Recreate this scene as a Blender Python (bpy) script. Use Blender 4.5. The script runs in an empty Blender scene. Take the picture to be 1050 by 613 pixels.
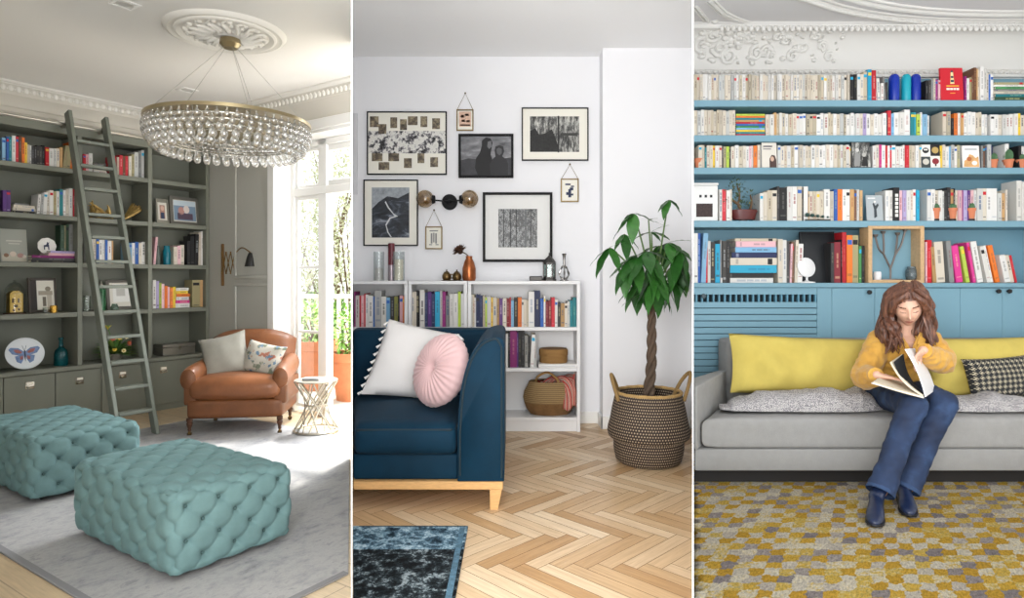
import bpy, bmesh, math, random
from mathutils import Vector as V, Matrix as MX, noise as NZ
random.seed(11)
C = bpy.context.scene.collection
PI = math.pi
def R(d): return math.radians(d)
# ------------------------------------------------------------------ camera, world, lights, exposure
F, CX, CY, HC = 660.0, 525.0, 285.0, 1.4          # focal length / principal point in pixels of 1050x613, eye height
Z2, Z3 = 0.30, 0.15                                # floor levels of the middle and the right room
cam_d = bpy.data.cameras.new('camera'); cam = bpy.data.objects.new('camera', cam_d); C.objects.link(cam)
cam.location = (0, 0, HC); cam.rotation_euler = (PI/2, 0, 0)
cam_d.sensor_fit = 'HORIZONTAL'; cam_d.sensor_width = 36; cam_d.lens = 36*F/1050
cam_d.shift_y = (CY-306.5)/1050; cam_d.clip_start = .05; cam_d.clip_end = 200
sc = bpy.context.scene; sc.camera = cam
sc.view_settings.view_transform = 'Standard'; sc.view_settings.look = 'None'
sc.view_settings.exposure = 0.5; sc.view_settings.gamma = 1; sc.view_settings.use_curve_mapping = False
try:
    sc.cycles.use_denoising = True; sc.cycles.max_bounces = 8; sc.cycles.caustics_reflective = False; sc.cycles.caustics_refractive = False
    sc.cycles.sample_clamp_indirect = 6; sc.cycles.transparent_max_bounces = 16
except Exception: pass
w = bpy.data.worlds.new('daylight'); sc.world = w; w.use_nodes = True
bg = w.node_tree.nodes['Background']; bg.inputs[0].default_value = (.93, .97, 1, 1); bg.inputs[1].default_value = 1.75
def light(name, kind, loc, direction, energy, size=1, size_y=None, color=(1,1,1)):
    d = bpy.data.lights.new(name, kind); d.energy = energy; d.color = color
    if kind == 'AREA':
        d.shape = 'RECTANGLE'; d.size = size; d.size_y = size_y or size
    if kind == 'SUN': d.angle = R(size)
    o = bpy.data.objects.new(name, d); C.objects.link(o); o.location = loc
    o.rotation_euler = V(direction).to_track_quat('-Z', 'Y').to_euler(); return o
A1 = V((439, 660, 0)).normalized()                 # direction along the grey bookcase (to the right and away)
PHI = math.atan2(A1.y, A1.x)
O1 = V((-3.40796, 7.25566, 0))                     # where bookcase front meets the window wall
M1 = MX.Translation(O1) @ MX.Rotation(PHI, 4, 'Z')
I4 = MX.Identity(4)
def m1dir(x, y, z): return (M1.to_3x3() @ V((x, y, z)))
light('sun', 'SUN', (3, 14, 9), m1dir(-.62, -.22, -1), 3.2, 2.5, color=(1, .95, .86))
light('fill_above_terrace', 'AREA', M1 @ V((2.6, -2.2, 5.2)), m1dir(-1, -.12, -.95), 900, 3.2, 3.2, (.96, .98, 1))  # added unseen area lamp above the terrace, pushes soft fill through the glass
light('fill_light_left', 'AREA', (-1.0, -.25, 1.8), (-.55, 1, .2), 85, 1.5, 1.5, (1, .985, .96))  # added unseen fill beside the camera, brightens the left room
light('fill_light_middle', 'AREA', (-.3, -.5, 1.3), (.08, 1, .7), 74, 2.0, 1.6, (1, .99, .975))  # added unseen fill behind the camera, tilted up to lift the ceiling
light('fill_light_right', 'AREA', (.9, -.2, 1.9), (.75, 1, .02), 20, 2.2, 1.6, (1, .985, .96))  # added unseen fill behind the camera for the right room

# ------------------------------------------------------------------ helpers
def lin(h):
    h = h.lstrip('#'); o = []
    for i in (0, 2, 4):
        c = int(h[i:i+2], 16)/255; o.append(c/12.92 if c <= .04045 else ((c+.055)/1.055)**2.4)
    return tuple(o)+(1,)
_mc = {}
def newmat(name):
    m = bpy.data.materials.new(name); m.use_nodes = True
    nt = m.node_tree; return m, nt, nt.nodes['Principled BSDF']
def nd(nt, t, **k):
    n = nt.nodes.new(t)
    for a, b in k.items():
        if a.startswith('i_'):
            key = a[2:]; n.inputs[int(key) if key.isdigit() else key].default_value = b
        else: setattr(n, a, b)
    return n
def ramp(nt, stops, mode='LINEAR'):
    n = nt.nodes.new('ShaderNodeValToRGB'); n.color_ramp.interpolation = mode
    e = n.color_ramp.elements
    while len(e) < len(stops): e.new(.5)
    for x, (p, c) in zip(e, stops): x.position = p; x.color = lin(c) if isinstance(c, str) else c
    return n
def mat(hexc, rough=.6, metal=0., bump=0., bs=60., var=0., vs=6., sheen=0., trans=0., ior=1.45, stretch=None, emit=0, coat=0., spec=None):
    key = (hexc, rough, metal, bump, bs, var, vs, sheen, trans, ior, stretch, emit, coat, spec)
    if key in _mc: return _mc[key]
    m, nt, p = newmat('m_'+hexc); L = nt.links.new
    p.inputs['Base Color'].default_value = lin(hexc); p.inputs['Roughness'].default_value = rough
    p.inputs['Metallic'].default_value = metal; p.inputs['IOR'].default_value = ior
    p.inputs['Transmission Weight'].default_value = trans
    if spec is not None: p.inputs['Specular IOR Level'].default_value = spec
    if coat: p.inputs['Coat Weight'].default_value = coat; p.inputs['Coat Roughness'].default_value = .15
    if sheen:
        p.inputs['Sheen Weight'].default_value = sheen; p.inputs['Sheen Roughness'].default_value = .4
        p.inputs['Sheen Tint'].default_value = tuple(min(1, c*1.5+.15) for c in lin(hexc)[:3])+(1,)
    if emit:
        p.inputs['Emission Color'].default_value = lin(hexc); p.inputs['Emission Strength'].default_value = emit
    if var or bump:
        tc = nd(nt, 'ShaderNodeTexCoord'); mp = nd(nt, 'ShaderNodeMapping')
        if stretch: mp.inputs['Scale'].default_value = stretch
        L(tc.outputs['Object'], mp.inputs['Vector'])
    if var:
        n = nd(nt, 'ShaderNodeTexNoise', i_Scale=vs, i_Detail=5.0, i_Roughness=.6); L(mp.outputs[0], n.inputs['Vector'])
        c = lin(hexc)[:3]
        r = ramp(nt, [(.3, tuple(max(0, x*(1-var)) for x in c)+(1,)), (.7, tuple(min(1, x*(1+var)) for x in c)+(1,))])
        L(n.outputs['Fac'], r.inputs[0]); L(r.outputs[0], p.inputs['Base Color'])
    if bump:
        n2 = nd(nt, 'ShaderNodeTexNoise', i_Scale=bs, i_Detail=4.0); L(mp.outputs[0], n2.inputs['Vector'])
        b = nd(nt, 'ShaderNodeBump', i_Strength=bump, i_Distance=.01); L(n2.outputs['Fac'], b.inputs['Height']); L(b.outputs[0], p.inputs['Normal'])
    _mc[key] = m; return m

def thin_glass(name, tint, refl=.06, rough=.01):
    m = bpy.data.materials.new(name); m.use_nodes = True; nt = m.node_tree; nt.nodes.remove(nt.nodes['Principled BSDF']); L = nt.links.new
    a = nd(nt, 'ShaderNodeBsdfTransparent'); a.inputs[0].default_value = lin(tint); b = nd(nt, 'ShaderNodeBsdfGlossy'); b.inputs['Roughness'].default_value = rough
    f = nd(nt, 'ShaderNodeLayerWeight', i_Blend=.35); k = nd(nt, 'ShaderNodeMath', operation='MULTIPLY_ADD', i_1=.3, i_2=refl); k.use_clamp = True; L(f.outputs['Facing'], k.inputs[0])
    x = nd(nt, 'ShaderNodeMixShader'); L(k.outputs[0], x.inputs[0]); L(a.outputs[0], x.inputs[1]); L(b.outputs[0], x.inputs[2]); L(x.outputs[0], nt.nodes['Material Output'].inputs[0]); return m
class MB:
    """collects shapes; build() links them as ONE mesh object"""
    def __init__(s): s.bm = bmesh.new(); s.ms = []
    def mi(s, m):
        if m not in s.ms: s.ms.append(m)
        return s.ms.index(m)
    def add(s, vs, fs, m, tf=None):
        i = s.mi(m); bv = [s.bm.verts.new(tf @ V(v) if tf else V(v)) for v in vs]; out = []
        for f in fs:
            try:
                q = s.bm.faces.new([bv[k] for k in f]); q.material_index = i; out.append(q)
            except ValueError: pass
        return bv, out
    def box(s, x0, y0, z0, x1, y1, z1, m, bev=0, seg=1, tf=None):
        vs = [(x, y, z) for z in (z0, z1) for y in (y0, y1) for x in (x0, x1)]
        fs = [(0,2,3,1), (4,5,7,6), (0,1,5,4), (2,6,7,3), (0,4,6,2), (1,3,7,5)]
        bv, ff = s.add(vs, fs, m, tf)
        if bev: s._bev(ff, bev, seg)
        return s
    def _bev(s, ff, bev, seg):
        es = list({e for f in ff for e in f.edges})
        bmesh.ops.bevel(s.bm, geom=es, offset=bev, segments=seg, profile=.5, affect='EDGES', clamp_overlap=True)
    def prism(s, poly, z0, z1, m, bev=0, seg=1, tf=None):
        n = len(poly); a = sum(poly[i][0]*poly[(i+1) % n][1]-poly[(i+1) % n][0]*poly[i][1] for i in range(n))
        if a < 0: poly = poly[::-1]
        vs = [(x, y, z0) for x, y in poly]+[(x, y, z1) for x, y in poly]
        fs = [tuple(range(n))[::-1], tuple(range(n, 2*n))]+[(i, (i+1) % n, n+(i+1) % n, n+i) for i in range(n)]
        bv, ff = s.add(vs, fs, m, tf)
        if bev: s._bev(ff, bev, seg)
        return s
    def tube(s, pts, r, m, seg=8, closed=False, flat=1., up=None, tf=None, cap=True):
        pts = [V(p) for p in pts]; n = len(pts)
        rr = r if isinstance(r, (list, tuple)) else [r]*n
        vs, fs = [], []; prev = None
        for i in range(n):
            a = pts[(i-1) % n] if (closed or i > 0) else pts[i]; b = pts[(i+1) % n] if (closed or i < n-1) else pts[i]
            t = (b-a).normalized() if (b-a).length > 1e-9 else V((0, 0, 1))
            if prev is None:
                u = V(up) if up else (V((0, 0, 1)) if abs(t.z) < .9 else V((1, 0, 0)))
                u = (u-t*u.dot(t)).normalized()
            else:
                u = prev-t*prev.dot(t); u = u.normalized() if u.length > 1e-6 else prev
            prev = u; v = t.cross(u)
            for k in range(seg):
                an = 2*PI*k/seg; vs.append(pts[i]+u*math.cos(an)*rr[i]+v*math.sin(an)*rr[i]*flat)
        for i in range(n if closed else n-1):
            j = (i+1) % n
            for k in range(seg):
                l = (k+1) % seg; fs.append((i*seg+k, i*seg+l, j*seg+l, j*seg+k))
        if not closed and cap: fs.append(tuple(range(seg))[::-1]); fs.append(tuple(range((n-1)*seg, n*seg)))
        s.add(vs, fs, m, tf); return s
    def lathe(s, prof, m, seg=24, c=(0, 0, 0), tf=None, sx=1, sy=1, fr=None):
        vs, fs = [], []
        for i, (r, z) in enumerate(prof):
            for k in range(seg):
                a = 2*PI*k/seg; q = r*(fr(a, i) if fr else 1)
                vs.append((c[0]+q*sx*math.cos(a), c[1]+q*sy*math.sin(a), c[2]+z))
        for i in range(len(prof)-1):
            for k in range(seg):
                l = (k+1) % seg; fs.append((i*seg+k, i*seg+l, (i+1)*seg+l, (i+1)*seg+k))
        if prof[0][0] > 1e-6: fs.append(tuple(range(seg))[::-1])
        if prof[-1][0] > 1e-6: fs.append(tuple(range((len(prof)-1)*seg, len(prof)*seg)))
        bv, ff = s.add(vs, fs, m, tf)
        bmesh.ops.remove_doubles(s.bm, verts=bv, dist=1e-6); return s
    def ell(s, c, rad, m, seg=16, tf=None):
        rad = (rad,)*3 if not isinstance(rad, tuple) else rad; n = max(6, seg//2)
        prof = [(math.sin(PI*i/n), -math.cos(PI*i/n)) for i in range(n+1)]; prof[0] = (0, -1); prof[-1] = (0, 1)
        t = MX.Translation(V(c)) @ MX.Diagonal((*rad, 1)); t = tf @ t if tf else t
        return s.lathe(prof, m, seg, tf=t)
    def grid(s, fn, nu, nv, m, cu=False, cv=False, tf=None):
        vs = [fn(i/nu if not cu else i/nu, j/nv) for i in range(nu if cu else nu+1) for j in range(nv if cv else nv+1)]
        W = nv if cv else nv+1; H = nu if cu else nu+1; fs = []
        for i in range(nu):
            for j in range(nv):
                a, b = (i+1) % H, (j+1) % W; fs.append((i*W+j, a*W+j, a*W+b, i*W+b))
        bv, ff = s.add(vs, fs, m, tf); return bv
    def rbox(s, c, size, r, m, n=8, puff=(0, 0, 0), tf=None, fn=None):
        """rounded box with optional puffed faces"""
        h = V(size)/2; core = V((max(h.x-r, 0), max(h.y-r, 0), max(h.z-r, 0))); vs, fs = [], []
        cc = V(c)
        for ax in range(3):
            for sg in (-1, 1):
                b = len(vs)
                for i in range(n+1):
                    for j in range(n+1):
                        def warp(t, H):
                            e = min(.45, r/H if H else .4); t = t*2-1
                            return math.copysign(H*(1-(1-abs(t))**1.5), t) if False else math.copysign(H*math.sin(abs(t)*PI/2)**.8, t)
                        o = [0, 0, 0]; o[ax] = sg*h[ax]; o[(ax+1) % 3] = warp(i/n, h[(ax+1) % 3]); o[(ax+2) % 3] = warp(j/n, h[(ax+2) % 3])
                        p = V(o); k = V([max(-core[q], min(core[q], p[q])) for q in range(3)])
                        d = p-k
                        p2 = k+d.normalized()*r if d.length > 1e-9 else p
                        nx, ny, nz = p2.x/h.x, p2.y/h.y, p2.z/h.z
                        p2 = V((p2.x+puff[0]*nx*max(0, (1-ny*ny))*max(0, (1-nz*nz)), p2.y+puff[1]*ny*max(0, (1-nx*nx))*max(0, (1-nz*nz)), p2.z+puff[2]*nz*max(0, (1-nx*nx))*max(0, (1-ny*ny))))
                        if fn: p2 = fn(p2)
                        vs.append(cc+p2)
                for i in range(n):
                    for j in range(n):
                        q = [b+i*(n+1)+j, b+(i+1)*(n+1)+j, b+(i+1)*(n+1)+j+1, b+i*(n+1)+j+1]
                        fs.append(q if sg > 0 else q[::-1])
        bv, ff = s.add(vs, fs, m, tf)
        bmesh.ops.remove_doubles(s.bm, verts=bv, dist=1e-5); return s
    def build(s, name, parent=None, frame=None, local=False, sharp=38, recalc=True):
        """parent: coordinates are the parent's own.  frame: coordinates in that frame, origin moved to the base."""
        bm = s.bm
        if recalc: bmesh.ops.recalc_face_normals(bm, faces=bm.faces)
        me = bpy.data.meshes.new(name); o = bpy.data.objects.new(name, me)
        if parent is None and not local:
            xs = [v.co for v in bm.verts]
            b = V(((min(v.x for v in xs)+max(v.x for v in xs))/2, (min(v.y for v in xs)+max(v.y for v in xs))/2, min(v.z for v in xs)))
            bm.transform(MX.Translation(-b)); o.matrix_world = (frame or I4) @ MX.Translation(b)
        elif parent is None: o.matrix_world = frame or I4
        bm.to_mesh(me); bm.free()
        for m in s.ms: me.materials.append(m)
        me.polygons.foreach_set('use_smooth', [True]*len(me.polygons))
        me.set_sharp_from_angle(angle=R(sharp)); me.update()
        C.objects.link(o)
        if parent: o.parent = parent
        return o
def tag(o, label=None, cat=None, group=None, kind=None):
    if label: o['label'] = label
    if cat: o['category'] = cat
    if group: o['group'] = group
    if kind: o['kind'] = kind
    return o
def struct(o): o['kind'] = 'structure'; return o
def thing(name, label, cat, loc=(0, 0, 0), rz=0, frame=None, group=None, rot=None):
    o = bpy.data.objects.new(name, None); C.objects.link(o); o.empty_display_size = .1
    m = (frame or I4) @ MX.Translation(V(loc)) @ MX.Rotation(rz, 4, 'Z')
    if rot: m = m @ rot
    o.matrix_world = m
    return tag(o, label, cat, group)
def put(src, name, parent):                        # another object sharing a mesh
    o = bpy.data.objects.new(name, src.data); C.objects.link(o); o.parent = parent; return o
def ordn(n):
    return {1: 'first', 2: 'second', 3: 'third', 4: 'fourth', 5: 'fifth', 6: 'sixth', 7: 'seventh', 8: 'eighth', 9: 'ninth', 10: 'tenth'}.get(n) or \
        str(n)+('th' if 10 < n % 100 < 14 else {1: 'st', 2: 'nd', 3: 'rd'}.get(n % 10, 'th'))
def ray(px, py): return V(((px-CX)/F, 1, (CY-py)/F))
def on(fr, ax, val, px, py):                       # where the sight line through a photo point meets a plane of a frame
    inv = fr.inverted(); o = inv @ V((0, 0, HC)); d = inv.to_3x3() @ ray(px, py); t = (val-o[ax])/d[ax]; return o+d*t
def P(px, py, Y): return V((0, 0, HC))+ray(px, py)*Y
def G(px, py, z=0): return on(I4, 2, z, px, py)
def bez(p0, p1, p2, n=10):
    p0, p1, p2 = V(p0), V(p1), V(p2); return [p0*(1-t)**2+p1*2*t*(1-t)+p2*t*t for t in [i/n for i in range(n+1)]]
def spline(pts, n=6):
    pts = [V(p) for p in pts]; out = []
    for i in range(len(pts)-1):
        a, b, c, d = pts[max(i-1, 0)], pts[i], pts[i+1], pts[min(i+2, len(pts)-1)]
        for k in range(n):
            t = k/n; out.append(.5*((2*b)+(c-a)*t+(2*a-5*b+4*c-d)*t*t+(3*b-a-3*c+d)*t**3))
    out.append(pts[-1]); return out
def pillow_mb(mb, w, h, t, m, n=14, pinch=.07, wr=.0, tf=None, seed=0):
    """a soft pointed-corner cushion standing in x-z, thickness along y"""
    for sg in (-1, 1):
        def fn(u, v):
            a, b = u*2-1, v*2-1
            x = a*w/2*(1-pinch*(1-b*b)); z = b*h/2*(1-pinch*(1-a*a))
            e = max(0, (1-a*a))*max(0, (1-b*b)); y = sg*t/2*e**.42
            if wr: y += sg*wr*NZ.noise(V((x*7+seed, z*7, seed+sg)))*min(1, e*3)
            return (x, y, z)
        bv = mb.grid(fn, n, n, m, tf=tf)
    bmesh.ops.remove_doubles(mb.bm, verts=mb.bm.verts, dist=1e-5)
# ------------------------------------------------------------------ books
PAL = {'cr': ('d3c9b9', 'cream'), 'ec': ('c4b8a2', 'ecru'), 'wh': ('e0deda', 'white'), 'gy': ('8e8f8e', 'grey'), 'lg': ('c3c4c1', 'pale grey'),
 'bk': ('1d1c1e', 'black'), 'nv': ('222c55', 'navy'), 'bl': ('2f63b5', 'blue'), 'lb': ('7fb2d6', 'light blue'), 'cy': ('25a6cf', 'cyan'),
 'te': ('1c7c86', 'teal'), 'gn': ('3f8a4d', 'green'), 'dg': ('2d4a35', 'dark green'), 'ol': ('80803a', 'olive'), 'li': ('b6cf4e', 'lime'),
 'ye': ('e9c63d', 'yellow'), 'or': ('e8792b', 'orange'), 'rd': ('c6202d', 'red'), 'dr': ('7c1d28', 'dark red'), 'pk': ('d93a8f', 'pink'),
 'lp': ('e4b5bd', 'pale pink'), 'pu': ('5b357c', 'purple'), 'mg': ('8a1f6e', 'magenta'), 'br': ('6b4630', 'brown'), 'ta': ('c49a66', 'tan'),
 'kh': ('a39a72', 'khaki'), 'dk': ('3a3838', 'charcoal'), 'la': ('a79ac4', 'lavender'), 'go': ('b98f3e', 'gold')}
PAGES = mat('e9e1cf', .9)
def mix(a, b, t):
    a = [int(a[i:i+2], 16) for i in (0, 2, 4)]; b = [int(b[i:i+2], 16) for i in (0, 2, 4)]
    return ''.join('%02x' % max(0, min(255, round(x+(y-x)*t))) for x, y in zip(a, b))
def book_mb(w, h, d, code, rnd, hexc=None):
    """a bound book: spine at y=0 facing -y, left cover, right cover, pages set in; base at z=0, x from 0 to w"""
    hx = hexc or PAL[code][0]; q = rnd.choice((0, .05, .1)); base = mix(hx, rnd.choice(('ffffff', '000000', '8a7a60')), q)
    m = mat(base, .55); mb = MB(); t = min(.003, w*.14)
    mb.box(0, 0, 0, t, d, h, m); mb.box(w-t, 0, 0, w, d, h, m)
    mb.box(t*.5, -.0012, 0, w-t*.5, t, h, m, min(.0016, w*.2), 1)
    mb.box(t, t, .003, w-t, d-.004, h-.003, PAGES)
    lum = sum(int(base[i:i+2], 16)*k for i, k in ((0, .3), (2, .59), (4, .11)))
    ink = rnd.choice(('2b2b30', '4a3d36', '7c2a2a', '28406b', '333333')) if lum > 120 else rnd.choice(('efe9da', 'e9d9a0', 'd8dce0'))
    im = mat(mix(base, ink, rnd.choice((.22, .3, .5))), .5)
    ww = w*rnd.uniform(.22, .42); z = h*rnd.uniform(.3, .5); e = h*rnd.uniform(.72, .9)
    k = rnd.random()
    y0 = -.0019
    if k < .75:                                     # title set along the spine, in word-long runs
        while z < e:
            l = min(h*rnd.uniform(.06, .2), e-z)
            mb.box(w/2-ww/2, y0, z, w/2+ww/2, -.0012, z+l, im); z += l+h*.025
    if k > .45:
        zz = h*rnd.uniform(.06, .16); mb.box(w*.16, y0, zz, w*.84, -.0012, zz+h*rnd.uniform(.015, .06), im)
    if k > .8:
        c2 = mat(rnd.choice(('c6202d', '2f63b5', 'e9c63d', '1d1c1e', '25a6cf')), .5)
        mb.box(w*.1, y0, h*.8, w*.9, -.0012, h*.9, c2)
    return mb
def row(fr, yv, z, px0, spec, top, where, group, depth=.14, seed=1, name='book', kind='book'):
    """books standing side by side; spec = 'code width[@top][/lean] ...' in photo pixels, '_n' leaves a gap"""
    rnd = random.Random(seed); cur = px0; n = 0
    for tok in spec.split():
        if tok[0] == '_': cur += float(tok[1:]); continue
        code = tok[:2]; s = tok[2:]; lean = 0; tp = None; dd = depth
        if '/' in s: s, l = s.split('/'); lean = float(l)
        if '@' in s: s, l = s.split('@'); tp = float(l)
        wpx = float(s); n += 1
        if tp is None: tp = top+rnd.uniform(-.8, 1.2)
        a = on(fr, 1, yv, cur, 300); b = on(fr, 1, yv, cur+wpx, 300); hh = on(fr, 1, yv, cur+wpx/2, tp).z-z
        w = (b.x-a.x)-.0008; hgt = hh/max(.7, math.cos(R(lean)))
        mb = book_mb(max(w, .004), hgt, depth*rnd.uniform(.86, 1.0), code, rnd)
        if lean:
            w2 = max(w, .004)
            rot = MX.Rotation(R(lean), 4, 'Y'); pv = V((w2, 0, 0)) if lean > 0 else V((0, 0, 0))
            mb.bm.transform(MX.Translation(pv) @ rot @ MX.Translation(-pv))
        x = a.x
        off = rnd.uniform(0, .012)
        mb.bm.transform(MX.Translation(V((x, yv+off, z+.0003))))
        o = mb.build(name, frame=fr)
        size = 'thin' if wpx < 2.6 else ('thick' if wpx > 5.4 else 'slim' if wpx < 3.6 else 'standard')
        st = 'leaning ' if abs(lean) > 3 else ''
        tag(o, f'{size} {st}{PAL[code][1]} {kind}, {ordn(n)} from left {where}', 'book', group)
        cur += wpx
    return cur
def pile(fr, yv, z, items, where, group, depth=.2, seed=1, name='book'):
    """books lying flat, from the bottom up: (code, px0, px1, thickness px at that depth)"""
    rnd = random.Random(seed); n = 0
    for code, p0, p1, th in items:
        n += 1; a = on(fr, 1, yv, p0, 300); b = on(fr, 1, yv, p1, 300); k = abs(b.x-a.x)/(p1-p0); t = th*k-.0006
        mb = book_mb(t, b.x-a.x, depth, code, rnd)
        mb.bm.transform(MX.Translation(V((a.x, yv+rnd.uniform(0, .01), z+t))) @ MX.Rotation(PI/2, 4, 'Y'))
        o = mb.build(name, frame=fr); z += th*k
        pos = 'topmost' if n == len(items) else ordn(n)+' from bottom'
        tag(o, f'{PAL[code][1]} {name} lying flat, {pos} {where}', name, group)
    return z
# ================================================================== LEFT ROOM: shell
CEIL1 = 3.225
PART_L = lambda y: ((360.2-CX)/F*y, (361.1-CX)/F*y)      # thin partition between left and middle room
PART_R = lambda y: ((710.1-CX)/F*y, (711.0-CX)/F*y)
xl = lambda y: PART_L(y)[1]+.002
xr = lambda y: PART_R(y)[0]-.002
white_wall = mat('eeeeee', .85, bump=.05, bs=200)
def partition(name, fn, y0, y1, h):
    mb = MB(); a, b = fn(y0); c, d = fn(y1)
    mb.prism([(a, y0), (b, y0), (d, y1), (c, y1)], 0, h, white_wall); return struct(mb.build(name))
partition('wall_middle_left', PART_L, 1.7, 4.98, 3.6)
partition('wall_middle_right', PART_R, 1.7, 5.3, 3.6)
# floor: pale oak boards running along the grey bookcase
def board_floor(name, fr, x0, x1, y0, y1, z, bw, m, clip=None):
    mb = MB(); mb.box(x0, y0, z-.05, x1, y1, z, m); return struct(mb.build(name, frame=fr))
def oak_mat(name, c1, c2, c3, scale, rot):
    m, nt, p = newmat(name); L = nt.links.new
    tc = nd(nt, 'ShaderNodeTexCoord'); mp = nd(nt, 'ShaderNodeMapping'); mp.inputs['Rotation'].default_value = (0, 0, rot)
    L(tc.outputs['Object'], mp.inputs['Vector'])
    br = nd(nt, 'ShaderNodeTexBrick', i_Scale=1.0); br.inputs['Color1'].default_value = lin(c1); br.inputs['Color2'].default_value = lin(c2)
    br.inputs['Mortar'].default_value = lin(c3); br.inputs['Mortar Size'].default_value = .003
    br.inputs['Brick Width'].default_value = 1.7; br.inputs['Row Height'].default_value = .17
    L(mp.outputs[0], br.inputs['Vector'])
    m2 = nd(nt, 'ShaderNodeMapping'); m2.inputs['Scale'].default_value = (2, 30, 1); L(mp.outputs[0], m2.inputs['Vector'])
    n = nd(nt, 'ShaderNodeTexNoise', i_Scale=3.0, i_Detail=6.0); L(m2.outputs[0], n.inputs['Vector'])
    r = ramp(nt, [(.3, (.78, .78, .78, 1)), (.7, (1.1, 1.1, 1.1, 1))]); L(n.outputs['Fac'], r.inputs[0])
    mx = nd(nt, 'ShaderNodeMix', data_type='RGBA', blend_type='MULTIPLY'); mx.inputs[0].default_value = .7
    L(br.outputs['Color'], mx.inputs[6]); L(r.outputs[0], mx.inputs[7]); L(mx.outputs[2], p.inputs['Base Color'])
    p.inputs['Roughness'].default_value = .45; return m
mb = MB(); oak1 = oak_mat('m_pale_oak', 'd8c3a4', 'cfb896', 'a8927a', 1, R(90))
pl = [M1.inverted() @ V((PART_L(y)[0]-.003, y, 0)) for y in (1.8, 4.97)]
mb.prism([(-4.6, .38), (-4.6, -5.6), (pl[0].x-.8, -6.2), (pl[0].x, pl[0].y), (0.33, -3.0), (.33, .38)], -.05, 0, oak1)
struct(mb.build('floor_left', frame=M1))
mb = MB(); ceil_m = mat('eceae6', .9)
mb.prism([(-5.2, .5), (-5.2, -6.4), (pl[0].x, -6.4), (pl[0].x, pl[0].y), (0.34, -3.0), (.34, .5)], CEIL1, CEIL1+.1, ceil_m)
struct(mb.build('ceiling_left', frame=M1))
grey_wall = mat('b9b8b0', .7)
white_paint = mat('f0efec', .45)
mb = MB(); mb.box(-4.6, .385, 0, .02, .5, CEIL1, grey_wall); struct(mb.build('wall_left', frame=M1))
mb = MB(); mb.box(-4.05, -5.3, 0, -3.9, .384, CEIL1, mat('ececea', .8)); struct(mb.build('wall_left_unseen', frame=M1))  # unseen wall, added to keep ambient sky light off the left room
# window wall (x=0): grey part, deep white reveal, head above the opening
YJ = on(M1, 0, 0, 280, 300).y                                   # where the white reveal begins
XG = on(M1, 1, YJ, 300, 300).x                                  # depth of the window plane
HEAD = on(M1, 0, 0, 300, 138).z
YE = -3.0
mb = MB(); mb.box(0, YJ, 0, XG+.1, .5, CEIL1, grey_wall); mb.box(0, YE, HEAD, XG+.1, YJ, CEIL1, grey_wall)
struct(mb.build('wall_right', frame=M1))
# white lining of the reveal
mb = MB(); mb.box(-.012, YJ-.03, 0, XG-.01, YJ-.001, HEAD, white_paint); mb.box(-.012, YE, HEAD-.03, XG-.01, YJ-.03, HEAD-.001, white_paint)
mb.box(-.02, YJ-.03, 0, -.001, YJ+.07, HEAD+.08, white_paint, .005); mb.box(-.03, YE, HEAD, -.001, YJ+.09, HEAD+.1, white_paint, .008)
struct(mb.build('trim_1', frame=M1))
# panel mouldings on the grey part of the window wall
def panel(mb, y0, y1, z0, z1, m):
    t = .035
    for a in ((y0, z0, y1, z0+t), (y0, z1-t, y1, z1), (y0, z0+t, y0+t, z1-t), (y1-t, z0+t, y1, z1-t)):
        mb.box(-.018, a[0], a[1], -.0005, a[2], a[3], m, .006)
ya, yb = on(M1, 0, 0, 241, 300).y, on(M1, 0, 0, 277, 300).y
zb = on(M1, 0, 0, 260, 288).z
mb = MB(); panel(mb, yb, ya, zb+.02, 2.72, grey_wall); panel(mb, yb, ya, .25, zb-.02, grey_wall)
struct(mb.build('trim_2', frame=M1))
mb = MB(); mb.box(-.02, YJ+.075, 0, -.0005, -.02, .16, grey_wall, .006); struct(mb.build('baseboard_right', frame=M1))
# cornices
def sweep(mb, prof, axis, a, b, m, mitre=0):
    n = len(prof); vs = []
    for q, s in ((a, 0), (b, 0)):
        for (u, z) in prof: vs.append((q, u, z) if axis == 'x' else (u, q, z))
    fs = [(i, i+1, n+i+1, n+i) for i in range(n-1)]+[tuple(range(n)), tuple(range(n, 2*n))]
    mb.add(vs, fs, m)
plaster = mat('e9e6df', .85); frieze = mat('d5d0c5', .85)
mb = MB()
p1 = [(.385, CEIL1), (.27, CEIL1), (.27, CEIL1-.02), (.245, CEIL1-.035), (.245, CEIL1-.05)]
sweep(mb, p1+[(.385, CEIL1-.05)], 'x', -4.5, -.02, plaster)
sweep(mb, [(.385, CEIL1-.05), (.232, CEIL1-.05), (.205, CEIL1-.13), (.385, CEIL1-.13)], 'x', -4.5, -.02, mat('d9d5cb', .85))
for i in range(46):                                              # leaf ornament running along
    x = -2.75+i*.06
    mb.ell((x, .217, CEIL1-.09), (.022, .014, .03), plaster, 8); mb.ell((x+.03, .222, CEIL1-.1), (.008, .01, .018), plaster, 6)
sweep(mb, [(.385, CEIL1-.13), (.19, CEIL1-.13), (.19, CEIL1-.15), (.15, CEIL1-.2), (.13, CEIL1-.26), (.13, CEIL1-.275), (.1, CEIL1-.29), (.085, CEIL1-.33), (.05, CEIL1-.35), (.05, CEIL1-.365), (.02, CEIL1-.375), (.02, CEIL1-.395), (.385, CEIL1-.395)], 'x', -4.5, -.02, frieze)
struct(mb.build('trim_3', frame=M1))
mb = MB()
sweep(mb, [(0, CEIL1), (-.125, CEIL1), (-.125, CEIL1-.02), (-.1, CEIL1-.04), (0, CEIL1-.04)], 'y', YE-.0, .2, plaster)
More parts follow.
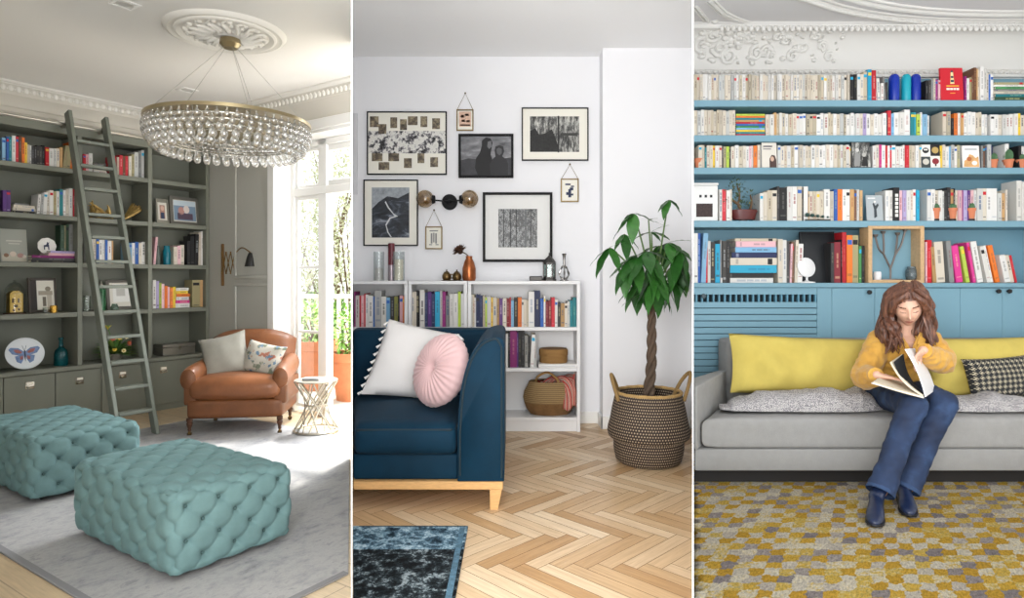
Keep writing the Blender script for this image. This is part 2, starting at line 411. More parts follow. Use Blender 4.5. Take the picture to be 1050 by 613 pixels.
sweep(mb, [(0, CEIL1-.04), (-.1, CEIL1-.04), (-.075, CEIL1-.12), (0, CEIL1-.12)], 'y', YE, .2, mat('d9d5cb', .85))
for i in range(60):
    y = -.1-i*.06
    if y < YE+.05: break
    mb.ell((-.087, y, CEIL1-.08), (.014, .022, .03), plaster, 8)
sweep(mb, [(0, CEIL1-.12), (-.07, CEIL1-.12), (-.05, CEIL1-.2), (-.02, CEIL1-.27), (-.02, CEIL1-.29), (0, CEIL1-.3)], 'y', YE, .2, frieze)
struct(mb.build('trim_4', frame=M1))
# ceiling rose
rc = on(I4, 2, CEIL1, 232, 33)
rose = MB(); rp = [(0, -.03), (.06, -.045), (.09, -.03), (.12, -.018), (.3, -.018), (.315, -.03), (.335, -.036), (.35, -.03), (.355, -.02), (.375, -.02), (.39, -.028), (.41, -.02), (.425, 0)]
rose.lathe(rp, plaster, 56)
for k in range(16):
    a = 2*PI*k/16; t = MX.Rotation(a, 4, 'Z')
    rose.tube([t @ V(q) for q in spline([(.1, 0, -.02), (.15, .02, -.04), (.21, .0, -.035), (.25, -.022, -.03), (.285, .01, -.02)], 4)], [.016, .018, .02, .021, .021, .02, .019, .018, .017, .016, .014, .012, .01, .009, .008, .007, .006], plaster, 6)
    rose.ell(t @ V((.27, .03, -.022)), (.02, .02, .016), plaster, 8); rose.ell(t @ V((.2, .04, -.022)), (.016, .022, .014), plaster, 8)
rose.bm.transform(MX.Translation(V((rc.x, rc.y, CEIL1))))
tag(rose.build('ceiling_rose'), 'round white plaster ceiling rose with leaf relief above the glass chandelier', 'ceiling rose')
for px, py, lb in ((192, 92, 'small square recessed white downlight left of the chandelier wires'), (128, 4, 'small square recessed white downlight at the top edge left of the ceiling rose')):
    c = M1.inverted() @ on(I4, 2, CEIL1, px, py)
    d = MB(); s = .075
    for a in ((-s, -s, s, -s+.02), (-s, s-.02, s, s), (-s, -s+.02, -s+.02, s-.02), (s-.02, -s+.02, s, s-.02)):
        d.box(c.x+a[0], c.y+a[1], CEIL1-.008, c.x+a[2], c.y+a[3], CEIL1-.0005, mat('f4f3f0', .6), .003)
    d.lathe([(0, -.003), (.045, -.003), (.05, -.008), (.053, -.001)], mat('cfcdc8', .5), 20, (c.x, c.y, CEIL1))
    tag(d.build('downlight', frame=M1), lb, 'downlight')
# window and french door in the reveal
def wy(px): return on(M1, 0, XG, px, 300).y
def wz(px, py): return on(M1, 0, XG, px, py).z
glassm = thin_glass('m_window_glass', 'ffffff', .03)
TR0, TR1 = wz(310, 202), wz(310, 194)
win = MB(); wf = white_paint
zt = wz(317, 152)
ym = (wy(329.5), wy(339.5)); yl0 = YJ-.03; yl1 = wy(305); yr = YE
def bar(mb, y0, z0, y1, z1, d=.05, m=wf, bev=.006): mb.box(XG-d/2, min(y0, y1), z0, XG+d/2, max(y0, y1), z1, m, bev)
bar(win, yl0, 0, yl1, HEAD-.03, .09); bar(win, ym[0], 0, ym[1]+.02, HEAD-.03, .09); bar(win, yl1, zt, yr, HEAD-.03, .09); bar(win, yl1, TR0, yr, TR1, .1)
ymid = wy(362)-.3
bar(win, ymid-.06, TR1, ymid, zt, .06); bar(win, yr, 0, yr+.05, zt, .08)
w1 = struct(win.build('window_1', frame=M1, local=True))
def sash(name, y0, y1, z0, z1, st, muntins=()):
    mb = MB(); a, b = min(y0, y1), max(y0, y1)
    bar(mb, a, z0, a+st, z1, .04); bar(mb, b-st, z0, b, z1, .04); bar(mb, a+st, z0, b-st, z0+st, .04); bar(mb, a+st, z1-st, b-st, z1, .04)
    for z in muntins: bar(mb, a+st, z-.014, b-st, z+.014, .03)
    o = mb.build('window_sash', parent=w1)
    g = MB(); g.box(XG-.002, a+st, z0+st, XG+.002, b-st, z1-st, glassm); g.build('pane', parent=o)
sash('s', yl1-.001, ym[1]+.021, TR1+.001, zt-.001, .035)
sash('s', ym[0]-.001, ymid+.001, TR1+.001, zt-.001, .06)
sash('s', yl1-.001, ym[1]+.021, .06, TR0-.001, .035, [wz(317, 274), wz(317, 340)])
# the opened leaf of the french door, swung outwards and seen nearly end-on
leaf = MB(); hx = XG+.03; y0 = ym[0]-.035
dirv = ((M1.inverted() @ V((0, 0, 0)))-V((hx, y0, 0))); dirv.z = 0; dirv = -dirv.normalized()
dirv = (dirv+V((0, -.075, 0))).normalized(); nrm = V((-dirv.y, dirv.x, 0))
tfl = MX.Translation(V((hx, y0, 0))) @ MX(((dirv.x, nrm.x, 0, 0), (dirv.y, nrm.y, 0, 0), (0, 0, 1, 0), (0, 0, 0, 1)))
for a in ((0, .03, .1, TR0-.02), (.62, .03, .72, TR0-.02), (.1, .03, .62, .3), (.1, TR0-.14, .62, TR0-.02), (.1, 1.28, .62, 1.31)):
    leaf.box(a[0], -.022, a[1], a[2], .022, a[3], wf, .005, tf=tfl)
dl = struct(leaf.build('door_1', frame=M1, local=True))
g = MB(); g.box(.1, -.003, .3, .62, .003, TR0-.14, glassm, tf=tfl); g.build('pane', parent=dl)
hz = on(M1, 0, XG, 342, 220).z
h = MB(); h.box(-.014, -.016, hz-.09, -.001, .016, hz+.09, mat('8c8a86', .35, 1), .003, tf=tfl); h.box(-.014, -.016, .25, -.001, .016, .36, mat('8c8a86', .35, 1), .003, tf=tfl); h.build('hinge', parent=dl)
# ================================================================== LEFT ROOM: grey-green bookcase wall
sage = mat('797b6f', .5, bump=.03, bs=90)
S1, S2, S3, S4, CT = 2.436, 1.985, 1.543, 1.075, .565               # shelf tops (front edge)
DV = [-2.62, -1.965, -1.314, -.656, -.02]                            # divider centres along the front
bk = thing('bookcase', 'tall grey-green built-in bookcase filling the wall behind the ladder', 'bookcase', frame=M1)
BT = .044
mb = MB(); mb.box(DV[0], .345, CT+.002, -.001, .38, 2.83, sage); mb.build('back_panel', bk)
for i, x in enumerate(DV):
    mb = MB(); x0, x1 = (x-.021, x+.021) if i < 4 else (-.043, -.002); mb.box(x0, 0, CT+.001, x1, .345, 2.755, sage, .002); mb.build('divider', bk)
mb = MB(); mb.box(DV[0], -.004, 2.755, -.002, .345, 2.828, sage, .002); mb.build('top_rail', bk)
for i in range(4):
    a, b = DV[i]+.0215, (DV[i+1]-.0215 if i < 3 else -.0435)
    for z in (S1, S2, S3, S4):
        mb = MB(); mb.box(a, .002, z-BT, b, .345, z, sage, .002); mb.build('shelf', bk)
mb = MB(); mb.box(DV[0], -.02, CT-.04, -.001, .38, CT, sage, .004)
tag(mb.build('countertop', frame=M1), 'grey-green ledge above the base cupboards carrying the butterfly plate', 'countertop')
dx = [on(M1, 1, 0, p, 400).x for p in (3.5, 56.7, 104, 150, 197)]; dx[-1] = -.03; dx = [DV[0]]+dx
silver = mat('c9c4b8', .25, 1)
cab_l = ['grey-green base cupboard cut by the left edge of the picture', 'grey-green base cupboard below the butterfly plate', 'grey-green base cupboard below the teal bottle',
         'grey-green base cupboard behind the ladder rungs', 'grey-green base cupboard beside the brown armchair']
hp = [None, (31, 395), (82, 390), (126, 384), (168, 379)]
for i in range(5):
    a, b = dx[i]+.0008, dx[i+1]-.0008
    t = thing('base_cabinet', cab_l[i], 'cupboard', ((a+b)/2, 0, 0), frame=M1, group='base cupboards under the grey bookcase'); hw = (b-a)/2
    mb = MB(); mb.box(-hw, .02, 0, hw, .378, CT-.0405, sage); mb.box(-hw, .012, 0, hw, .02, .06, sage); mb.build('body', t)
    mb = MB(); mb.box(-hw+.002, -.002, .065, hw-.002, .019, CT-.045, sage, .003); d = mb.build('door', t)
    hx, hzz = (0, .42)
    if hp[i]:
        q = on(M1, 1, -.01, *hp[i]); hx, hzz = q.x-(a+b)/2, q.z
    mb = MB(); mb.box(hx-.036, -.01, hzz-.035, hx+.036, -.002, hzz+.035, silver, .004); mb.box(hx-.026, -.013, hzz+.005, hx+.026, -.0095, hzz+.028, mat('efe9da', .6)); 
    mb.tube([(hx-.026, -.01, hzz-.012), (hx-.02, -.03, hzz-.02), (hx+.02, -.03, hzz-.02), (hx+.026, -.01, hzz-.012)], .007, silver, 6); mb.build('label_handle', d)
# ladder rail along the top of the bookcase
rl = thing('ladder_rail', 'thin metal ladder rail running along the top of the grey bookcase', 'rail', (0, 0, 2.835), frame=M1); steel = mat('a9a69c', .3, 1)
mb = MB(); mb.tube([(-2.6, -.06, 0), (-.05, -.06, 0)], .011, steel, 8); mb.build('tube', rl)
for x in (-2.2, -1.47, -1.15, -.4):
    mb = MB(); mb.box(x-.012, -.062, -.03, x+.012, -.006, -.012, steel); mb.box(x-.012, -.07, -.03, x+.012, -.05, -.011, steel); mb.build('bracket', rl)
# ladder
ld = thing('library_ladder', 'grey-green wooden library ladder leaning on the rail of the bookcase', 'ladder', (-1.29, -1.03, 0.013), frame=M1)
sage2 = mat('757a70', .5)
top = V((0, .93, 2.88)); hw = .158
def stile(x):
    mb = MB(); d = top.normalized(); n = V((0, -d.z, d.y))
    for s0, s1, m in ((0, top.length+.06, sage2),):
        p = []
        for (q, yy) in ((s0, -.045), (s0, .045), (s1, .045), (s1, -.045)):
            p.append(d*q+n*yy)
        p[0] = V((0, p[0].y-(p[0].z)*0, 0)); p[1] = V((0, p[1].y, 0))
        vs = [V((x-.017, a.y, a.z)) for a in p]+[V((x+.017, a.y, a.z)) for a in p]
        bv, ff = mb.add(vs, [(0, 1, 2, 3), (7, 6, 5, 4), (0, 4, 5, 1), (1, 5, 6, 2), (2, 6, 7, 3), (3, 7, 4, 0)], m); mb._bev(ff, .004, 1)
    mb.build('stile', ld)
stile(-hw); stile(hw)
rungs = [(119, 425), (115, 399), (111, 372), (107, 346), (103, 320), (101, 294), (97, 268), (93, 243), (89, 219.5), (86, 193.5), (82, 169.5), (77.6, 144.6)]
inv = ld.matrix_world.inverted(); o_ = inv @ V((0, 0, HC))
for px, py in rungs:                                                  # each tread where the leaning ladder carries it
    d_ = inv.to_3x3() @ ray(px, py); k = top.y/top.z
    t = (k*o_.z-o_.y)/(d_.y-k*d_.z); z = (o_+d_*t).z; y = k*z
    mb = MB(); mb.box(-hw+.017, y-.05, z-.014, hw-.017, y+.04, z+.014, sage2, .004); mb.build('rung', ld)
for x in (-hw, hw):
    mb = MB(); mb.tube([(x, top.y-.02, 2.80), (x, .965, 2.872), (x, 1.0, 2.835)], .008, mat('2a2a2a', .4, .6), 6); mb.build('hook', ld)
# ---- books of the grey bookcase
Gb = 'books in the grey-green bookcase'
bb = dict(fr=M1, group=Gb, depth=.17)
def sh(row_, bay): return f'on {row_} grey shelf, {bay} bay'
row(yv=.06, z=S1, px0=2.5, top=142, where=sh('top', 'left'), seed=3, spec='lb4@141 bl3@140 te3@140 wh4@139 rd3@140 br3@139 or3@141 ye3@146 cr2@148 wh2@149 bk3@150 dk2@150 bk3@149 dk3@150 bk3@149 rd4@151 wh5@152 lg3@152 cr3@152 ta3@151 kh4@149/6 kh3.5@149/5 or6@146', **bb)
row(yv=.06, z=S1, px0=85.5, top=158, where=sh('top', 'middle'), seed=4, spec='rd3@158 lp3@158 wh4@157 _21 rd3.5@160 cr2.5@161 rd3.5@159 br3@160 rd3@160 cr3@160 kh3@158 lg4@156 gy3@155 lg3@154', **bb)
pile(M1, .06, S1, [('wh', 96, 110, 2.5), ('cr', 96, 109, 2.5), ('bk', 96, 110, 2.5), ('gy', 97, 107, 2), ('dk', 97, 109, 2)], 'of short pile behind ladder, top grey shelf', Gb, .17, 5)
row(yv=.06, z=S2, px0=3, top=196, where=sh('second', 'left'), seed=6, spec='pu4@195 pu4.5@195', **bb)
pile(M1, .06, S2, [('bk', 13, 36, 3), ('cr', 13, 37, 3.5), ('cr', 14, 36, 3.5), ('gy', 15, 30, 2)], 'of pile beside two purple books', Gb, .17, 7)
row(yv=.06, z=S2, px0=38, top=197, where=sh('second', 'left')+', after pile', seed=8, spec='wh3@199/4 lg3@198/4 wh4@197/3 cr3@196 wh4@195 kh3@196 wh3@196 te4@194 wh3@195 cr3@194 wh4@193 rd3@194 wh3@193 cr2.5@192', **bb)
pile(M1, .05, S3, [('bk', 32, 77, 3), ('dk', 33, 77, 2.5), ('mg', 33, 77, 3), ('lp', 50, 77, 3), ('la', 52, 78, 2.5)], 'of pile below scalloped plate', Gb, .2, 9)
Z_ = S3+.079
row(M1, .1, Z_, 62, 'dg4@231 kh2@231 dg3@230 gy4@230', 231, 'on pile right of scalloped plate', Gb, .12, 10)
row(yv=.06, z=S3, px0=93, top=243, where=sh('third', 'middle'), seed=11, spec='wh3@245 cr3@244 bl3@245 wh3@246 wh3@246 bl2.5@246 wh4@247 ta2@247 _15 lb4@249 wh3@249 bl4@248 cr3@249 wh4@248 wh3@249', **bb)
row(yv=.06, z=S3, px0=157.5, top=245, where=sh('third', 'right'), seed=12, spec='lp2.5@243/5 _18 cr4@253 lp3.5@252 cr4@251 _3 bk3@247 bk4@242 bk4@240/2 cr3@238 wh3@237 bk3@236', **bb)
row(yv=.06, z=S4, px0=157, top=289, where=sh('fourth', 'right'), seed=13, spec='wh3.5@287 la3@288 li2.5@290 lp3@291 or3@293 lp2.5@294 or3@295 ye3@294 _17 kh8@287 ta8@287', **bb)
pile(M1, .05, S4, [('wh', 180.5, 195, 4.5), ('pk', 180.5, 195, 3), ('wh', 181, 194, 3.5), ('or', 181, 195, 3), ('ye', 180.5, 193, 3), ('wh', 181, 194, 3)], 'of bright pile on fourth grey shelf', Gb, .16, 14)
# ---- ornaments
def fb(px, py, y=.1): return on(M1, 1, y, px, py)
def face_book(name, label, cat, fr, y, px0, px1, pyt, z, back, th, parts, group=None, lean=8):
    """something flat propped face-out: px extents, top row, drawn parts in 0..1 coordinates"""
    a = on(fr, 1, y, px0, 300).x; b = on(fr, 1, y, px1, 300).x; hgt = (on(fr, 1, y, (px0+px1)/2, pyt).z-z)/math.cos(R(lean))
    w_ = b-a; t = thing(name, label, cat, ((a+b)/2, y+th, z+.001), frame=fr, group=group, rot=MX.Rotation(R(-lean), 4, 'X'))
    for nm, items in parts:
        mb = MB()
        for it in items:
            if it[0] == 'r': _, u0, v0, u1, v1, dep, m = it; mb.box((u0-.5)*w_, -th-dep, v0*hgt, (u1-.5)*w_, -th+.002 if dep >= 0 else 0, v1*hgt, m)
            elif it[0] == 'b': _, u0, v0, u1, v1, m = it; mb.box((u0-.5)*w_, -th, v0*hgt, (u1-.5)*w_, 0, v1*hgt, m, .002)
            elif it[0] == 'e':
                _, u, v, ru, rv, dep, m = it
                mb.lathe([(0, 0), (1, 0), (1, .9), (0, .9)], m, 20, tf=MX.Translation(V(((u-.5)*w_, -th-dep, v*hgt))) @ MX.Rotation(-PI/2, 4, 'X') @ MX.Diagonal((ru*w_, rv*hgt, .002, 1)))
            elif it[0] == 'p': _, pts, dep, m = it; mb.prism([((u-.5)*w_, v*hgt) for u, v in pts], th, th+dep+.0005, m, tf=MX.Rotation(PI/2, 4, 'X'))
        mb.build(nm, t)
    return t
frm_silver = mat('9a978c', .35, .8); pale = mat('dcd8cc', .7)
face_book('picture_book', 'pale grey picture book propped face-out at the left end of the third shelf', 'book', M1, .12, 1, 29, 235, S3, 0, .012,
  [('cover', [('b', 0, 0, 1, 1, mat('a5a79d', .6)), ('r', .22, .62, .8, .66, .001, mat('c8c7bd', .6)), ('r', .3, .54, .72, .57, .001, mat('c8c7bd', .6)), ('r', .05, .02, .95, .2, .001, mat('c4beae', .7)), ('e', .2, .2, .09, .06, .002, mat('8a6a55', .7)), ('e', .45, .24, .12, .08, .002, mat('d8c9bb', .7)), ('e', .72, .2, .12, .07, .002, mat('b58e86', .7)), ('e', .86, .17, .08, .05, .002, mat('e0d8cc', .7))])])
# scalloped plate with a blue stag
c = fb(48.5, 243, .14); pt = thing('scalloped_plate', 'small white scalloped plate with a dark blue stag on the third shelf', 'plate', (c.x, .15, Z_), frame=M1, rot=MX.Rotation(R(-8), 4, 'X'))
rr = abs(fb(58.5, 245, .14).x-fb(39, 245, .14).x)/2
mb = MB(); tf = MX.Translation(V((0, 0, rr*1.02))) @ MX.Rotation(PI/2, 4, 'X')
mb.lathe([(0, .004), (rr*.7, .006), (rr*.95, .016), (rr, .014), (rr*.7, -.002), (0, -.003)], mat('e9e6df', .25), 64, tf=tf, fr=lambda a, i: 1+.055*abs(math.cos(4.5*a))-.03)
mb.build('dish', pt); navy = mat('2b3350', .5); mb = MB()
mb.prism([(x*rr, y*rr) for x, y in [(-.3, -.45), (-.2, -.45), (-.18, -.1), (.12, -.1), (.15, -.45), (.26, -.45), (.25, .1), (.2, .25), (.3, .5), (.15, .4), (.05, .55), (.02, .3), (-.05, .15), (-.3, .1)]], .0075, .0095, navy, tf=tf); mb.build('stag_motif', pt)
# glass cloche over a gold box
gl = thin_glass('m_clear_glass', 'f4f7f4', .05)
c = fb(15.5, 320, .13); rr = abs(fb(27, 320, .13).x-fb(4, 320, .13).x)/2; ch = fb(15, 287, .13).z-S4
t = thing('glass_cloche', 'clear glass dome over a small gilt box on the fourth shelf', 'cloche', (c.x, .14, S4), frame=M1)
mb = MB(); mb.lathe([(0, 0), (rr, 0), (rr, .012), (0, .012)], mat('4b3a2c', .5), 24); mb.build('base', t)
mb = MB(); mb.lathe([(rr*.92, .013), (rr*.92, ch*.55), (rr*.8, ch*.75), (rr*.45, ch*.9), (.012, ch*.93), (.01, ch*.95), (.016, ch*.98), (0, ch)], gl, 28); mb.build('dome', t)
bx = MB(); wq = rr*.62; hh = fb(15, 298, .13).z-S4-.013
gold = mat('c7a352', .4, .5); bx.box(-wq, -.04, 0, wq, .04, hh*.88, gold, .004); bx.prism([(-wq, hh*.86), (wq, hh*.86), (wq*.4, hh), (-wq*.4, hh)], -.03, .03, gold, tf=MX.Rotation(PI/2, 4, 'X'))
for u, v, a, b in ((-.5, .55, .3, .2), (.3, .55, .25, .2), (-.1, .3, .6, .12), (-.4, .12, .3, .1), (.35, .15, .3, .1)): bx.box(wq*(u-a/2), -.0425, hh*(v-b/2), wq*(u+a/2), -.039, hh*(v+b/2), mat('5a4526', .5))
bx.bm.transform(MX.Translation(V((c.x, .14, S4+.0125))))
tag(bx.build('gilt_box', frame=M1), 'small gilt box with dark lettering inside the glass dome', 'box')
def art_frame(label, y, px0, px1, pyt, z, fw, fm, inner, lean=7, fr=M1):
    w_ = [('frame', [('b', 0, 0, fw, 1, fm), ('b', 1-fw, 0, 1, 1, fm), ('b', fw, 0, 1-fw, fw, fm), ('b', fw, 1-fw, 1-fw, 1, fm)])]
    return face_book('framed_photo', label, 'framed photo', fr, y, px0, px1, pyt, z, 0, .014, w_+[('picture', [('r', fw, fw, 1-fw, 1-fw, -.006, pale)]+inner)], lean=lean)
sep = mat('6a6257', .7); sepd = mat('35302b', .7)
art_frame('dark wooden picture frame with a pale print right of the glass dome', .14, 30, 59, 285, S4, .08, mat('3c332b', .5),
  [('r', .08, .08, .3, .92, -.004, mat('2c2622', .6)), ('r', .36, .5, .86, .62, -.004, mat('a49a8a', .7)), ('r', .5, .18, .62, .45, -.004, sep), ('r', .66, .12, .82, .5, -.004, mat('b9b0a2', .7)), ('e', .7, .68, .1, .07, -.003, mat('8b8375', .7))])
c = fb(54.5, 318, .07); mb = MB(); q = .03; mb.lathe([(0, 0), (q, 0), (q*1.05, .03), (q*1.02, .062), (q*.9, .068), (q*.85, .05), (0, .05)], mat('d0a24a', .25, .9, bump=.4, bs=90), 18, (c.x, .06, S4))
tag(mb.build('candle_holder', frame=M1), 'small gold candle cup in front of the dark picture frame', 'candle holder')
c = fb(46.5, 318, .07); mb = MB(); mb.lathe([(0, 0), (.024, 0), (.026, .05), (.023, .05), (.021, .006), (0, .006)], gl, 18, (c.x, .06, S4)); tag(mb.build('votive_glass', frame=M1), 'small clear votive glass left of the gold candle cup', 'glass')
# butterfly plate
z0 = CT; c = fb(25.5, 360, .12); W_ = abs(fb(46, 360, .12).x-fb(5, 360, .12).x)/2; Hh = (fb(25, 344, .12).z-fb(25, 376.5, .12).z)/2
pt = thing('butterfly_plate', 'oval white plate painted with a blue butterfly on the bookcase ledge', 'plate', (c.x, .10, z0+.001), frame=M1, rot=MX.Rotation(R(-12), 4, 'X'))
tf = MX.Translation(V((0, 0, Hh))) @ MX.Rotation(PI/2, 4, 'X'); mb = MB()
mb.lathe([(0, .004), (.8, .006), (.97, .018), (1, .016), (.8, -.002), (0, -.003)], mat('dfe3e6', .2), 48, tf=tf @ MX.Diagonal((W_, Hh, 1, 1))); mb.build('dish', pt)
mb = MB(); bl_ = mat('6f86ad', .5, var=.3, vs=40); ro = mat('a0605a', .5, var=.3, vs=50); dkb = mat('2f3a52', .5)
for s in (-1, 1):
    def bp(l): return [(s*x*W_, y*Hh) for x, y in l]
    mb.prism(bp([(.03, .12), (.3, .36), (.68, .42), (.8, .3), (.62, .0), (.3, -.1), (.03, -.05)]), .0075, .009, bl_, tf=tf)
    mb.prism(bp([(.03, -.05), (.3, -.1), (.5, -.15), (.42, -.5), (.22, -.62), (.1, -.4)]), .0076, .0092, bl_, tf=tf)
    mb.prism(bp([(.12, .1), (.34, .28), (.55, .28), (.45, .08), (.2, .0)]), .0088, .0102, ro, tf=tf)
    mb.prism(bp([(.1, -.12), (.26, -.2), (.24, -.4), (.12, -.34)]), .0088, .0102, ro, tf=tf)
    mb.tube([tf @ V((s*.02*W_, .2*Hh, .009)), tf @ V((s*.1*W_, .5*Hh, .009))], .0015, dkb, 5)
mb.prism([(-.03*W_, .2*Hh), (.03*W_, .2*Hh), (.04*W_, -.2*Hh), (0, -.5*Hh), (-.04*W_, -.2*Hh)], .009, .012, dkb, tf=tf); mb.build('butterfly_motif', pt)
# teal bottle
c = fb(63, 374, .12); rr = abs(fb(70, 370, .12).x-fb(56, 370, .12).x)/2; hh = fb(63, 346, .12).z-CT
tealg = mat('0f6f78', .05, trans=.65, ior=1.4)
mb = MB(); mb.lathe([(0, 0), (rr*.92, 0), (rr, .012), (rr, hh*.42), (rr*.85, hh*.55), (rr*.32, hh*.66), (rr*.26, hh*.9), (rr*.38, hh*.93), (rr*.38, hh), (rr*.2, hh), (rr*.2, hh*.9), (0, hh*.9)], tealg, 24, (c.x, .13, CT))
tag(mb.build('bottle', frame=M1), 'teal glass demijohn bottle on the ledge right of the butterfly plate', 'bottle')
# gilded sculptures on the second shelf
gm = mat('b89a5c', .4, .5, var=.35, vs=30, bump=.4, bs=60); rnd = random.Random(5)
mb = MB()
a0, a1 = fb(86, 214, .15), fb(117, 214, .15)
for k in range(26):
    t0 = k/25; b = V((a0.x+(a1.x-a0.x)*(.15+.8*rnd.random()), .08+.14*rnd.random(), S2+.012+.01*rnd.random()))
    l = .16+.1*rnd.random(); e = V((a0.x+.02+.22*rnd.random()*(1-t0*.3), .08+.12*rnd.random(), S2+.05+.14*(1-t0)*rnd.random()+.02))
    mb.tube(bez(b, (b+e)/2+V((0, -.02, .03)), e, 6), [.012, .014, .014, .013, .011, .008, .004], gm, 6)
tag(mb.build('driftwood_sculpture', frame=M1), 'gilded driftwood heap behind the ladder on the second shelf', 'sculpture')
mb = MB(); b0 = fb(124, 216, .15)
for k in range(12):
    an = R(28+k*3.2+rnd.uniform(-3, 3)); l = .21+.05*rnd.random(); b = V((b0.x+.0+.004*k, .1+.008*k, S2+.012)); e = b+V((math.cos(an)*l, .02*rnd.random(), math.sin(an)*l*.95))
    e.x = min(e.x, -.685); mb.tube([b, b.lerp(e, .3), b.lerp(e, .8), e], [.008, .014, .012, .003], gm, 6)
tag(mb.build('plume_sculpture', frame=M1), 'gilded fan of plumes right of the ladder on the second shelf', 'sculpture')
# framed photographs, right bay second shelf
art_frame('small silver photo frame with a portrait on the second shelf of the right bay', .12, 161, 174, 204, S2, .14, frm_silver, [('r', .3, .2, .7, .75, -.004, mat('b28a7c', .7)), ('e', .5, .62, .14, .1, -.003, mat('d8b4a0', .7)), ('r', .36, .2, .64, .45, -.003, mat('3d4560', .7))])
art_frame('larger pewter photo frame with a family photo beside the small portrait frame', .13, 175, 206, 202, S2, .12, mat('7d7a72', .4, .6), [('r', .14, .16, .86, .86, -.004, mat('7e93a8', .7)), ('e', .38, .5, .1, .14, -.003, mat('c08f86', .7)), ('e', .55, .56, .1, .14, -.003, mat('e0d3cc', .7)), ('r', .25, .2, .75, .42, -.003, mat('5b4a5a', .7)), ('r', .14, .68, .86, .86, -.003, mat('c3d0d8', .7))])
for px, y0, w_, hh, m, lb in ((162, .1, .026, 252, mat('7f8b84', .1, trans=.5), 'slim grey-green glass bottle on the third shelf of the right bay'), (171, .1, .038, 252, mat('1d7f93', .15, trans=.3), 'teal glass jar among cream books on the third shelf')):
    c = fb(px, 268, y0); q = fb(px, hh, y0).z-S3; mb = MB()
    mb.lathe([(0, 0), (w_, 0), (w_, q*.55), (w_*.45, q*.72), (w_*.4, q*.92), (w_*.5, q), (0, q)] if w_ < .03 else [(0, 0), (w_*.9, 0), (w_, q*.1), (w_, q*.75), (w_*.75, q*.84), (w_*.8, q), (0, q)], m, 18, (c.x, y0, S3)); tag(mb.build('bottle' if w_ < .03 else 'jar', frame=M1), lb, 'bottle' if w_ < .03 else 'jar')
# green bottle with a metal stopper, print, small jar, glass, flowers, metal box
c = fb(103.5, 315, .1); q = fb(103, 293, .1).z-S4; rr = .042; gg = mat('3f8f58', .05, trans=.6)
t = thing('green_bottle', 'green glass bottle with silver stopper behind the ladder on the fourth shelf', 'bottle', (c.x, .1, S4), frame=M1)
mb = MB(); mb.lathe([(0, 0), (rr, 0), (rr, q*.8), (rr*.6, q*.95), (rr*.5, q), (0, q)], gg, 20); mb.build('body', t)
mb = MB(); mb.lathe([(rr*.52, q), (rr*.55, q+.015), (rr*.3, q+.03), (rr*.2, q+.05), (0, q+.055)], steel, 16); mb.tube(bez((0, 0, q+.05), (.02, -.02, q+.06), (.035, -.035, q+.04), 5), .005, steel, 6); mb.build('stopper', t)
art_frame('grey picture frame with a white print behind the ladder on the fourth shelf', .17, 110, 144, 287, S4, .1, mat('5a554c', .5), [('r', .2, .25, .68, .86, -.004, mat('ecebe6', .7)), ('r', .3, .45, .56, .7, -.003, mat('c2c0ba', .7))])
c = fb(117, 314, .07); mb = MB(); mb.lathe([(0, 0), (.034, 0), (.036, .03), (.026, .055), (.024, .066), (0, .066)], mat('7fa086', .08, trans=.7), 18, (c.x, .06, S4)); tag(mb.build('jar', frame=M1), 'small pale green glass jar in front of the grey picture frame', 'jar')
c = fb(89, 316, .1); mb = MB(); mb.lathe([(0, 0), (.03, 0), (.033, .15), (.03, .15), (.027, .006), (0, .006)], gl, 18, (c.x, .1, S4)); tag(mb.build('tumbler', frame=M1), 'tall clear glass left of the ladder on the fourth shelf', 'glass')
# flower arrangement
c = fb(117, 368, .12); t = thing('flower_arrangement', 'low bowl of green foliage with yellow and red flowers behind the ladder', 'flowers', (c.x, .12, CT), frame=M1); rnd = random.Random(3)
mb = MB(); mb.lathe([(0, 0), (.06, 0), (.085, .06), (.08, .07), (.07, .06), (0, .05)], mat('6e6a60', .5), 20); mb.build('bowl', t)
def leafpoly(mb, b, d, l, w_, m, up=V((0, 0, 1)), n=4, droop=.2):
    d = d.normalized(); s = d.cross(up); s = s.normalized() if s.length > 1e-4 else V((1, 0, 0)); u = s.cross(d)
    vs = []; fs = []
    for i in range(n+1):
        t = i/n; c0 = b+d*l*t-V((0, 0, 1))*droop*l*t*t; ww = w_*math.sin(PI*min(1, .06+t*.94))**.8
        vs += [c0-s*ww+u*ww*.25, c0, c0+s*ww+u*ww*.25]
    for i in range(n):
        k = i*3; fs += [(k, k+1, k+4, k+3), (k+1, k+2, k+5, k+4)]
    mb.add(vs, fs, m)
lf = MB(); g1, g2 = mat('4f7a34', .6), mat('7d9c4a', .6)
for k in range(190):
    an = rnd.uniform(0, 2*PI); el = rnd.uniform(.0, 1.3); d = V((math.cos(an)*math.cos(el)*1.3, math.sin(an)*math.cos(el)*.6, math.sin(el))); l = rnd.uniform(.09, .21)
    leafpoly(lf, V((0, 0, .06))+d*rnd.uniform(.0, .06), d, l, rnd.uniform(.010, .02), rnd.choice((g1, g1, g2)))
lf.build('foliage', t)
for k in range(9):
    q = V((rnd.uniform(-.16, .16), rnd.uniform(-.13, -.07), rnd.uniform(.1, .26))); f = MB(); m = (mat('e0c244', .6), mat('b8483c', .6), mat('efe4a8', .6))[k % 3]
    for j in range(7):
        an = 2*PI*j/7; leafpoly(f, q, V((math.cos(an), -.3, math.sin(an))), .026, .009, m, V((0, -1, 0)), 3, 0)
    f.ell(q+V((0, -.006, 0)), .008, mat('c79a2a', .6), 8); f.build('flower', t)
yq = fb(110, 336, .1); f = MB(); 
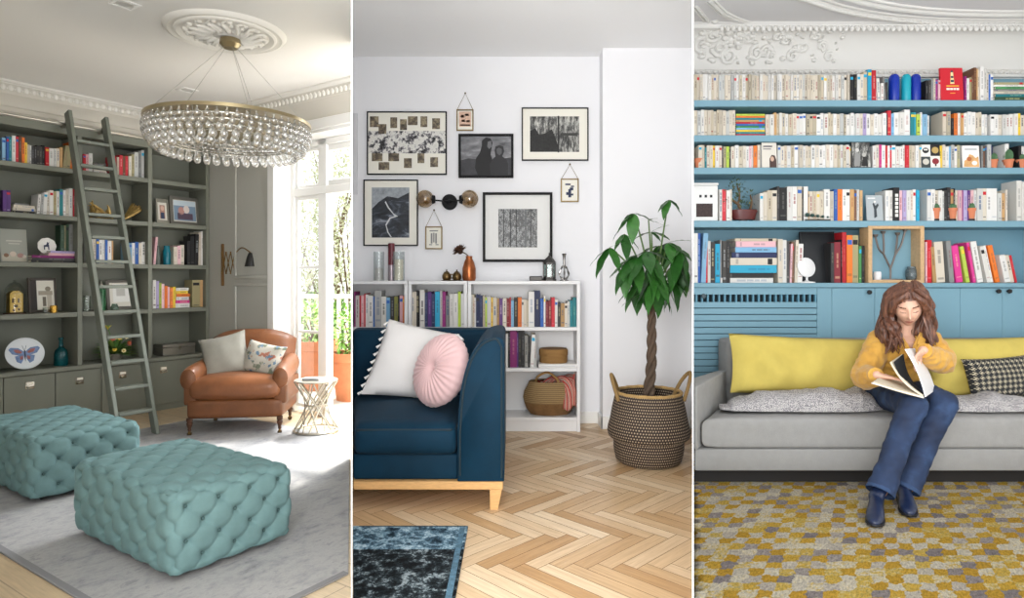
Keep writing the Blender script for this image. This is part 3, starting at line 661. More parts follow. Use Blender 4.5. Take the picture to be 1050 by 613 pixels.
f.tube(bez((0, 0, .06), (-.02, -.02, .2), (yq.x-c.x, -.03, yq.z-CT), 6), .004, g1, 5)
for j in range(14):
    an = rnd.uniform(0, 2*PI); leafpoly(f, V((yq.x-c.x, -.03, yq.z-CT-.02)), V((math.cos(an)*.7, math.sin(an)*.5, 1)), .07, .012, (mat('d9c65a', .6), g2)[j % 2])
f.build('tall_stem', t)
c0, c1 = fb(165, 363, .1), fb(198, 360, .1); t = thing('metal_box', 'hammered grey metal box on the ledge behind the armchair', 'box', ((c0.x+c1.x)/2, .15, CT), frame=M1); hw = (c1.x-c0.x)/2; q = fb(180, 352, .1).z-CT
pew = mat('8e8b82', .35, .8, bump=.3, bs=50); mb = MB(); mb.box(-hw, -.09, 0, hw, .09, q*.68, pew, .004); mb.build('body', t)
mb = MB(); mb.box(-hw-.004, -.094, q*.69, hw+.004, .094, q, pew, .006); mb.box(-.015, -.1, q*.5, .015, -.093, q*.78, silver, .002); mb.build('lid', t)
# ================================================================== LEFT ROOM: furniture
def rug_mat_grey():
    m, nt, p = newmat('m_grey_rug'); L = nt.links.new
    tc = nd(nt, 'ShaderNodeTexCoord'); mp = nd(nt, 'ShaderNodeMapping'); mp.inputs['Scale'].default_value = (1, 1.8, 1); L(tc.outputs['Object'], mp.inputs[0])
    n1 = nd(nt, 'ShaderNodeTexNoise', i_Scale=3.2, i_Detail=8.0, i_Roughness=.75); L(mp.outputs[0], n1.inputs['Vector'])
    n2 = nd(nt, 'ShaderNodeTexNoise', i_Scale=42.0, i_Detail=5.0, i_Roughness=.8); L(mp.outputs[0], n2.inputs['Vector'])
    v = nd(nt, 'ShaderNodeTexVoronoi', i_Scale=7.0, feature='DISTANCE_TO_EDGE'); L(mp.outputs[0], v.inputs['Vector'])
    a = nd(nt, 'ShaderNodeMath', operation='ADD'); L(n1.outputs['Fac'], a.inputs[0]); 
    s = nd(nt, 'ShaderNodeMath', operation='MULTIPLY', i_1=.55); L(n2.outputs['Fac'], s.inputs[0]); L(s.outputs[0], a.inputs[1])
    b = nd(nt, 'ShaderNodeMath', operation='MULTIPLY_ADD', i_1=.35, i_2=0.0); L(v.outputs['Distance'], b.inputs[0]); L(a.outputs[0], b.inputs[2])
    r = ramp(nt, [(.55, '7f7f82'), (.72, '9e9ea0'), (.9, 'b0afae'), (1.0, '98989a')]); L(b.outputs[0], r.inputs[0]); L(r.outputs[0], p.inputs['Base Color'])
    p.inputs['Roughness'].default_value = .95; p.inputs['Specular IOR Level'].default_value = .1
    bp = nd(nt, 'ShaderNodeBump', i_Strength=.5, i_Distance=.006); L(n2.outputs['Fac'], bp.inputs['Height']); L(bp.outputs[0], p.inputs['Normal'])
    return m
gr = rug_mat_grey()
t = thing('area_rug', 'large faded grey patterned rug under the two teal ottomans', 'rug', (-1.5, -2.65, 0.0005), frame=M1)
mb = MB(); mb.prism([(-1.37, -1.87), (.98-.02, -1.87), (1.30, -.9), (1.30, 1.85), (-1.37, 1.85)] if False else [(-1.37, -1.87), (.0, -1.87), (1.42, 1.9), (-1.37, 1.9)], 0, .01, gr, .003)
mb.bm.clear(); mb.ms = []
# clip the rug where the partition stands
q0 = M1.inverted() @ V((xl(2.6)-.02, 2.6, 0)); q1 = M1.inverted() @ V((xl(5.9)-.02, 5.9, 0))
def pl_x(y): s_ = (y-q0.y)/(q1.y-q0.y); return q0.x+(q1.x-q0.x)*s_
ya, yb2 = -4.53, -.72
poly = [(-2.87, ya), (min(-.28, pl_x(ya)), ya)]
if pl_x(ya) < -.28:
    yy = q0.y+(-.28-q0.x)/(q1.x-q0.x)*(q1.y-q0.y); poly.append((-.28, yy))
poly += [(-.28, yb2), (-2.87, yb2)]
mb.prism([(x+1.5, y+2.65) for x, y in poly], 0, .01, gr, .003); mb.build('pile', t)
mb = MB(); bm_ = mat('858587', .95); mb.box(-1.372, ya+2.65-.004, 0, -1.335, yb2+2.65, .012, bm_, .003); mb.box(-1.335, ya+2.65-.004, 0, min(-.28, pl_x(ya))+1.5, ya+2.65+.033, .012, bm_, .003); mb.build('border', t)
# ---- tufted ottomans
velvet = mat('6c8a8b', .85, bump=.15, bs=220, var=.1, vs=10, sheen=.15, spec=.2)
vbut = mat('4a6463', .8, sheen=.4)
def ottoman(label, F_, L_, W_, H_):
    ex = V((.57, .82, 0)).normalized(); ey = V((-ex.y, ex.x, 0))
    c = V((F_[0], F_[1], 0))+ex*W_/2+ey*L_/2
    rz = math.atan2(ex.y, ex.x)
    t = thing('tufted_ottoman', label, 'ottoman', (c.x, c.y, .012), rz)
    hx, hy, hz = W_/2, L_/2, H_/2; r = .06; px_, py_ = W_/8, L_/12
    P0 = min(px_, py_)
    buttons = []
    def tuft(n_, u, v, su, sv):
        a = (u/su+v/sv)*PI/2; b = (u/su-v/sv)*PI/2
        h = min(abs(math.sin(a)), abs(math.sin(b)))
        k = (abs(math.sin(a))*abs(math.sin(b)))
        f = .0055*(1-min(1, h*2.4))**1.4
        # deep pits where two folds cross
        d2 = (math.sin(a)**2+math.sin(b)**2)
        f += .068*math.exp(-math.sqrt(d2+.03)/.52)
        return -f
    mb = MB(); N = 96; vs, fs = [], []
    core = V((hx-r, hy-r, hz-r))
    def surf(p, ax, sg):
        k = V([max(-core[q], min(core[q], p[q])) for q in range(3)]); d = p-k
        nn = d.normalized() if d.length > 1e-9 else V([sg if q == ax else 0 for q in range(3)])
        q = k+nn*r
        if ax == 2: u, v, su, sv = q.x+hx, q.y+hy, W_/8, L_/12
        elif ax == 0: u, v, su, sv = hz-q.z+.0, q.y+hy, H_/5.0, L_/12
        else: u, v, su, sv = hz-q.z, q.x+hx, H_/5.0, W_/8
        dsp = tuft(nn, u, v, su, sv)
        # fade the tufting at the very bottom
        fade = min(1, max(0, (q.z+hz)/.05))
        # soft bulge of each side
        bul = .012*(1-(q.z/hz)**2) if ax != 2 else .012*(1-(q.x/hx)**2)*(1-(q.y/hy)**2)
        return q+nn*(dsp*fade+bul)
    for ax in range(3):
        for sg in (-1, 1):
            if ax == 2 and sg < 0: continue
            b = len(vs); A, B = (ax+1) % 3, (ax+2) % 3; h3 = (hx, hy, hz)
            for i in range(N+1):
                for j in range(N+1):
                    p = [0, 0, 0]; p[ax] = sg*h3[ax]; p[A] = (i/N*2-1)*h3[A]; p[B] = (j/N*2-1)*h3[B]
                    vs.append(surf(V(p), ax, sg))
            for i in range(N):
                for j in range(N):
                    q = [b+i*(N+1)+j, b+(i+1)*(N+1)+j, b+(i+1)*(N+1)+j+1, b+i*(N+1)+j+1]; fs.append(q if sg > 0 else q[::-1])
    vs = [v+V((0, 0, hz+.01)) for v in vs]
    mb.add(vs, fs, velvet); bmesh.ops.remove_doubles(mb.bm, verts=mb.bm.verts, dist=.0025)
    mb.build('upholstery', t, sharp=75)
    bt = MB(); bt.ell((0, 0, 0), (.010, .010, .006), vbut, 10); src = bt.build('button', t)
    first = True; cnt = 0
    def add(p, ax, sg):
        nonlocal first, cnt
        s = surf(p, ax, sg)+V((0, 0, hz+.01)); nn = V([sg if q == ax else 0 for q in range(3)]); s = s+nn*(.014 if ax < 2 else .017)
        o = src if first else put(src, 'button', t); first = False; cnt += 1
        o.matrix_local = MX.Translation(s) @ nn.to_track_quat('Z', 'Y').to_matrix().to_4x4()
    for i in range(1, 8):
        for j in range(1, 12):
            if (i+j) % 2 == 0: add(V((i*W_/8-hx, j*L_/12-hy, hz)), 2, 1)
    for j in range(0, 13):
        for k in range(1, 5):
            if (j+k) % 2 == 0 and 0 < j < 12: add(V((-hx, j*L_/12-hy, hz-k*H_/5)), 0, -1)
    for j in range(0, 9):
        for k in range(1, 5):
            if (j+k) % 2 == 0 and 0 < j < 8: add(V((j*W_/8-hx, -hy, hz-k*H_/5)), 1, -1)
    mb = MB(); mb.box(-hx+.09, -hy+.09, 0, hx-.09, hy-.09, .03, mat('2c2f2e', .8)); mb.build('base', t)
    return t
ottoman('teal velvet deep-buttoned ottoman standing alone at the front of the grey rug', (-1.53, 2.89), 1.05, .655, .405)
ottoman('teal velvet deep-buttoned ottoman at the left edge, nearer the base cupboards', (-2.93, 3.91), 1.07, .66, .405)
# ---- brown leather armchair
leather = mat('7b4b2c', .42, bump=.12, bs=45, var=.22, vs=5, coat=.15); leather2 = mat('6e4224', .45, bump=.1, bs=45, var=.2, vs=6)
wood_d = mat('4a2e1e', .4)
ch = thing('leather_armchair', 'worn tan leather armchair with rolled arms before the bookcase', 'armchair', (-2.47, 5.74, .0), R(7))
Wc = .43
mb = MB(); mb.rbox((0, .315, .235), (.82, .66, .17), .035, leather2, 8); mb.build('seat_rail', ch)
mb = MB(); mb.rbox((0, .22, .415), (.79, .54, .185), .075, leather, 12, (.01, .02, .035)); mb.build('seat_cushion', ch)
mb = MB()
def backf(u, v):                                                       # curved back, rounded top, leaning away
    a = u*2-1; x = a*.43*(1+.03*v)
    return x
def back_surf(u, v, side):
    a = u*2-1; z = .30+v*(.60-.10*abs(a)**3.2); y = .50+.13*v-.03*(1-a*a); x = a*(.375+.03*v)
    e = (max(0, 1-a**8))*(max(0, 1-(max(0, v*2-1))**6))
    th = .085*e**.5+.02*(1-a*a)*math.sin(PI*min(1, v*1.05))
    return (x, y-th if side < 0 else y+.075*e**.5, z)
for sd in (-1, 1): mb.grid(lambda u, v, sd=sd: back_surf(u, v, sd), 18, 14, leather)
bmesh.ops.remove_doubles(mb.bm, verts=mb.bm.verts, dist=.002); mb.build('backrest', ch, sharp=70)
for s in (-1, 1):
    mb = MB()                                                           # rolled arm
    def arm(u, v, s=s):
        y = -.02+.60*u; an = 2*PI*v; taper = 1 if u > .02 else .86
        ry = (.078, .105); zc = .505+.06*u
        x = s*(.372+.02-.03*u)+ry[0]*math.cos(an)*taper; z = zc+ry[1]*math.sin(an)*taper
        return (x, y, z)
    mb.grid(arm, 10, 18, leather, cv=True)
    b = [v for v in mb.bm.verts if abs(v.co.y+.02) < 1e-4]; mb.bm.faces.new(sorted(b, key=lambda v: math.atan2(v.co.z-.505, v.co.x-s*.392))).material_index = 0
    mb.rbox((s*.383, .29, .37), (.115, .58, .2), .02, leather2, 4); mb.build('arm', ch, sharp=60)
    mb = MB(); mb.lathe([(0, 0), (.064, 0), (.05, .012), (.018, .016), (0, .02)], leather2, 20, tf=MX.Translation(V((s*.392, -.022, .505))) @ MX.Rotation(PI/2, 4, 'X') @ MX.Diagonal((1, 1.35, 1, 1))); mb.build('arm_front', ch)
for x, y, nm in ((-.385, .0, 0), (.385, .0, 0), (-.35, .58, 1), (.35, .58, 1)):
    mb = MB(); mb.lathe([(0, .045), (.012, .045), (.016, .06), (.013, .07), (.024, .10), (.027, .115), (.02, .125), (.027, .135), (.027, .16), (0, .16)], wood_d, 16, (x, y, 0)); l = mb.build('leg', ch)
    mb = MB(); mb.tube([(x, y-.009, .02), (x, y+.009, .02)], .0195, mat('5b4a32', .3, .7), 14); mb.box(x-.008, y-.013, .02, x+.008, y+.013, .047, mat('8a6a35', .3, .8), .002); mb.build('caster', l)
linen = mat('98958b', .9, bump=.25, bs=260, var=.06, vs=12); 
def cushion(name, label, loc, rz, lean, roll, w_, h_, t_, m, group=None, seed=1, frame=None, pinch=.09, wr=.02, cat='cushion', n=16):
    t = thing(name, label, cat, loc, rz, frame, group, rot=MX.Rotation(-lean, 4, 'X') @ MX.Rotation(roll, 4, 'Y'))
    mb = MB(); pillow_mb(mb, w_, h_, t_, m, n, pinch, wr, seed=seed, tf=None); mb.build('cover', t, sharp=80); return t
cmat = ch.matrix_world
q = cmat @ V((-.175, .30, .675)); cushion('cushion', 'plain grey linen cushion on the left of the leather armchair', q, R(10), R(22), R(-14), .42, .42, .17, linen, seed=2)
def floral():
    m, nt, p = newmat('m_floral_linen'); L = nt.links.new
    tc = nd(nt, 'ShaderNodeTexCoord'); n = nd(nt, 'ShaderNodeTexNoise', i_Scale=11.0, i_Detail=3.0); L(tc.outputs['Object'], n.inputs['Vector'])
    n2 = nd(nt, 'ShaderNodeTexNoise', i_Scale=17.0, i_Detail=2.0); mp = nd(nt, 'ShaderNodeMapping'); mp.inputs['Location'].default_value = (3, 5, 1); L(tc.outputs['Object'], mp.inputs[0]); L(mp.outputs[0], n2.inputs['Vector'])
    r = ramp(nt, [(.0, '55604f'), (.37, '6d7464'), (.41, 'b0ab9f'), (.58, 'b3aea2'), (.61, 'a06a55'), (.72, '8a5148')]); L(n.outputs['Fac'], r.inputs[0])
    r2 = ramp(nt, [(.6, (0, 0, 0, 1)), (.63, (1, 1, 1, 1))]); L(n2.outputs['Fac'], r2.inputs[0])
    mx = nd(nt, 'ShaderNodeMix', data_type='RGBA'); L(r2.outputs[0], mx.inputs[0]); L(r.outputs[0], mx.inputs[6]); mx.inputs[7].default_value = lin('5d7488'); L(mx.outputs[2], p.inputs['Base Color'])
    p.inputs['Roughness'].default_value = .9; return m
q = cmat @ V((.17, .25, .645)); cushion('cushion', 'pale cushion with birds and flowers on the right of the leather armchair', q, R(-12), R(24), R(10), .42, .32, .15, floral(), seed=5)
# ---- hourglass side table
st = thing('side_table', 'hourglass wire side table with round top beside the armchair', 'side table', (G(320, 446).x, 5.86, .0115)); zr = .465
wire = mat('a8a294', .35, .75)
mb = MB(); mb.lathe([(0, zr-.012), (.185, zr-.012), (.192, zr-.006), (.192, zr), (0, zr+.004)], mat('b5afa2', .3, .6), 40); mb.build('table_top', st)
mb = MB(); mb.tube([(.195*math.cos(2*PI*k/40), .195*math.sin(2*PI*k/40), .011) for k in range(40)], .0105, wire, 6, closed=True); mb.build('base_ring', st)
mb = MB(); mb.tube([(.098*math.cos(2*PI*k/40), .098*math.sin(2*PI*k/40), zr*.52) for k in range(40)], .006, wire, 6, closed=True); mb.build('waist_ring', st)
n_ = 9
for k in range(n_):
    for s in (-1, 1):
        a = 2*PI*k/n_; tw = R(46)*s; pts = []
        p0 = V((.19*math.cos(a), .19*math.sin(a), zr-.012)); p1 = V((.193*math.cos(a+2*tw), .193*math.sin(a+2*tw), .012))
        md = V((.098*math.cos(a+tw), .098*math.sin(a+tw), zr*.52))
        mb = MB(); mb.tube(spline([p0, md, p1], 8), .0075, wire, 6, flat=.7); mb.build('rod', st)
q = st.matrix_world @ V((-.03, -.05, zr+.0045)); bm2 = book_mb(.018, .15, .1, 'gy', random.Random(2)); bm2.bm.transform(MX.Translation(q+V((-.07, -.04, .018))) @ MX.Rotation(PI/2, 4, 'Y')); tag(bm2.build('book'), 'thin grey book lying on the hourglass side table', 'book')
# ---- scissor wall lamp
brass = mat('8a6a3c', .35, .8); black = mat('1c1b1b', .45)
pw = on(M1, 0, 0, 229, 271); lp = thing('wall_lamp', 'brass scissor-arm wall lamp with black shade beside the bookcase', 'wall lamp', (pw.x, pw.y, pw.z), frame=M1)
zt_, zb_ = on(M1, 0, 0, 229, 250).z-pw.z, on(M1, 0, 0, 229, 293).z-pw.z
mb = MB(); mb.box(-.018, -.022, zb_, -.001, .022, zt_, mat('7a5a35', .5), .005); mb.build('wall_plate', lp)
k0 = M1.inverted() @ P(241, 262, (M1 @ pw).y-.12); sh_ = M1.inverted() @ P(257, 262, (M1 @ pw).y-.28)
e0 = k0-pw; e1 = sh_-pw; zz = [.11, -.02, .1, -.02]
mb = MB(); base = V((-.02, 0, 0))
for s in (0, 1):
    pts = []
    for i in range(4):
        b = base.lerp(e0, i/3); pts.append(V((b.x, b.y, (.13 if (i+s) % 2 == 0 else -.1))))
    mb.tube(pts, .006, brass, 6)
for i in range(4):
    b = base.lerp(e0, i/3); mb.ell((b.x, b.y, .13), .009, brass, 8); mb.ell((b.x, b.y, -.1), .009, brass, 8)
mb.tube([(e0.x, e0.y, -.12), (e0.x, e0.y, .1)], .007, brass, 6); mb.build('scissor_arm', lp)
mb = MB(); mb.tube(spline([(e0.x, e0.y, .0), (e0.x, e0.y, .1), V(e0).lerp(e1, .45)+V((0, 0, .085)), V((e1.x, e1.y, e1.z+.03))], 6), .007, brass, 6); mb.build('curved_arm', lp)
mb = MB(); mb.lathe([(0, .03), (.02, .03), (.03, .01), (.04, -.02), (.062, -.115), (.058, -.115), (.036, -.02), (0, .0)], black, 24, (e1.x, e1.y, e1.z), tf=None); mb.build('lamp_shade', lp)
# ---- chandelier
def crystal_mat():
    m = bpy.data.materials.new('m_crystal'); m.use_nodes = True; nt = m.node_tree; nt.nodes.remove(nt.nodes['Principled BSDF']); L = nt.links.new
    a = nd(nt, 'ShaderNodeBsdfGlass', i_IOR=1.4); a.inputs['Roughness'].default_value = .02; b = nd(nt, 'ShaderNodeBsdfTransparent'); c = nd(nt, 'ShaderNodeBsdfGlossy'); c.inputs['Roughness'].default_value = .08
    x = nd(nt, 'ShaderNodeMixShader', i_0=.25); L(a.outputs[0], x.inputs[1]); L(b.outputs[0], x.inputs[2]); y = nd(nt, 'ShaderNodeMixShader', i_0=.22); L(x.outputs[0], y.inputs[1]); L(c.outputs[0], y.inputs[2]); L(y.outputs[0], nt.nodes['Material Output'].inputs[0]); return m
cc = V((rc.x+.03, rc.y, 0)); cd = thing('chandelier', 'large round glass-drop chandelier hanging from the ceiling rose', 'chandelier', (cc.x, cc.y, 2.2))
crystal = crystal_mat(); brs = mat('b3a482', .3, .85)
zc = CEIL1-2.2
mb = MB(); mb.lathe([(0, zc-.045), (.05, zc-.045), (.07, zc-.055), (.075, zc-.09), (.05, zc-.12), (0, zc-.125)], brs, 24); mb.build('canopy', cd)
RR = .57; ZR = .345
mb = MB(); mb.lathe([(RR-.005, ZR-.010), (RR+.005, ZR-.010), (RR+.005, ZR+.014), (RR-.005, ZR+.014), (RR-.005, ZR-.010)], brs, 72); mb.build('ring', cd)
for k in range(5):
    a = R(20+72*k); mb = MB(); mb.tube([(.04*math.cos(a), .04*math.sin(a), zc-.11), (RR*.98*math.cos(a), RR*.98*math.sin(a), ZR+.014)], .0016, mat('a9a69e', .5, .3), 5); mb.build('suspension_wire', cd)
tiers = [(.566, .322, 58, .74), (.562, .285, 58, .8), (.548, .25, 54, .88), (.515, .215, 46, 1.06), (.468, .185, 40, 1.12)]
chrome = mat('b9b5aa', .25, .9)
for r_, z_, n_, s_ in tiers[1:]:
    mb = MB(); mb.tube([(r_*math.cos(2*PI*k/60), r_*math.sin(2*PI*k/60), z_+.012) for k in range(60)], .0055, chrome, 5, closed=True); mb.build('tier_hoop', cd)
for k in range(10):
    a = 2*PI*(k+.5)/10; mb = MB(); mb.tube([((r_)*math.cos(a), r_*math.sin(a), z_+.012) for r_, z_, _, _ in tiers], .0035, chrome, 5); mb.build('strut', cd)
drops = []
for r_, z_, n_, s_ in tiers:
    for k in range(n_):
        a = 2*PI*(k+(.5 if n_ == 58 and z_ < .3 else 0))/n_; p = V((r_*math.cos(a), r_*math.sin(a), z_)); drops.append((((cd.matrix_world @ p)-V((0, 0, HC))).length/s_, p, s_, a))
drops.sort(key=lambda d: d[0])
dprof = [(0, -.078), (.012, -.075), (.021, -.064), (.025, -.05), (.0235, -.038), (.017, -.024), (.009, -.012), (.006, -.004), (.008, .0), (.0095, .005), (.0085, .01), (.004, .013), (0, .014)]
mb = MB(); mb.lathe(dprof, crystal, 12); dsrc = mb.build('glass_drop', cd, sharp=80)
for i, (d_, p, s_, a) in enumerate(drops[:100]):
    o = dsrc if i == 0 else put(dsrc, 'glass_drop', cd); o.matrix_local = MX.Translation(p) @ MX.Scale(s_, 4)
mb = MB()
for d_, p, s_, a in drops[100:]: mb.lathe(dprof[::1], crystal, 10, tf=MX.Translation(p) @ MX.Scale(s_, 4))
tag(mb.build('far_glass_drops', cd, sharp=80), kind='stuff')
# ================================================================== outside the french door
deck = mat('b9b2a6', .8, var=.1, vs=8)
mb = MB(); mb.box(.34, -9, -.06, 9.5, 6, -.01, deck); struct(mb.build('floor_terrace', frame=M1))
fence = mat('d8cfbb', .7); fz = 1.16
def out(px, py, Y): return P(px, py, Y)
f0, f1 = out(270, 300, 9.6), out(420, 300, 9.3)
ft = thing('balustrade', 'pale slatted wooden balustrade at the end of the terrace', 'fence', (f0.x, f0.y, -.0095)); dvec = (f1-f0); dvec.z = 0; Lf = dvec.length; ang = math.atan2(dvec.y, dvec.x); ft.matrix_world = MX.Translation(V((f0.x, f0.y, -.0095))) @ MX.Rotation(ang, 4, 'Z')
for z in (fz-.05, .12): mb = MB(); mb.box(0, -.03, z, Lf, .03, z+.06, fence, .006); mb.build('rail', ft)
for q_ in (.02, Lf*.5, Lf-.08): mb = MB(); mb.box(q_, -.028, 0, q_+.06, .028, .12, fence, .004); mb.build('post', ft)
ns = int(Lf/.115)
for k in range(ns):
    mb = MB(); mb.box(k*.115, -.015, .18, k*.115+.055, .015, fz-.05, fence, .004); mb.build('slat', ft)
terra = mat('c07850', .8, var=.12, vs=9, bump=.1, bs=30)
def pot(label, c, r, h):
    t = thing('terracotta_pot', label, 'plant pot', (c.x, c.y, -.009)); mb = MB()
    mb.lathe([(0, 0), (r*.7, 0), (r*.92, h*.8), (r, h*.82), (r*1.04, h), (r*.9, h), (r*.88, h*.86), (0, h*.84)], terra, 32); mb.build('body', t)
    mb = MB(); mb.lathe([(0, h*.9), (r*.87, h*.88), (r*.87, h*.845), (0, h*.845)], mat('3c2e22', .95, bump=.6, bs=60), 20); mb.build('soil', t); return h*.88
def bush(name, label, c, zb, rx, rz_, n, cols, lsize, seed, trunk=0, cat='bush', group=None):
    rnd = random.Random(seed); t = thing(name, label, cat, (c.x, c.y, zb), group=group); mb = MB(); ms = [mat(x, .6, sheen=.1) for x in cols]
    for k in range(n):
        while True:
            d = V((rnd.uniform(-1, 1), rnd.uniform(-1, 1), rnd.uniform(-1, 1)))
            if .15 < d.length < 1: break
        p = V((d.x*rx, d.y*rx, trunk+rz_+d.z*rz_)); dd = (d+V((rnd.uniform(-.6, .6), rnd.uniform(-.6, .6), rnd.uniform(-.3, .6)))).normalized()
        leafpoly(mb, p, dd, lsize*rnd.uniform(.7, 1.3), lsize*.28, rnd.choice(ms), n=2)
    mb.build('foliage', t, recalc=False); mb = MB()
    for k in range(6):
        a = rnd.uniform(0, 2*PI); mb.tube([(0, 0, 0), (0, 0, max(.05, trunk*.8)), (rx*.5*math.cos(a), rx*.5*math.sin(a), trunk+rz_*rnd.uniform(.6, 1.4))], [.02+trunk*.03, .015+trunk*.02, .006], mat('5d4a38', .9), 6)
    mb.build('stem', t); return t
c = out(362, 400, 7.5); h = pot('round terracotta pot outside the glass door at the partition', c, .27, .55)
bush('potted_shrub', 'green shrub in the pot outside the opened door', c, h, .3, .3, 420, ('6f9a3e', '8fb552', '557f33'), .07, 3)
c = out(322, 400, 8.2); h = pot('terracotta pot behind the left glass of the french window', c, .3, .62)
bush('potted_shrub', 'light green shrub in the pot behind the left glass', c, h, .33, .28, 420, ('86ad55', 'a3c274', '6f9a3e'), .07, 4)
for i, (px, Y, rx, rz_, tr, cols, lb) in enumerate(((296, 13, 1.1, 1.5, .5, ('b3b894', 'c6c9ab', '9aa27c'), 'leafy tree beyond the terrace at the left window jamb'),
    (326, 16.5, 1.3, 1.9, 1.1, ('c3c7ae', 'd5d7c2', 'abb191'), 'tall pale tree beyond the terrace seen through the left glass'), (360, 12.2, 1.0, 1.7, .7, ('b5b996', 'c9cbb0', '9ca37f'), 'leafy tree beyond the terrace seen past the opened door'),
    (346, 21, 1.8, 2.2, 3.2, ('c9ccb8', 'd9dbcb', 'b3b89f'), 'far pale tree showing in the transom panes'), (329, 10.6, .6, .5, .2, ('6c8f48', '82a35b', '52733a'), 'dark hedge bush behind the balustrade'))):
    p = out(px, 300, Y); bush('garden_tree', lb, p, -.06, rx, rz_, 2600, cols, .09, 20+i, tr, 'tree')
mb = MB(); mb.box(-10, 9.9, -.5, 3, 30, -.08, mat('9aa07c', .9)); struct(mb.build('floor_garden'))
# ================================================================== MIDDLE ROOM
YB, YW, YR = 4.6, 4.88, 4.70                                    # bookcase front, back wall, chimney-breast wall
HM = HC-Z2
CEIL2 = P(500, 58, YW).z
mid_wall = mat('efeff2', .85)
def X(px, Y): return (px-CX)/F*Y
XJ = X(618, YR)
mb = MB(); mb.prism([(PART_L(YW+.1)[1]+.001, YW+.1), (PART_L(YW)[1]+.001, YW), (XJ, YW), (XJ, YR), (xr(YR)+.001, YR), (PART_R(YW+.1)[0]-.001, YW+.1)], 0, CEIL2+.02, mid_wall); struct(mb.build('wall_back'))
mb = MB(); mb.prism([(xl(1.2)-.001, 1.2), (xr(1.2)+.001, 1.2), (xr(YW+.1)+.001, YW+.1), (xl(YW+.1)-.001, YW+.1)], CEIL2+.0, CEIL2+.1, mat('fafafa', .9)); struct(mb.build('ceiling_middle'))
mb = MB(); mb.box(X(594, YB)+.005, YW-.016, Z2, XJ-.001, YW-.0005, Z2+.09, white_paint, .004); mb.box(XJ-.016, YR-.016, Z2, XJ-.0005, YW-.016, Z2+.09, white_paint, .004); mb.box(XJ-.016, YR-.016, Z2, xr(YR-.02), YR-.0005, Z2+.09, white_paint, .004); struct(mb.build('baseboard_middle'))
# herringbone floor: individual planks in one floor mesh
def herring():
    m, nt, p = newmat('m_herringbone'); L = nt.links.new
    at = nd(nt, 'ShaderNodeAttribute', attribute_name='plank'); uv = nd(nt, 'ShaderNodeUVMap', uv_map='UVMap')
    mp = nd(nt, 'ShaderNodeMapping'); mp.inputs['Scale'].default_value = (2.2, 38, 1); L(uv.outputs[0], mp.inputs[0])
    n = nd(nt, 'ShaderNodeTexNoise', i_Scale=2.2, i_Detail=6.0, i_Roughness=.65, i_Distortion=.6); L(mp.outputs[0], n.inputs['Vector'])
    r = ramp(nt, [(.0, '9c7650'), (.1, 'ba9468'), (.25, 'ccab82'), (.6, 'd6b994'), (.85, 'dfc6a4'), (1, 'e8d4b6')]); L(at.outputs['Fac'], r.inputs[0])
    r2 = ramp(nt, [(.3, (.74, .7, .66, 1)), (.62, (1.05, 1.05, 1.05, 1))]); L(n.outputs['Fac'], r2.inputs[0])
    mx = nd(nt, 'ShaderNodeMix', data_type='RGBA', blend_type='MULTIPLY'); mx.inputs[0].default_value = .75; L(r.outputs[0], mx.inputs[6]); L(r2.outputs[0], mx.inputs[7]); L(mx.outputs[2], p.inputs['Base Color'])
    p.inputs['Roughness'].default_value = .38; return m
hm = herring(); gapm = mat('6e4f33', .8)
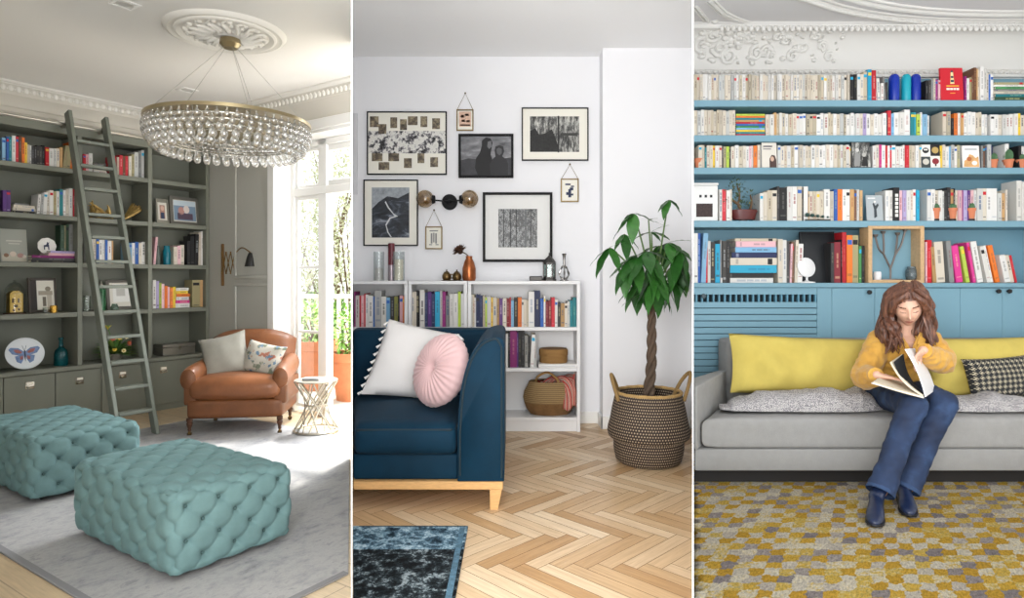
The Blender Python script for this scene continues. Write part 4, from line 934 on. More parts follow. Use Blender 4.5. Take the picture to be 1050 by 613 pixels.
def herring_floor():
    L_, W_ = .40, .0667; n = 6; bm = bmesh.new(); uvl = bm.loops.layers.uv.new('UVMap'); at = bm.faces.layers.float.new('plank')
    rnd = random.Random(8); c, s = math.cos(R(-45)), math.sin(R(-45)); g = .0011
    def inside(p): return 1.15 < p[1] < 4.95 and xl(p[1])-.5 < p[0] < xr(p[1])+.5
    def clipq(poly):                                            # keep what lies between the partitions
        for (px_, side) in (('l', 1), ('r', -1)):
            out = []
            def dist(p): return (p[0]-(xl(p[1])-.001)) if px_ == 'l' else ((xr(p[1])+.001)-p[0])
            for i in range(len(poly)):
                a, b = poly[i], poly[(i+1) % len(poly)]; da, db = dist(a), dist(b)
                if da >= 0: out.append(a)
                if da*db < 0: t = da/(da-db); out.append(tuple(a[k]+(b[k]-a[k])*t for k in range(4)))
            poly = out
            if len(poly) < 3: return None
        for lim, sg in ((1.2, 1), (YW+.05, -1)):
            out = []
            for i in range(len(poly)):
                a, b = poly[i], poly[(i+1) % len(poly)]; da, db = (a[1]-lim)*sg, (b[1]-lim)*sg
                if da >= 0: out.append(a)
                if da*db < 0: t = da/(da-db); out.append(tuple(a[k]+(b[k]-a[k])*t for k in range(4)))
            poly = out
            if len(poly) < 3: return None
        return poly
    for i in range(-90, 91):
        for j in range(-90, 91):
            mm = (i-j) % (2*n)
            if mm == 0: x0, y0, x1, y1, hor = i*W_, j*W_, i*W_+L_, j*W_+W_, 1
            elif mm == 2*n-1: x0, y0, x1, y1, hor = i*W_, j*W_, i*W_+W_, j*W_+L_, 0
            else: continue
            ccx, ccy = (x0+x1)/2, (y0+y1)/2; wx, wy_ = ccx*c-ccy*s, ccx*s+ccy*c+3.0
            if not inside((wx, wy_)): continue
            o = rnd.random()*20; pv = rnd.random(); pv = pv*.85+.1 if rnd.random() > .1 else pv*.2
            quad = []
            for (x, y) in ((x0+g, y0+g), (x1-g, y0+g), (x1-g, y1-g), (x0+g, y1-g)):
                u, v = (x-x0, y-y0) if hor else (y-y0, x-x0); quad.append((x*c-y*s, x*s+y*c+3.0, u+o, v+o*.37))
            q = clipq(quad)
            if not q: continue
            f = bm.faces.new([bm.verts.new((p[0], p[1], Z2)) for p in q]); f[at] = pv; f.material_index = 0
            for lp_, p in zip(f.loops, q): lp_[uvl].uv = (p[2], p[3])
    # screed under the planks
    pts = [(xl(1.2), 1.2), (xr(1.2), 1.2), (xr(YW+.05), YW+.05), (xl(YW+.05), YW+.05)]
    tv = [bm.verts.new((a, b, Z2-.002)) for a, b in pts]; bv = [bm.verts.new((a, b, 0.0)) for a, b in pts]
    for f in ([tv], [bv[::-1]]): bm.faces.new(f[0]).material_index = 1
    for k in range(4): bm.faces.new([bv[k], bv[(k+1) % 4], tv[(k+1) % 4], tv[k]]).material_index = 1
    bmesh.ops.recalc_face_normals(bm, faces=bm.faces)
    for f in bm.faces:
        if f.material_index == 0 and f.normal.z < 0: f.normal_flip()
    me = bpy.data.meshes.new('floor_middle'); bm.to_mesh(me); bm.free(); me.materials.append(hm); me.materials.append(gapm)
    o = bpy.data.objects.new('floor_middle', me); C.objects.link(o); struct(o)
herring_floor()
# ---- white bookcases
whitel = mat('e9e9ea', .4)
ZT = P(500, 288, YB).z; TH = .024
def unit(label, p0, p1, shelves, left_poly=False):
    t = thing('bookcase', label, 'bookcase', (0, 0, Z2), group=None); x0, x1 = (X(p0, YB) if p0 else None), X(p1, YB)
    yb = YW-.004; L0 = [(xl(YB)+.001, YB), (xl(yb)+.001, yb)] if left_poly else [(x0, YB), (x0, yb)]
    def board(z0, z1, a, y0, nm):
        mb = MB(); pl_ = [(xl(y0)+.001 if left_poly else x0+a, y0), (x1-a, y0), (x1-a, yb), (xl(yb)+.001 if left_poly else x0+a, yb)]
        mb.prism(pl_, z0-Z2, z1-Z2, whitel, .0015); mb.build(nm, t)
    board(ZT-TH, ZT, 0, YB-.002, 'top_board')
    if not left_poly: mb = MB(); mb.box(x0, YB, 0, x0+TH, yb, ZT-TH-Z2-.0002, whitel, .001); mb.build('side_panel', t)
    mb = MB(); mb.box(x1-TH, YB, 0, x1, yb, ZT-TH-Z2-.0002, whitel, .001); mb.build('side_panel', t)
    for z in shelves: board(z-TH, z, TH+.0003, YB+.003, 'shelf')
    mb = MB(); a = (xl(yb-.006)+.001) if left_poly else x0+TH+.0003
    mb.box(a, yb-.006, .001, x1-TH-.0003, yb, ZT-TH-Z2-.0003, whitel); mb.build('back_panel', t)
    mb = MB(); mb.box((xl(YB+.02)+.001) if left_poly else x0+TH+.0003, YB+.015, .0005, x1-TH-.0003, YB+.03, shelves[-1]-TH-Z2-.0003, whitel, .001); mb.build('plinth', t)
    return t
zA, zB, zC = P(500, 335.5, YB).z, P(500, 377.5, YB).z, P(500, 428, YB).z
unit('white bookcase cut by the left edge of the middle picture, behind the pillow', None, 418, (zA, zB, zC), True)
unit('narrow white bookcase behind the sofa between the other two', 418.6, 479, (zA, zB, zC))
unit('wide white bookcase with belly basket beside the tall plant', 479.6, 595, (zA, zB, zC))
Gw = 'books in the white bookcases'
kw = dict(fr=I4, group=Gw, depth=.17)
row(yv=YB+.03, z=zA, px0=363, top=304, where='on left white bookcase', seed=31, spec='mg1.5@299 wh4@303 rd1.5@303 lp3@303 rd1.5@301 wh3@302 wh5@303 bl1.5@304 lg7@298 wh5@304 lb4@305 dk4@304 ol4@304 bk1.5@303 lp3.5@303 or1.5@304 cr4@305 rd1@300 cr7.5@299', **kw)
row(yv=YB+.03, z=zA, px0=425.5, top=300, where='on narrow white bookcase', seed=32, spec='bk5@298 wh5@297 nv3@300 pu4@299 nv3.5@301 cy5@299 lg2.5@298 mg3.5@299 gy4@303 wh4@301 wh4.5@301 li3@299 wh5@301 ec4@300 wh3@302 ec2@302', **kw)
row(yv=YB+.03, z=zA, px0=485.5, top=305, where='on upper shelf, wide white bookcase', seed=33, spec='wh2.5@305 nv3.5@302 nv3.5@303 ec2.5@303 li2@305 wh4@304 ye2@305 cr4@305 ta2.5@306 pu3.5@306 cr4@306 dr3@306 rd1.5@305 lb3@308 bk4@305 or4@305 wh2@307 cr3@307 ec2@308 wh6@299 nv6@298 bl3.5@306 wh2@303 dr3@309 dr3@308 rd3.5@305 wh3@307 bk3@310 ta4@311 cr3@311 lg2.5@309 te3@308 te3@305 te4@306', **kw)
row(yv=YB+.03, z=zB, px0=508, top=345, where='on middle shelf, wide white bookcase', seed=34, spec='cr3@345 wh3@346 wh7@342 bk2@340 mg7@339 pu1.5@341 bk3@339 bk3.5@339 gy3.5@344 bk2@345 wh4@343/3 lg2.5@346', **kw)
# ---- things on the white bookcases
def top_item(px, dy=.1): return X(px, YB+dy)
gl2 = thin_glass('m_cylinder_glass', 'f6f8f8', .03); wax = mat('f1e8d2', .6)
def zpx(py, dy=.1): return P(500, py, YB+dy).z
for (p0, p1, pt, cz, lb, wm) in ((383, 394, 258, 275, 'clear glass candle cylinder nearest the partition on the left white bookcase', mat('cfcbc6', .7)), (403, 415, 258, 266, 'clear glass cylinder with a cream candle right of the burgundy tube', wax)):
    r_ = (top_item(p1)-top_item(p0))/2; c = (top_item((p0+p1)/2), YB+.1, ZT); hgt = zpx(pt)-ZT
    t = thing('candle_cylinder', lb, 'candle holder', c); mb = MB(); mb.lathe([(0, 0), (r_, 0), (r_, hgt), (r_*.94, hgt), (r_*.94, .006), (0, .006)], gl2, 28); mb.build('glass', t)
    mb = MB(); mb.lathe([(0, .0065), (r_*.75, .0065), (r_*.75, zpx(cz)-ZT), (0, zpx(cz)-ZT-.004)], wm, 20); mb.tube([(0, 0, zpx(cz)-ZT-.006), (.001, 0, zpx(cz)-ZT+.01)], .0012, black, 5); mb.build('candle', t)
r_ = (top_item(404)-top_item(397))/2; hgt = zpx(249)-ZT; t = thing('burgundy_tube', 'slim burgundy tube with silver lower half between the candle cylinders', 'tube', (top_item(400.3), YB+.14, ZT))
mb = MB(); mb.lathe([(0, hgt*.42), (r_, hgt*.42), (r_, hgt*.985), (r_*.8, hgt), (0, hgt)], mat('6a2632', .3), 20); mb.build('burgundy_top', t)
mb = MB(); mb.lathe([(0, 0), (r_, 0), (r_, hgt*.418), (0, hgt*.418)], mat('a79aa0', .3, .4), 20); mb.build('silver_base', t)
# two little brass pots on a tray
t = thing('brass_tray', 'small dark tray carrying two little brass pots', 'tray', (top_item(463.5), YB+.1, ZT)); hw = (top_item(475)-top_item(452))/2
abr = mat('6f5a3a', .35, .85); mb = MB(); mb.lathe([(0, 0), (.9, 0), (1, .006), (.97, .006), (.9, .003), (0, .003)], abr, 28, sx=hw, sy=.06); mb.build('dish', t)
for px, lb, s in ((458, 'little brass pot with handle on the left of the tray', -1), (468.5, 'little brass pot with handle beside the copper vase', 1)):
    t = thing('brass_pot', lb, 'pot', (top_item(px), YB+.1, ZT+.0035)); k = .033; mb = MB(); mb.lathe([(0, 0), (k*.75, 0), (k, k*.5), (k*1.0, k*1.1), (k*.8, k*1.5), (k*.6, k*1.7), (0, k*1.7)], abr, 20); mb.build('body', t)
    mb = MB(); mb.lathe([(k*.65, k*1.71), (k*.5, k*1.9), (k*.15, k*2.05), (k*.12, k*2.15), (k*.2, k*2.3), (0, k*2.45)], abr, 16); mb.build('lid', t)
    mb = MB(); mb.tube(spline([(s*-1*k*.9, 0, k*1.3), (s*-1*k*1.5, 0, k*1.35), (s*-1*k*1.5, 0, k*.7), (s*-1*k*.95, 0, k*.5)], 5), .0035, abr, 6); mb.build('handle', t)
copper = mat('a8623a', .3, .75, var=.35, vs=22, bump=.2, bs=60)
hgt = zpx(262.5)-ZT; r_ = (top_item(488)-top_item(474))/2; c = (top_item(481), YB+.1, ZT); t = thing('copper_vase', 'mottled copper vase beside the little brass pots', 'vase', c)
mb = MB(); mb.lathe([(0, 0), (r_*.85, 0), (r_, hgt*.12), (r_*.98, hgt*.5), (r_*.7, hgt*.78), (r_*.45, hgt*.9), (r_*.5, hgt), (r_*.38, hgt), (r_*.3, hgt*.9), (0, hgt*.86)], copper, 28); mb.build('body', t)
hd = V((top_item(472), YB+.09, zpx(258))); t = thing('artichoke_stem', 'dried brown artichoke flower leaning out of the copper vase', 'dried flower', (c[0], c[1], ZT+hgt*.87))
rel = hd-V((c[0], c[1], ZT+hgt*.87)); mb = MB(); mb.tube(bez((0, 0, 0), (0, 0, .04), rel, 6), .004, mat('5b4734', .8), 6); mb.build('stem', t); mb = MB(); rnd = random.Random(2); am, am2 = mat('4f3527', .7), mat('6b4a35', .7)
ax = (rel-V((0, 0, -.02))).normalized(); ax = V((-.45, -.3, .84)).normalized(); tq = MX.Translation(rel) @ ax.to_track_quat('Z', 'Y').to_matrix().to_4x4()
for rg, (n_, el, l) in enumerate(((9, .15, .05), (8, .55, .048), (7, .95, .042), (4, 1.3, .036))):
    for k in range(n_):
        a = 2*PI*(k+rg*.5)/n_; d = V((math.cos(a)*math.cos(el), math.sin(a)*math.cos(el), math.sin(el))); leafpoly(mb, tq @ (d*.012), tq.to_3x3() @ d, l, .016, (am, am2)[k % 2], tq.to_3x3() @ V((0, 0, 1)), 4, 0)
mb.ell(rel, .02, am, 10); mb.build('flower_head', t)
pewter = mat('4c4a48', .4, .7)
mb = MB(); hw = (top_item(556)-top_item(543))/2; mb.box(-hw, -.04, 0, hw, .03, zpx(283)-ZT, mat('3a3836', .5, .3), .004); mb.box(-hw+.004, -.0415, .006, hw-.004, -.039, zpx(283)-ZT-.006, mat('5a5754', .5, .3)); mb.bm.transform(MX.Translation(V((top_item(549.5), YB+.1, ZT)))); tag(mb.build('small_box'), 'small flat dark box lying left of the lantern', 'box')
hgt = zpx(258)-ZT; r_ = (top_item(570)-top_item(556.5))/2; t = thing('lantern', 'small pewter lantern with pointed roof on the wide white bookcase', 'lantern', (top_item(563.3), YB+.1, ZT))
mb = MB(); mb.lathe([(0, 0), (r_*1.05, 0), (r_*1.05, .012), (r_*.9, .02), (0, .02)], pewter, 6); mb.build('base', t)
mb = MB()
for k in range(6): a = 2*PI*k/6; mb.tube([(r_*.88*math.cos(a), r_*.88*math.sin(a), .02), (r_*.88*math.cos(a), r_*.88*math.sin(a), hgt*.6)], .005, pewter, 6)
mb.lathe([(r_*.93, hgt*.56), (r_*.93, hgt*.62), (r_*.8, hgt*.62), (r_*.8, hgt*.56), (r_*.93, hgt*.56)], pewter, 6)
mb.lathe([(r_*.93, .02), (r_*.93, hgt*.14), (r_*.8, hgt*.14), (r_*.8, .02), (r_*.93, .02)], pewter, 6); mb.build('frame', t)
mb = MB(); mb.lathe([(r_*.84, .025), (r_*.84, hgt*.58)], thin_glass('m_lantern_glass', 'b9cdc6', .06), 6); mb.build('pane', t)
mb = MB(); mb.lathe([(r_*1.05, hgt*.62), (r_*.75, hgt*.72), (r_*.3, hgt*.82), (.004, hgt*.88), (.004, hgt*.9), (.007, hgt*.92), (.003, hgt*.95), (0, hgt*.99)], pewter, 6); mb.build('roof', t)
silv = mat('8b8885', .22, .9); hgt = zpx(260)-ZT; r_ = (top_item(584.5)-top_item(573))/2; t = thing('silver_vase', 'silver twisted bud vase with open loops at the right end of the bookcase', 'vase', (top_item(578.5), YB+.1, ZT))
mb = MB()
mb.lathe([(0, 0), (r_*.8, 0), (r_*.8, .006), (r_*.4, .012), (0, .014)], silv, 18); mb.build('foot', t)
mb = MB()
for k in range(3):
    a = 2*PI*k/3+.5; d = V((math.cos(a), math.sin(a), 0)); mb.tube(spline([d*r_*.35+V((0, 0, .012)), d*r_*.95+V((0, 0, hgt*.22)), d*r_*.6+V((0, 0, hgt*.45)), V((0, 0, hgt*.58))], 6), [.006+.002*math.sin(i) for i in range(19)], silv, 8)
mb.lathe([(0, hgt*.54), (.009, hgt*.56), (.0075, hgt*.75), (.011, hgt*.9), (.017, hgt), (.013, hgt), (.006, hgt*.8), (0, hgt*.78)], silv, 16); mb.build('body', t)
# ---- round box on a white tray, belly basket with striped cloth
def weave(name, c1, c2, s1, s2, rot=0, thr=.5, zs=1):
    m, nt, p = newmat(name); L = nt.links.new; tc = nd(nt, 'ShaderNodeTexCoord'); sp = nd(nt, 'ShaderNodeSeparateXYZ'); L(tc.outputs['Object'], sp.inputs[0])
    at = nd(nt, 'ShaderNodeMath', operation='ARCTAN2'); L(sp.outputs['Y'], at.inputs[0]); L(sp.outputs['X'], at.inputs[1])
    zrow = nd(nt, 'ShaderNodeMath', operation='MULTIPLY', i_1=s2); L(sp.outputs['Z'], zrow.inputs[0])
    fl = nd(nt, 'ShaderNodeMath', operation='FLOOR'); L(zrow.outputs[0], fl.inputs[0])
    wob = nd(nt, 'ShaderNodeTexNoise', i_Scale=9.0, i_Detail=2.0); L(tc.outputs['Object'], wob.inputs['Vector'])
    an = nd(nt, 'ShaderNodeMath', operation='MULTIPLY', i_1=s1); L(at.outputs[0], an.inputs[0])
    sh_ = nd(nt, 'ShaderNodeMath', operation='MULTIPLY_ADD', i_1=.5); L(fl.outputs[0], sh_.inputs[0]); L(an.outputs[0], sh_.inputs[2])
    w2 = nd(nt, 'ShaderNodeMath', operation='MULTIPLY_ADD', i_1=1.2); L(wob.outputs['Fac'], w2.inputs[0]); L(sh_.outputs[0], w2.inputs[2])
    fr = nd(nt, 'ShaderNodeMath', operation='FRACT'); L(w2.outputs[0], fr.inputs[0])
    fz_ = nd(nt, 'ShaderNodeMath', operation='FRACT'); L(zrow.outputs[0], fz_.inputs[0])
    a1 = nd(nt, 'ShaderNodeMath', operation='PINGPONG', i_1=.5); L(fr.outputs[0], a1.inputs[0]); b1 = nd(nt, 'ShaderNodeMath', operation='PINGPONG', i_1=.5); L(fz_.outputs[0], b1.inputs[0])
    ml = nd(nt, 'ShaderNodeMath', operation='MULTIPLY'); L(a1.outputs[0], ml.inputs[0]); L(b1.outputs[0], ml.inputs[1])
    r = ramp(nt, [(thr*.25-.03, c2), (thr*.25+.03, c1)]); L(ml.outputs[0], r.inputs[0]); L(r.outputs[0], p.inputs['Base Color']); p.inputs['Roughness'].default_value = .8
    bp = nd(nt, 'ShaderNodeBump', i_Strength=.9, i_Distance=.006); L(ml.outputs[0], bp.inputs['Height']); L(bp.outputs[0], p.inputs['Normal']); return m
straw = weave('m_straw', 'b58a50', '7d5a30', 14, 110, thr=.25); straw2 = weave('m_straw_pale', 'b09467', '7c6340', 17, 75, thr=.3)
mb = MB(); x0, x1 = X(552, YB+.05), X(592, YB+.05)-.006; mb.box(x0, YB+.008, zB, x1, YB+.24, zB+.028, white_paint, .006); mb.box(x0+.015, YB+.0065, zB+.008, x1-.015, YB+.009, zB+.02, mat('dcdcde', .5)); tag(mb.build('flat_box'), 'flat white box under the round straw box', 'box')
c = V((X(567.5, YB+.13), YB+.13, zB+.0285)); r_ = (X(582, YB+.13)-X(553, YB+.13))/2; h1 = zpx(357, .13)-c.z; t = thing('round_straw_box', 'round woven straw box with lid on the flat white box', 'box', c)
mb = MB(); mb.lathe([(0, 0), (r_*.96, 0), (r_*.98, .01), (r_*.98, h1*.55), (0, h1*.55)], straw, 40); mb.build('body', t)
mb = MB(); mb.lathe([(r_, h1*.5), (r_*1.02, h1*.55), (r_*1.02, h1*.88), (r_*.95, h1), (0, h1)], straw, 40); mb.build('lid', t)
c = V((X(565, YB+.135), YB+.137, zC)); r_ = .20; r_ = min(r_, .125) if False else .126
W2 = (X(592, YB+.1)-X(536, YB+.1))/2; h1 = zpx(391, .05)-zC
t = thing('belly_basket', 'seagrass belly basket on the bottom shelf of the white bookcase', 'basket', (X(564, YB+.1), YB+.135, zC)); sy_ = .13/W2
mb = MB(); mb.lathe([(0, .002), (W2*.7, .002), (W2*.86, h1*.16), (W2*.95, h1*.36)], mat('7d5c38', .85, bump=.5, bs=90, var=.2, vs=30), 44, sx=1, sy=sy_); mb.build('lower_body', t)
mb = MB(); mb.lathe([(W2*.95, h1*.36), (W2*.985, h1*.5), (W2*.94, h1*.68), (W2*.8, h1*.88), (W2*.76, h1*.97), (W2*.73, h1*.97), (W2*.76, h1*.85), (W2*.88, h1*.6), (W2*.6, h1*.2), (0, h1*.18)], straw2, 44, sx=1, sy=sy_); mb.build('upper_body', t)
mb = MB(); mb.tube(spline([(-W2*.52, -.02, h1*.93), (-W2*.45, -.05, h1*1.12), (-W2*.1, -.07, h1*1.25), (W2*.22, -.075, h1*1.08), (W2*.32, -.08, h1*.9)], 6), .008, mat('a5814e', .8, bump=.4, bs=80), 8); mb.build('handle', t)
def striped():
    m, nt, p = newmat('m_striped_cloth'); L = nt.links.new; uv = nd(nt, 'ShaderNodeUVMap', uv_map='UVMap'); sp = nd(nt, 'ShaderNodeSeparateXYZ'); L(uv.outputs[0], sp.inputs[0])
    mu = nd(nt, 'ShaderNodeMath', operation='MULTIPLY', i_1=6.0); L(sp.outputs['X'], mu.inputs[0]); fr = nd(nt, 'ShaderNodeMath', operation='FRACT'); L(mu.outputs[0], fr.inputs[0])
    r = ramp(nt, [(0, 'b1453d'), (.34, 'cdbfae'), (.42, '3d3335'), (.52, 'cdbfae'), (.6, 'c25a48'), (.8, 'e0d2c2'), (.9, 'b1453d')], 'CONSTANT'); L(fr.outputs[0], r.inputs[0]); L(r.outputs[0], p.inputs['Base Color']); p.inputs['Roughness'].default_value = .9; return m
stm = striped()
def cloth_mesh(name, fn, nu, nv, m, thick, label=None, cat=None, parent=None, frame=None):
    bm = bmesh.new(); uvl = bm.loops.layers.uv.new('UVMap'); vs = [[bm.verts.new(fn(i/nu, j/nv)) for j in range(nv+1)] for i in range(nu+1)]
    for i in range(nu):
        for j in range(nv):
            f = bm.faces.new([vs[i][j], vs[i+1][j], vs[i+1][j+1], vs[i][j+1]])
            for lp_, (a, b) in zip(f.loops, ((i, j), (i+1, j), (i+1, j+1), (i, j+1))): lp_[uvl].uv = (a/nu, b/nv)
    bmesh.ops.recalc_face_normals(bm, faces=bm.faces); bmesh.ops.solidify(bm, geom=bm.faces[:], thickness=thick)
    xs = [v.co.copy() for v in bm.verts]; o = bpy.data.objects.new(name, bpy.data.meshes.new(name))
    if not parent:
        b = V(((min(v.x for v in xs)+max(v.x for v in xs))/2, (min(v.y for v in xs)+max(v.y for v in xs))/2, min(v.z for v in xs))); bm.transform(MX.Translation(-b)); o.matrix_world = (frame or I4) @ MX.Translation(b)
    bm.to_mesh(o.data); bm.free(); o.data.materials.append(m); o.data.polygons.foreach_set('use_smooth', [True]*len(o.data.polygons)); C.objects.link(o)
    if parent: o.parent = parent
    if label: tag(o, label, cat)
    return o
bx_, by_ = X(564, YB+.1), YB+.135
def clothf(u, v):
    s = [(W2*-.15, .02, h1*.8), (W2*.3, -.0, h1*1.06), (W2*.62, -.06, h1*1.02), (W2*.8, -.105, h1*.72), (W2*.82, -.128, h1*.3)]
    p = spline(s, 6); k = v*(len(p)-1); i = min(int(k), len(p)-2); q = p[i].lerp(p[i+1], k-i)
    wd = .05+.05*v; a = (u-.5)*2
    return (min(bx_+q.x+a*wd*(.75 if v > .5 else 1), X(594.5, YB)-TH-.006), by_+q.y-.012*math.cos(a*6+v*3)+.05*a*a*(1-v)-.01, zC+q.z+a*.028*v+.012*math.sin(a*7+2*v))
cloth_mesh('striped_cloth', clothf, 14, 16, stm, .003, 'red and cream striped cloth hanging out of the belly basket', 'cloth')
# ---- pictures on the wall
def print_mat(name, kind):
    m, nt, p = newmat(name); L = nt.links.new; tc = nd(nt, 'ShaderNodeTexCoord'); mp = nd(nt, 'ShaderNodeMapping'); L(tc.outputs['Object'], mp.inputs[0])
    p.inputs['Roughness'].default_value = .35
    def noise(s, d=6., r_=.65, dist=0): n = nd(nt, 'ShaderNodeTexNoise', i_Scale=s, i_Detail=d, i_Roughness=r_, i_Distortion=dist); L(mp.outputs[0], n.inputs['Vector']); return n.outputs['Fac']
    if kind == 'mountain': mp.inputs['Rotation'].default_value = (0, .6, 0); mp.inputs['Scale'].default_value = (1, 1, 2.2); o, st = noise(7, 8, .7, .8), [(.36, '14171c'), (.5, '2b3039'), (.58, '555d69'), (.66, '9aa0a8')]
    elif kind == 'abstract': mp.inputs['Scale'].default_value = (3, 1, 1); o, st = noise(9, 9, .8), [(.42, '151515'), (.5, '5a5a58'), (.58, 'b9b8b2'), (.7, 'd8d7d0')]
    elif kind == 'forest': mp.inputs['Scale'].default_value = (1.6, 1, .8); o, st = noise(34, 9, .85), [(.46, '08090a'), (.51, '1c1d1e'), (.545, 'b9bbbb'), (.575, '1a1b1c'), (.7, '0c0d0e')]
    elif kind == 'sky': mp.inputs['Scale'].default_value = (1, 1, 3); o, st = noise(6, 5, .6), [(.3, '2d2d31'), (.55, '77777b'), (.75, 'b4b4b6')]
    elif kind == 'blots': o, st = noise(26, 6, .7), [(.40, '1b1a1c'), (.47, '77757a'), (.52, 'e6e4de'), (.7, 'd2d0cb')]
    elif kind == 'sepia': o, st = noise(38, 4, .6), [(.3, '2c2620'), (.5, '6b5f50'), (.65, 'a39678')]
    r = ramp(nt, st); L(o, r.inputs[0]); L(r.outputs[0], p.inputs['Base Color']); return m
mats_ = {k: print_mat('m_print_'+k, k) for k in ('mountain', 'abstract', 'forest', 'sky', 'blots', 'sepia')}
cream_mat = mat('efece1', .8); blackf = mat('121113', .6, spec=.25); ink = mat('121214', .5); warm = mat('c9a06a', .35, .7)
def wall_frame(label, p0, y0, p1, y1, fw, depth, fmat, matm, inner, tilt=0):
    Yf = YW-depth-.002; a, b = P(p0, y1, Yf), P(p1, y0, Yf); w_, h_ = b.x-a.x, b.z-a.z; k = Yf/F
    t = thing('framed_picture', label, 'framed picture', ((a.x+b.x)/2, YW-.002, a.z), group=None); fw *= k
    mb = MB(); D = -depth
    for q in ((-w_/2, 0, -w_/2+fw, h_), (w_/2-fw, 0, w_/2, h_), (-w_/2+fw, 0, w_/2-fw, fw), (-w_/2+fw, h_-fw, w_/2-fw, h_)): mb.box(q[0], D, q[1], q[2], 0, q[3], fmat, .0015)
    mb.build('frame', t)
    mb = MB(); mb.box(-w_/2+fw, D*.55, fw, w_/2-fw, -.001, h_-fw, matm); mb.build('mat_board', t)
    def U(px, py): return ((px-(p0+p1)/2)*k, (y1-py)*k)
    for nm, items in inner:
        mb = MB()
        for it in items:
            if it[0] == 'r': _, x0, yy0, x1, yy1, lv, m = it; A_, B_ = U(x0, yy1), U(x1, yy0); mb.box(A_[0], D*.55-.0008*lv, A_[1], B_[0], D*.55, B_[1], m)
            else: _, pts, lv, m = it; mb.prism([U(*q) for q in pts], -D*.55, -D*.55+.0008*lv, m, tf=MX.Rotation(PI/2, 4, 'X'))
        mb.build(nm, t)
    return t
sp_ = mats_['sepia']
ph = [(379, 119, 388, 130), (388, 127, 396, 137), (400, 120, 407, 131), (410, 122, 417, 133), (418, 119, 428, 128), (431, 119, 438, 130), (443, 121, 451, 132), (381, 157, 392, 165), (398, 157, 409, 165), (388, 166, 399, 174), (414, 162, 422, 172), (428, 157, 435, 167), (441, 161, 449, 171)]
wall_frame('thin black frame with a collage of small sepia photos, upper left of the wall', 376, 114, 458, 179, 1.2, .02, blackf, cream_mat,
  [('printed_strip', [('r', 376.8, 134, 457, 157, 1, mats_['blots'])]), *[('small_photo', [('r', *q, 2, sp_)]) for q in ph]])
wall_frame('black framed print of a winding river in dark mountains, lowest at left', 372.5, 184, 428.5, 252, 1.2, .02, blackf, cream_mat,
  [('print', [('r', 381, 192, 419.5, 243.5, 1, mats_['mountain']), ('p', [(381, 192), (419.5, 192), (419.5, 197), (408, 203), (397, 201), (388, 207), (381, 214)], 2, mat('9aa0a6', .6, var=.3, vs=40)),
   ('p', [(395.3, 206), (398.4, 212), (403.6, 219), (408, 221.6), (400.3, 224), (396.2, 231), (398.2, 238), (401.6, 243), (400.2, 243), (397, 238), (395, 230), (399.2, 223), (404.5, 221.4), (397.4, 213), (394.4, 207)], 2, mat('d3d6d8', .6))])])
sil = mat('19191b', .6); sil2 = mat('29292c', .6); skyl = mat('a9a9ab', .6, var=.2, vs=15)
wall_frame('thick black framed dark photo of two people against a cloudy sky', 470, 137, 526.5, 182, 2.4, .028, blackf, mats_['sky'],
  [('print', [('p', [(472.5, 164), (480, 162), (500, 164), (524, 161), (524, 179.5), (472.5, 179.5)], 1, mat('3b3b3f', .6, var=.3, vs=20)),
   ('p', [(490, 179), (487, 172), (488, 162), (492, 156), (494, 149), (494, 144), (498, 140.5), (503, 141.5), (505, 146), (504, 152), (503, 158), (505, 164), (504, 179)], 2, sil),
   ('p', [(503, 179), (502, 168), (505, 163), (508, 160), (507, 154), (508, 150), (512, 148.5), (516, 150), (517, 155), (515, 160), (519, 163), (521, 168), (521, 179)], 3, sil2),
   ('p', [(509, 152.5), (511.5, 151), (514.5, 152.5), (514.5, 157), (512, 159), (509.5, 157)], 4, mat('57575a', .6)), ('p', [(500, 145), (503.5, 144), (504, 150), (501.5, 152.5), (499.5, 150)], 3, mat('6b6b6e', .6))])])
wall_frame('thin black frame with a black and white abstract diptych, top right of the wall', 535, 110, 603.5, 164.5, 1.2, .02, blackf, cream_mat,
  [('print', [('r', 543.5, 119, 572, 155.5, 1, mats_['abstract']), ('r', 573.5, 119, 594, 155.5, 1, mats_['abstract']), ('p', [(543.5, 134), (549, 131), (553, 138), (560, 136), (566, 132), (570, 142), (572, 148), (572, 155.5), (543.5, 155.5)], 2, mat('232322', .6, var=.5, vs=60)), ('r', 572, 118.5, 573.5, 156, 2, ink), ('r', 576, 136, 592, 139, 2, mat('3a3a38', .6))])])
wall_frame('thick black square frame with a dark forest print in a wide white mat', 495, 197, 566.5, 268.5, 2.6, .035, blackf, mat('e6e6e4', .8),
  [('print', [('r', 511, 214, 551, 253.5, 1, mats_['forest'])]+[('r', x, 214, x+.8, 253.5, 2, mat('202122', .6)) for x in (516, 523, 529, 544)]+[('r', 538, 214, 540, 253.5, 2, mat('6f7172', .6, var=.4, vs=60))])])
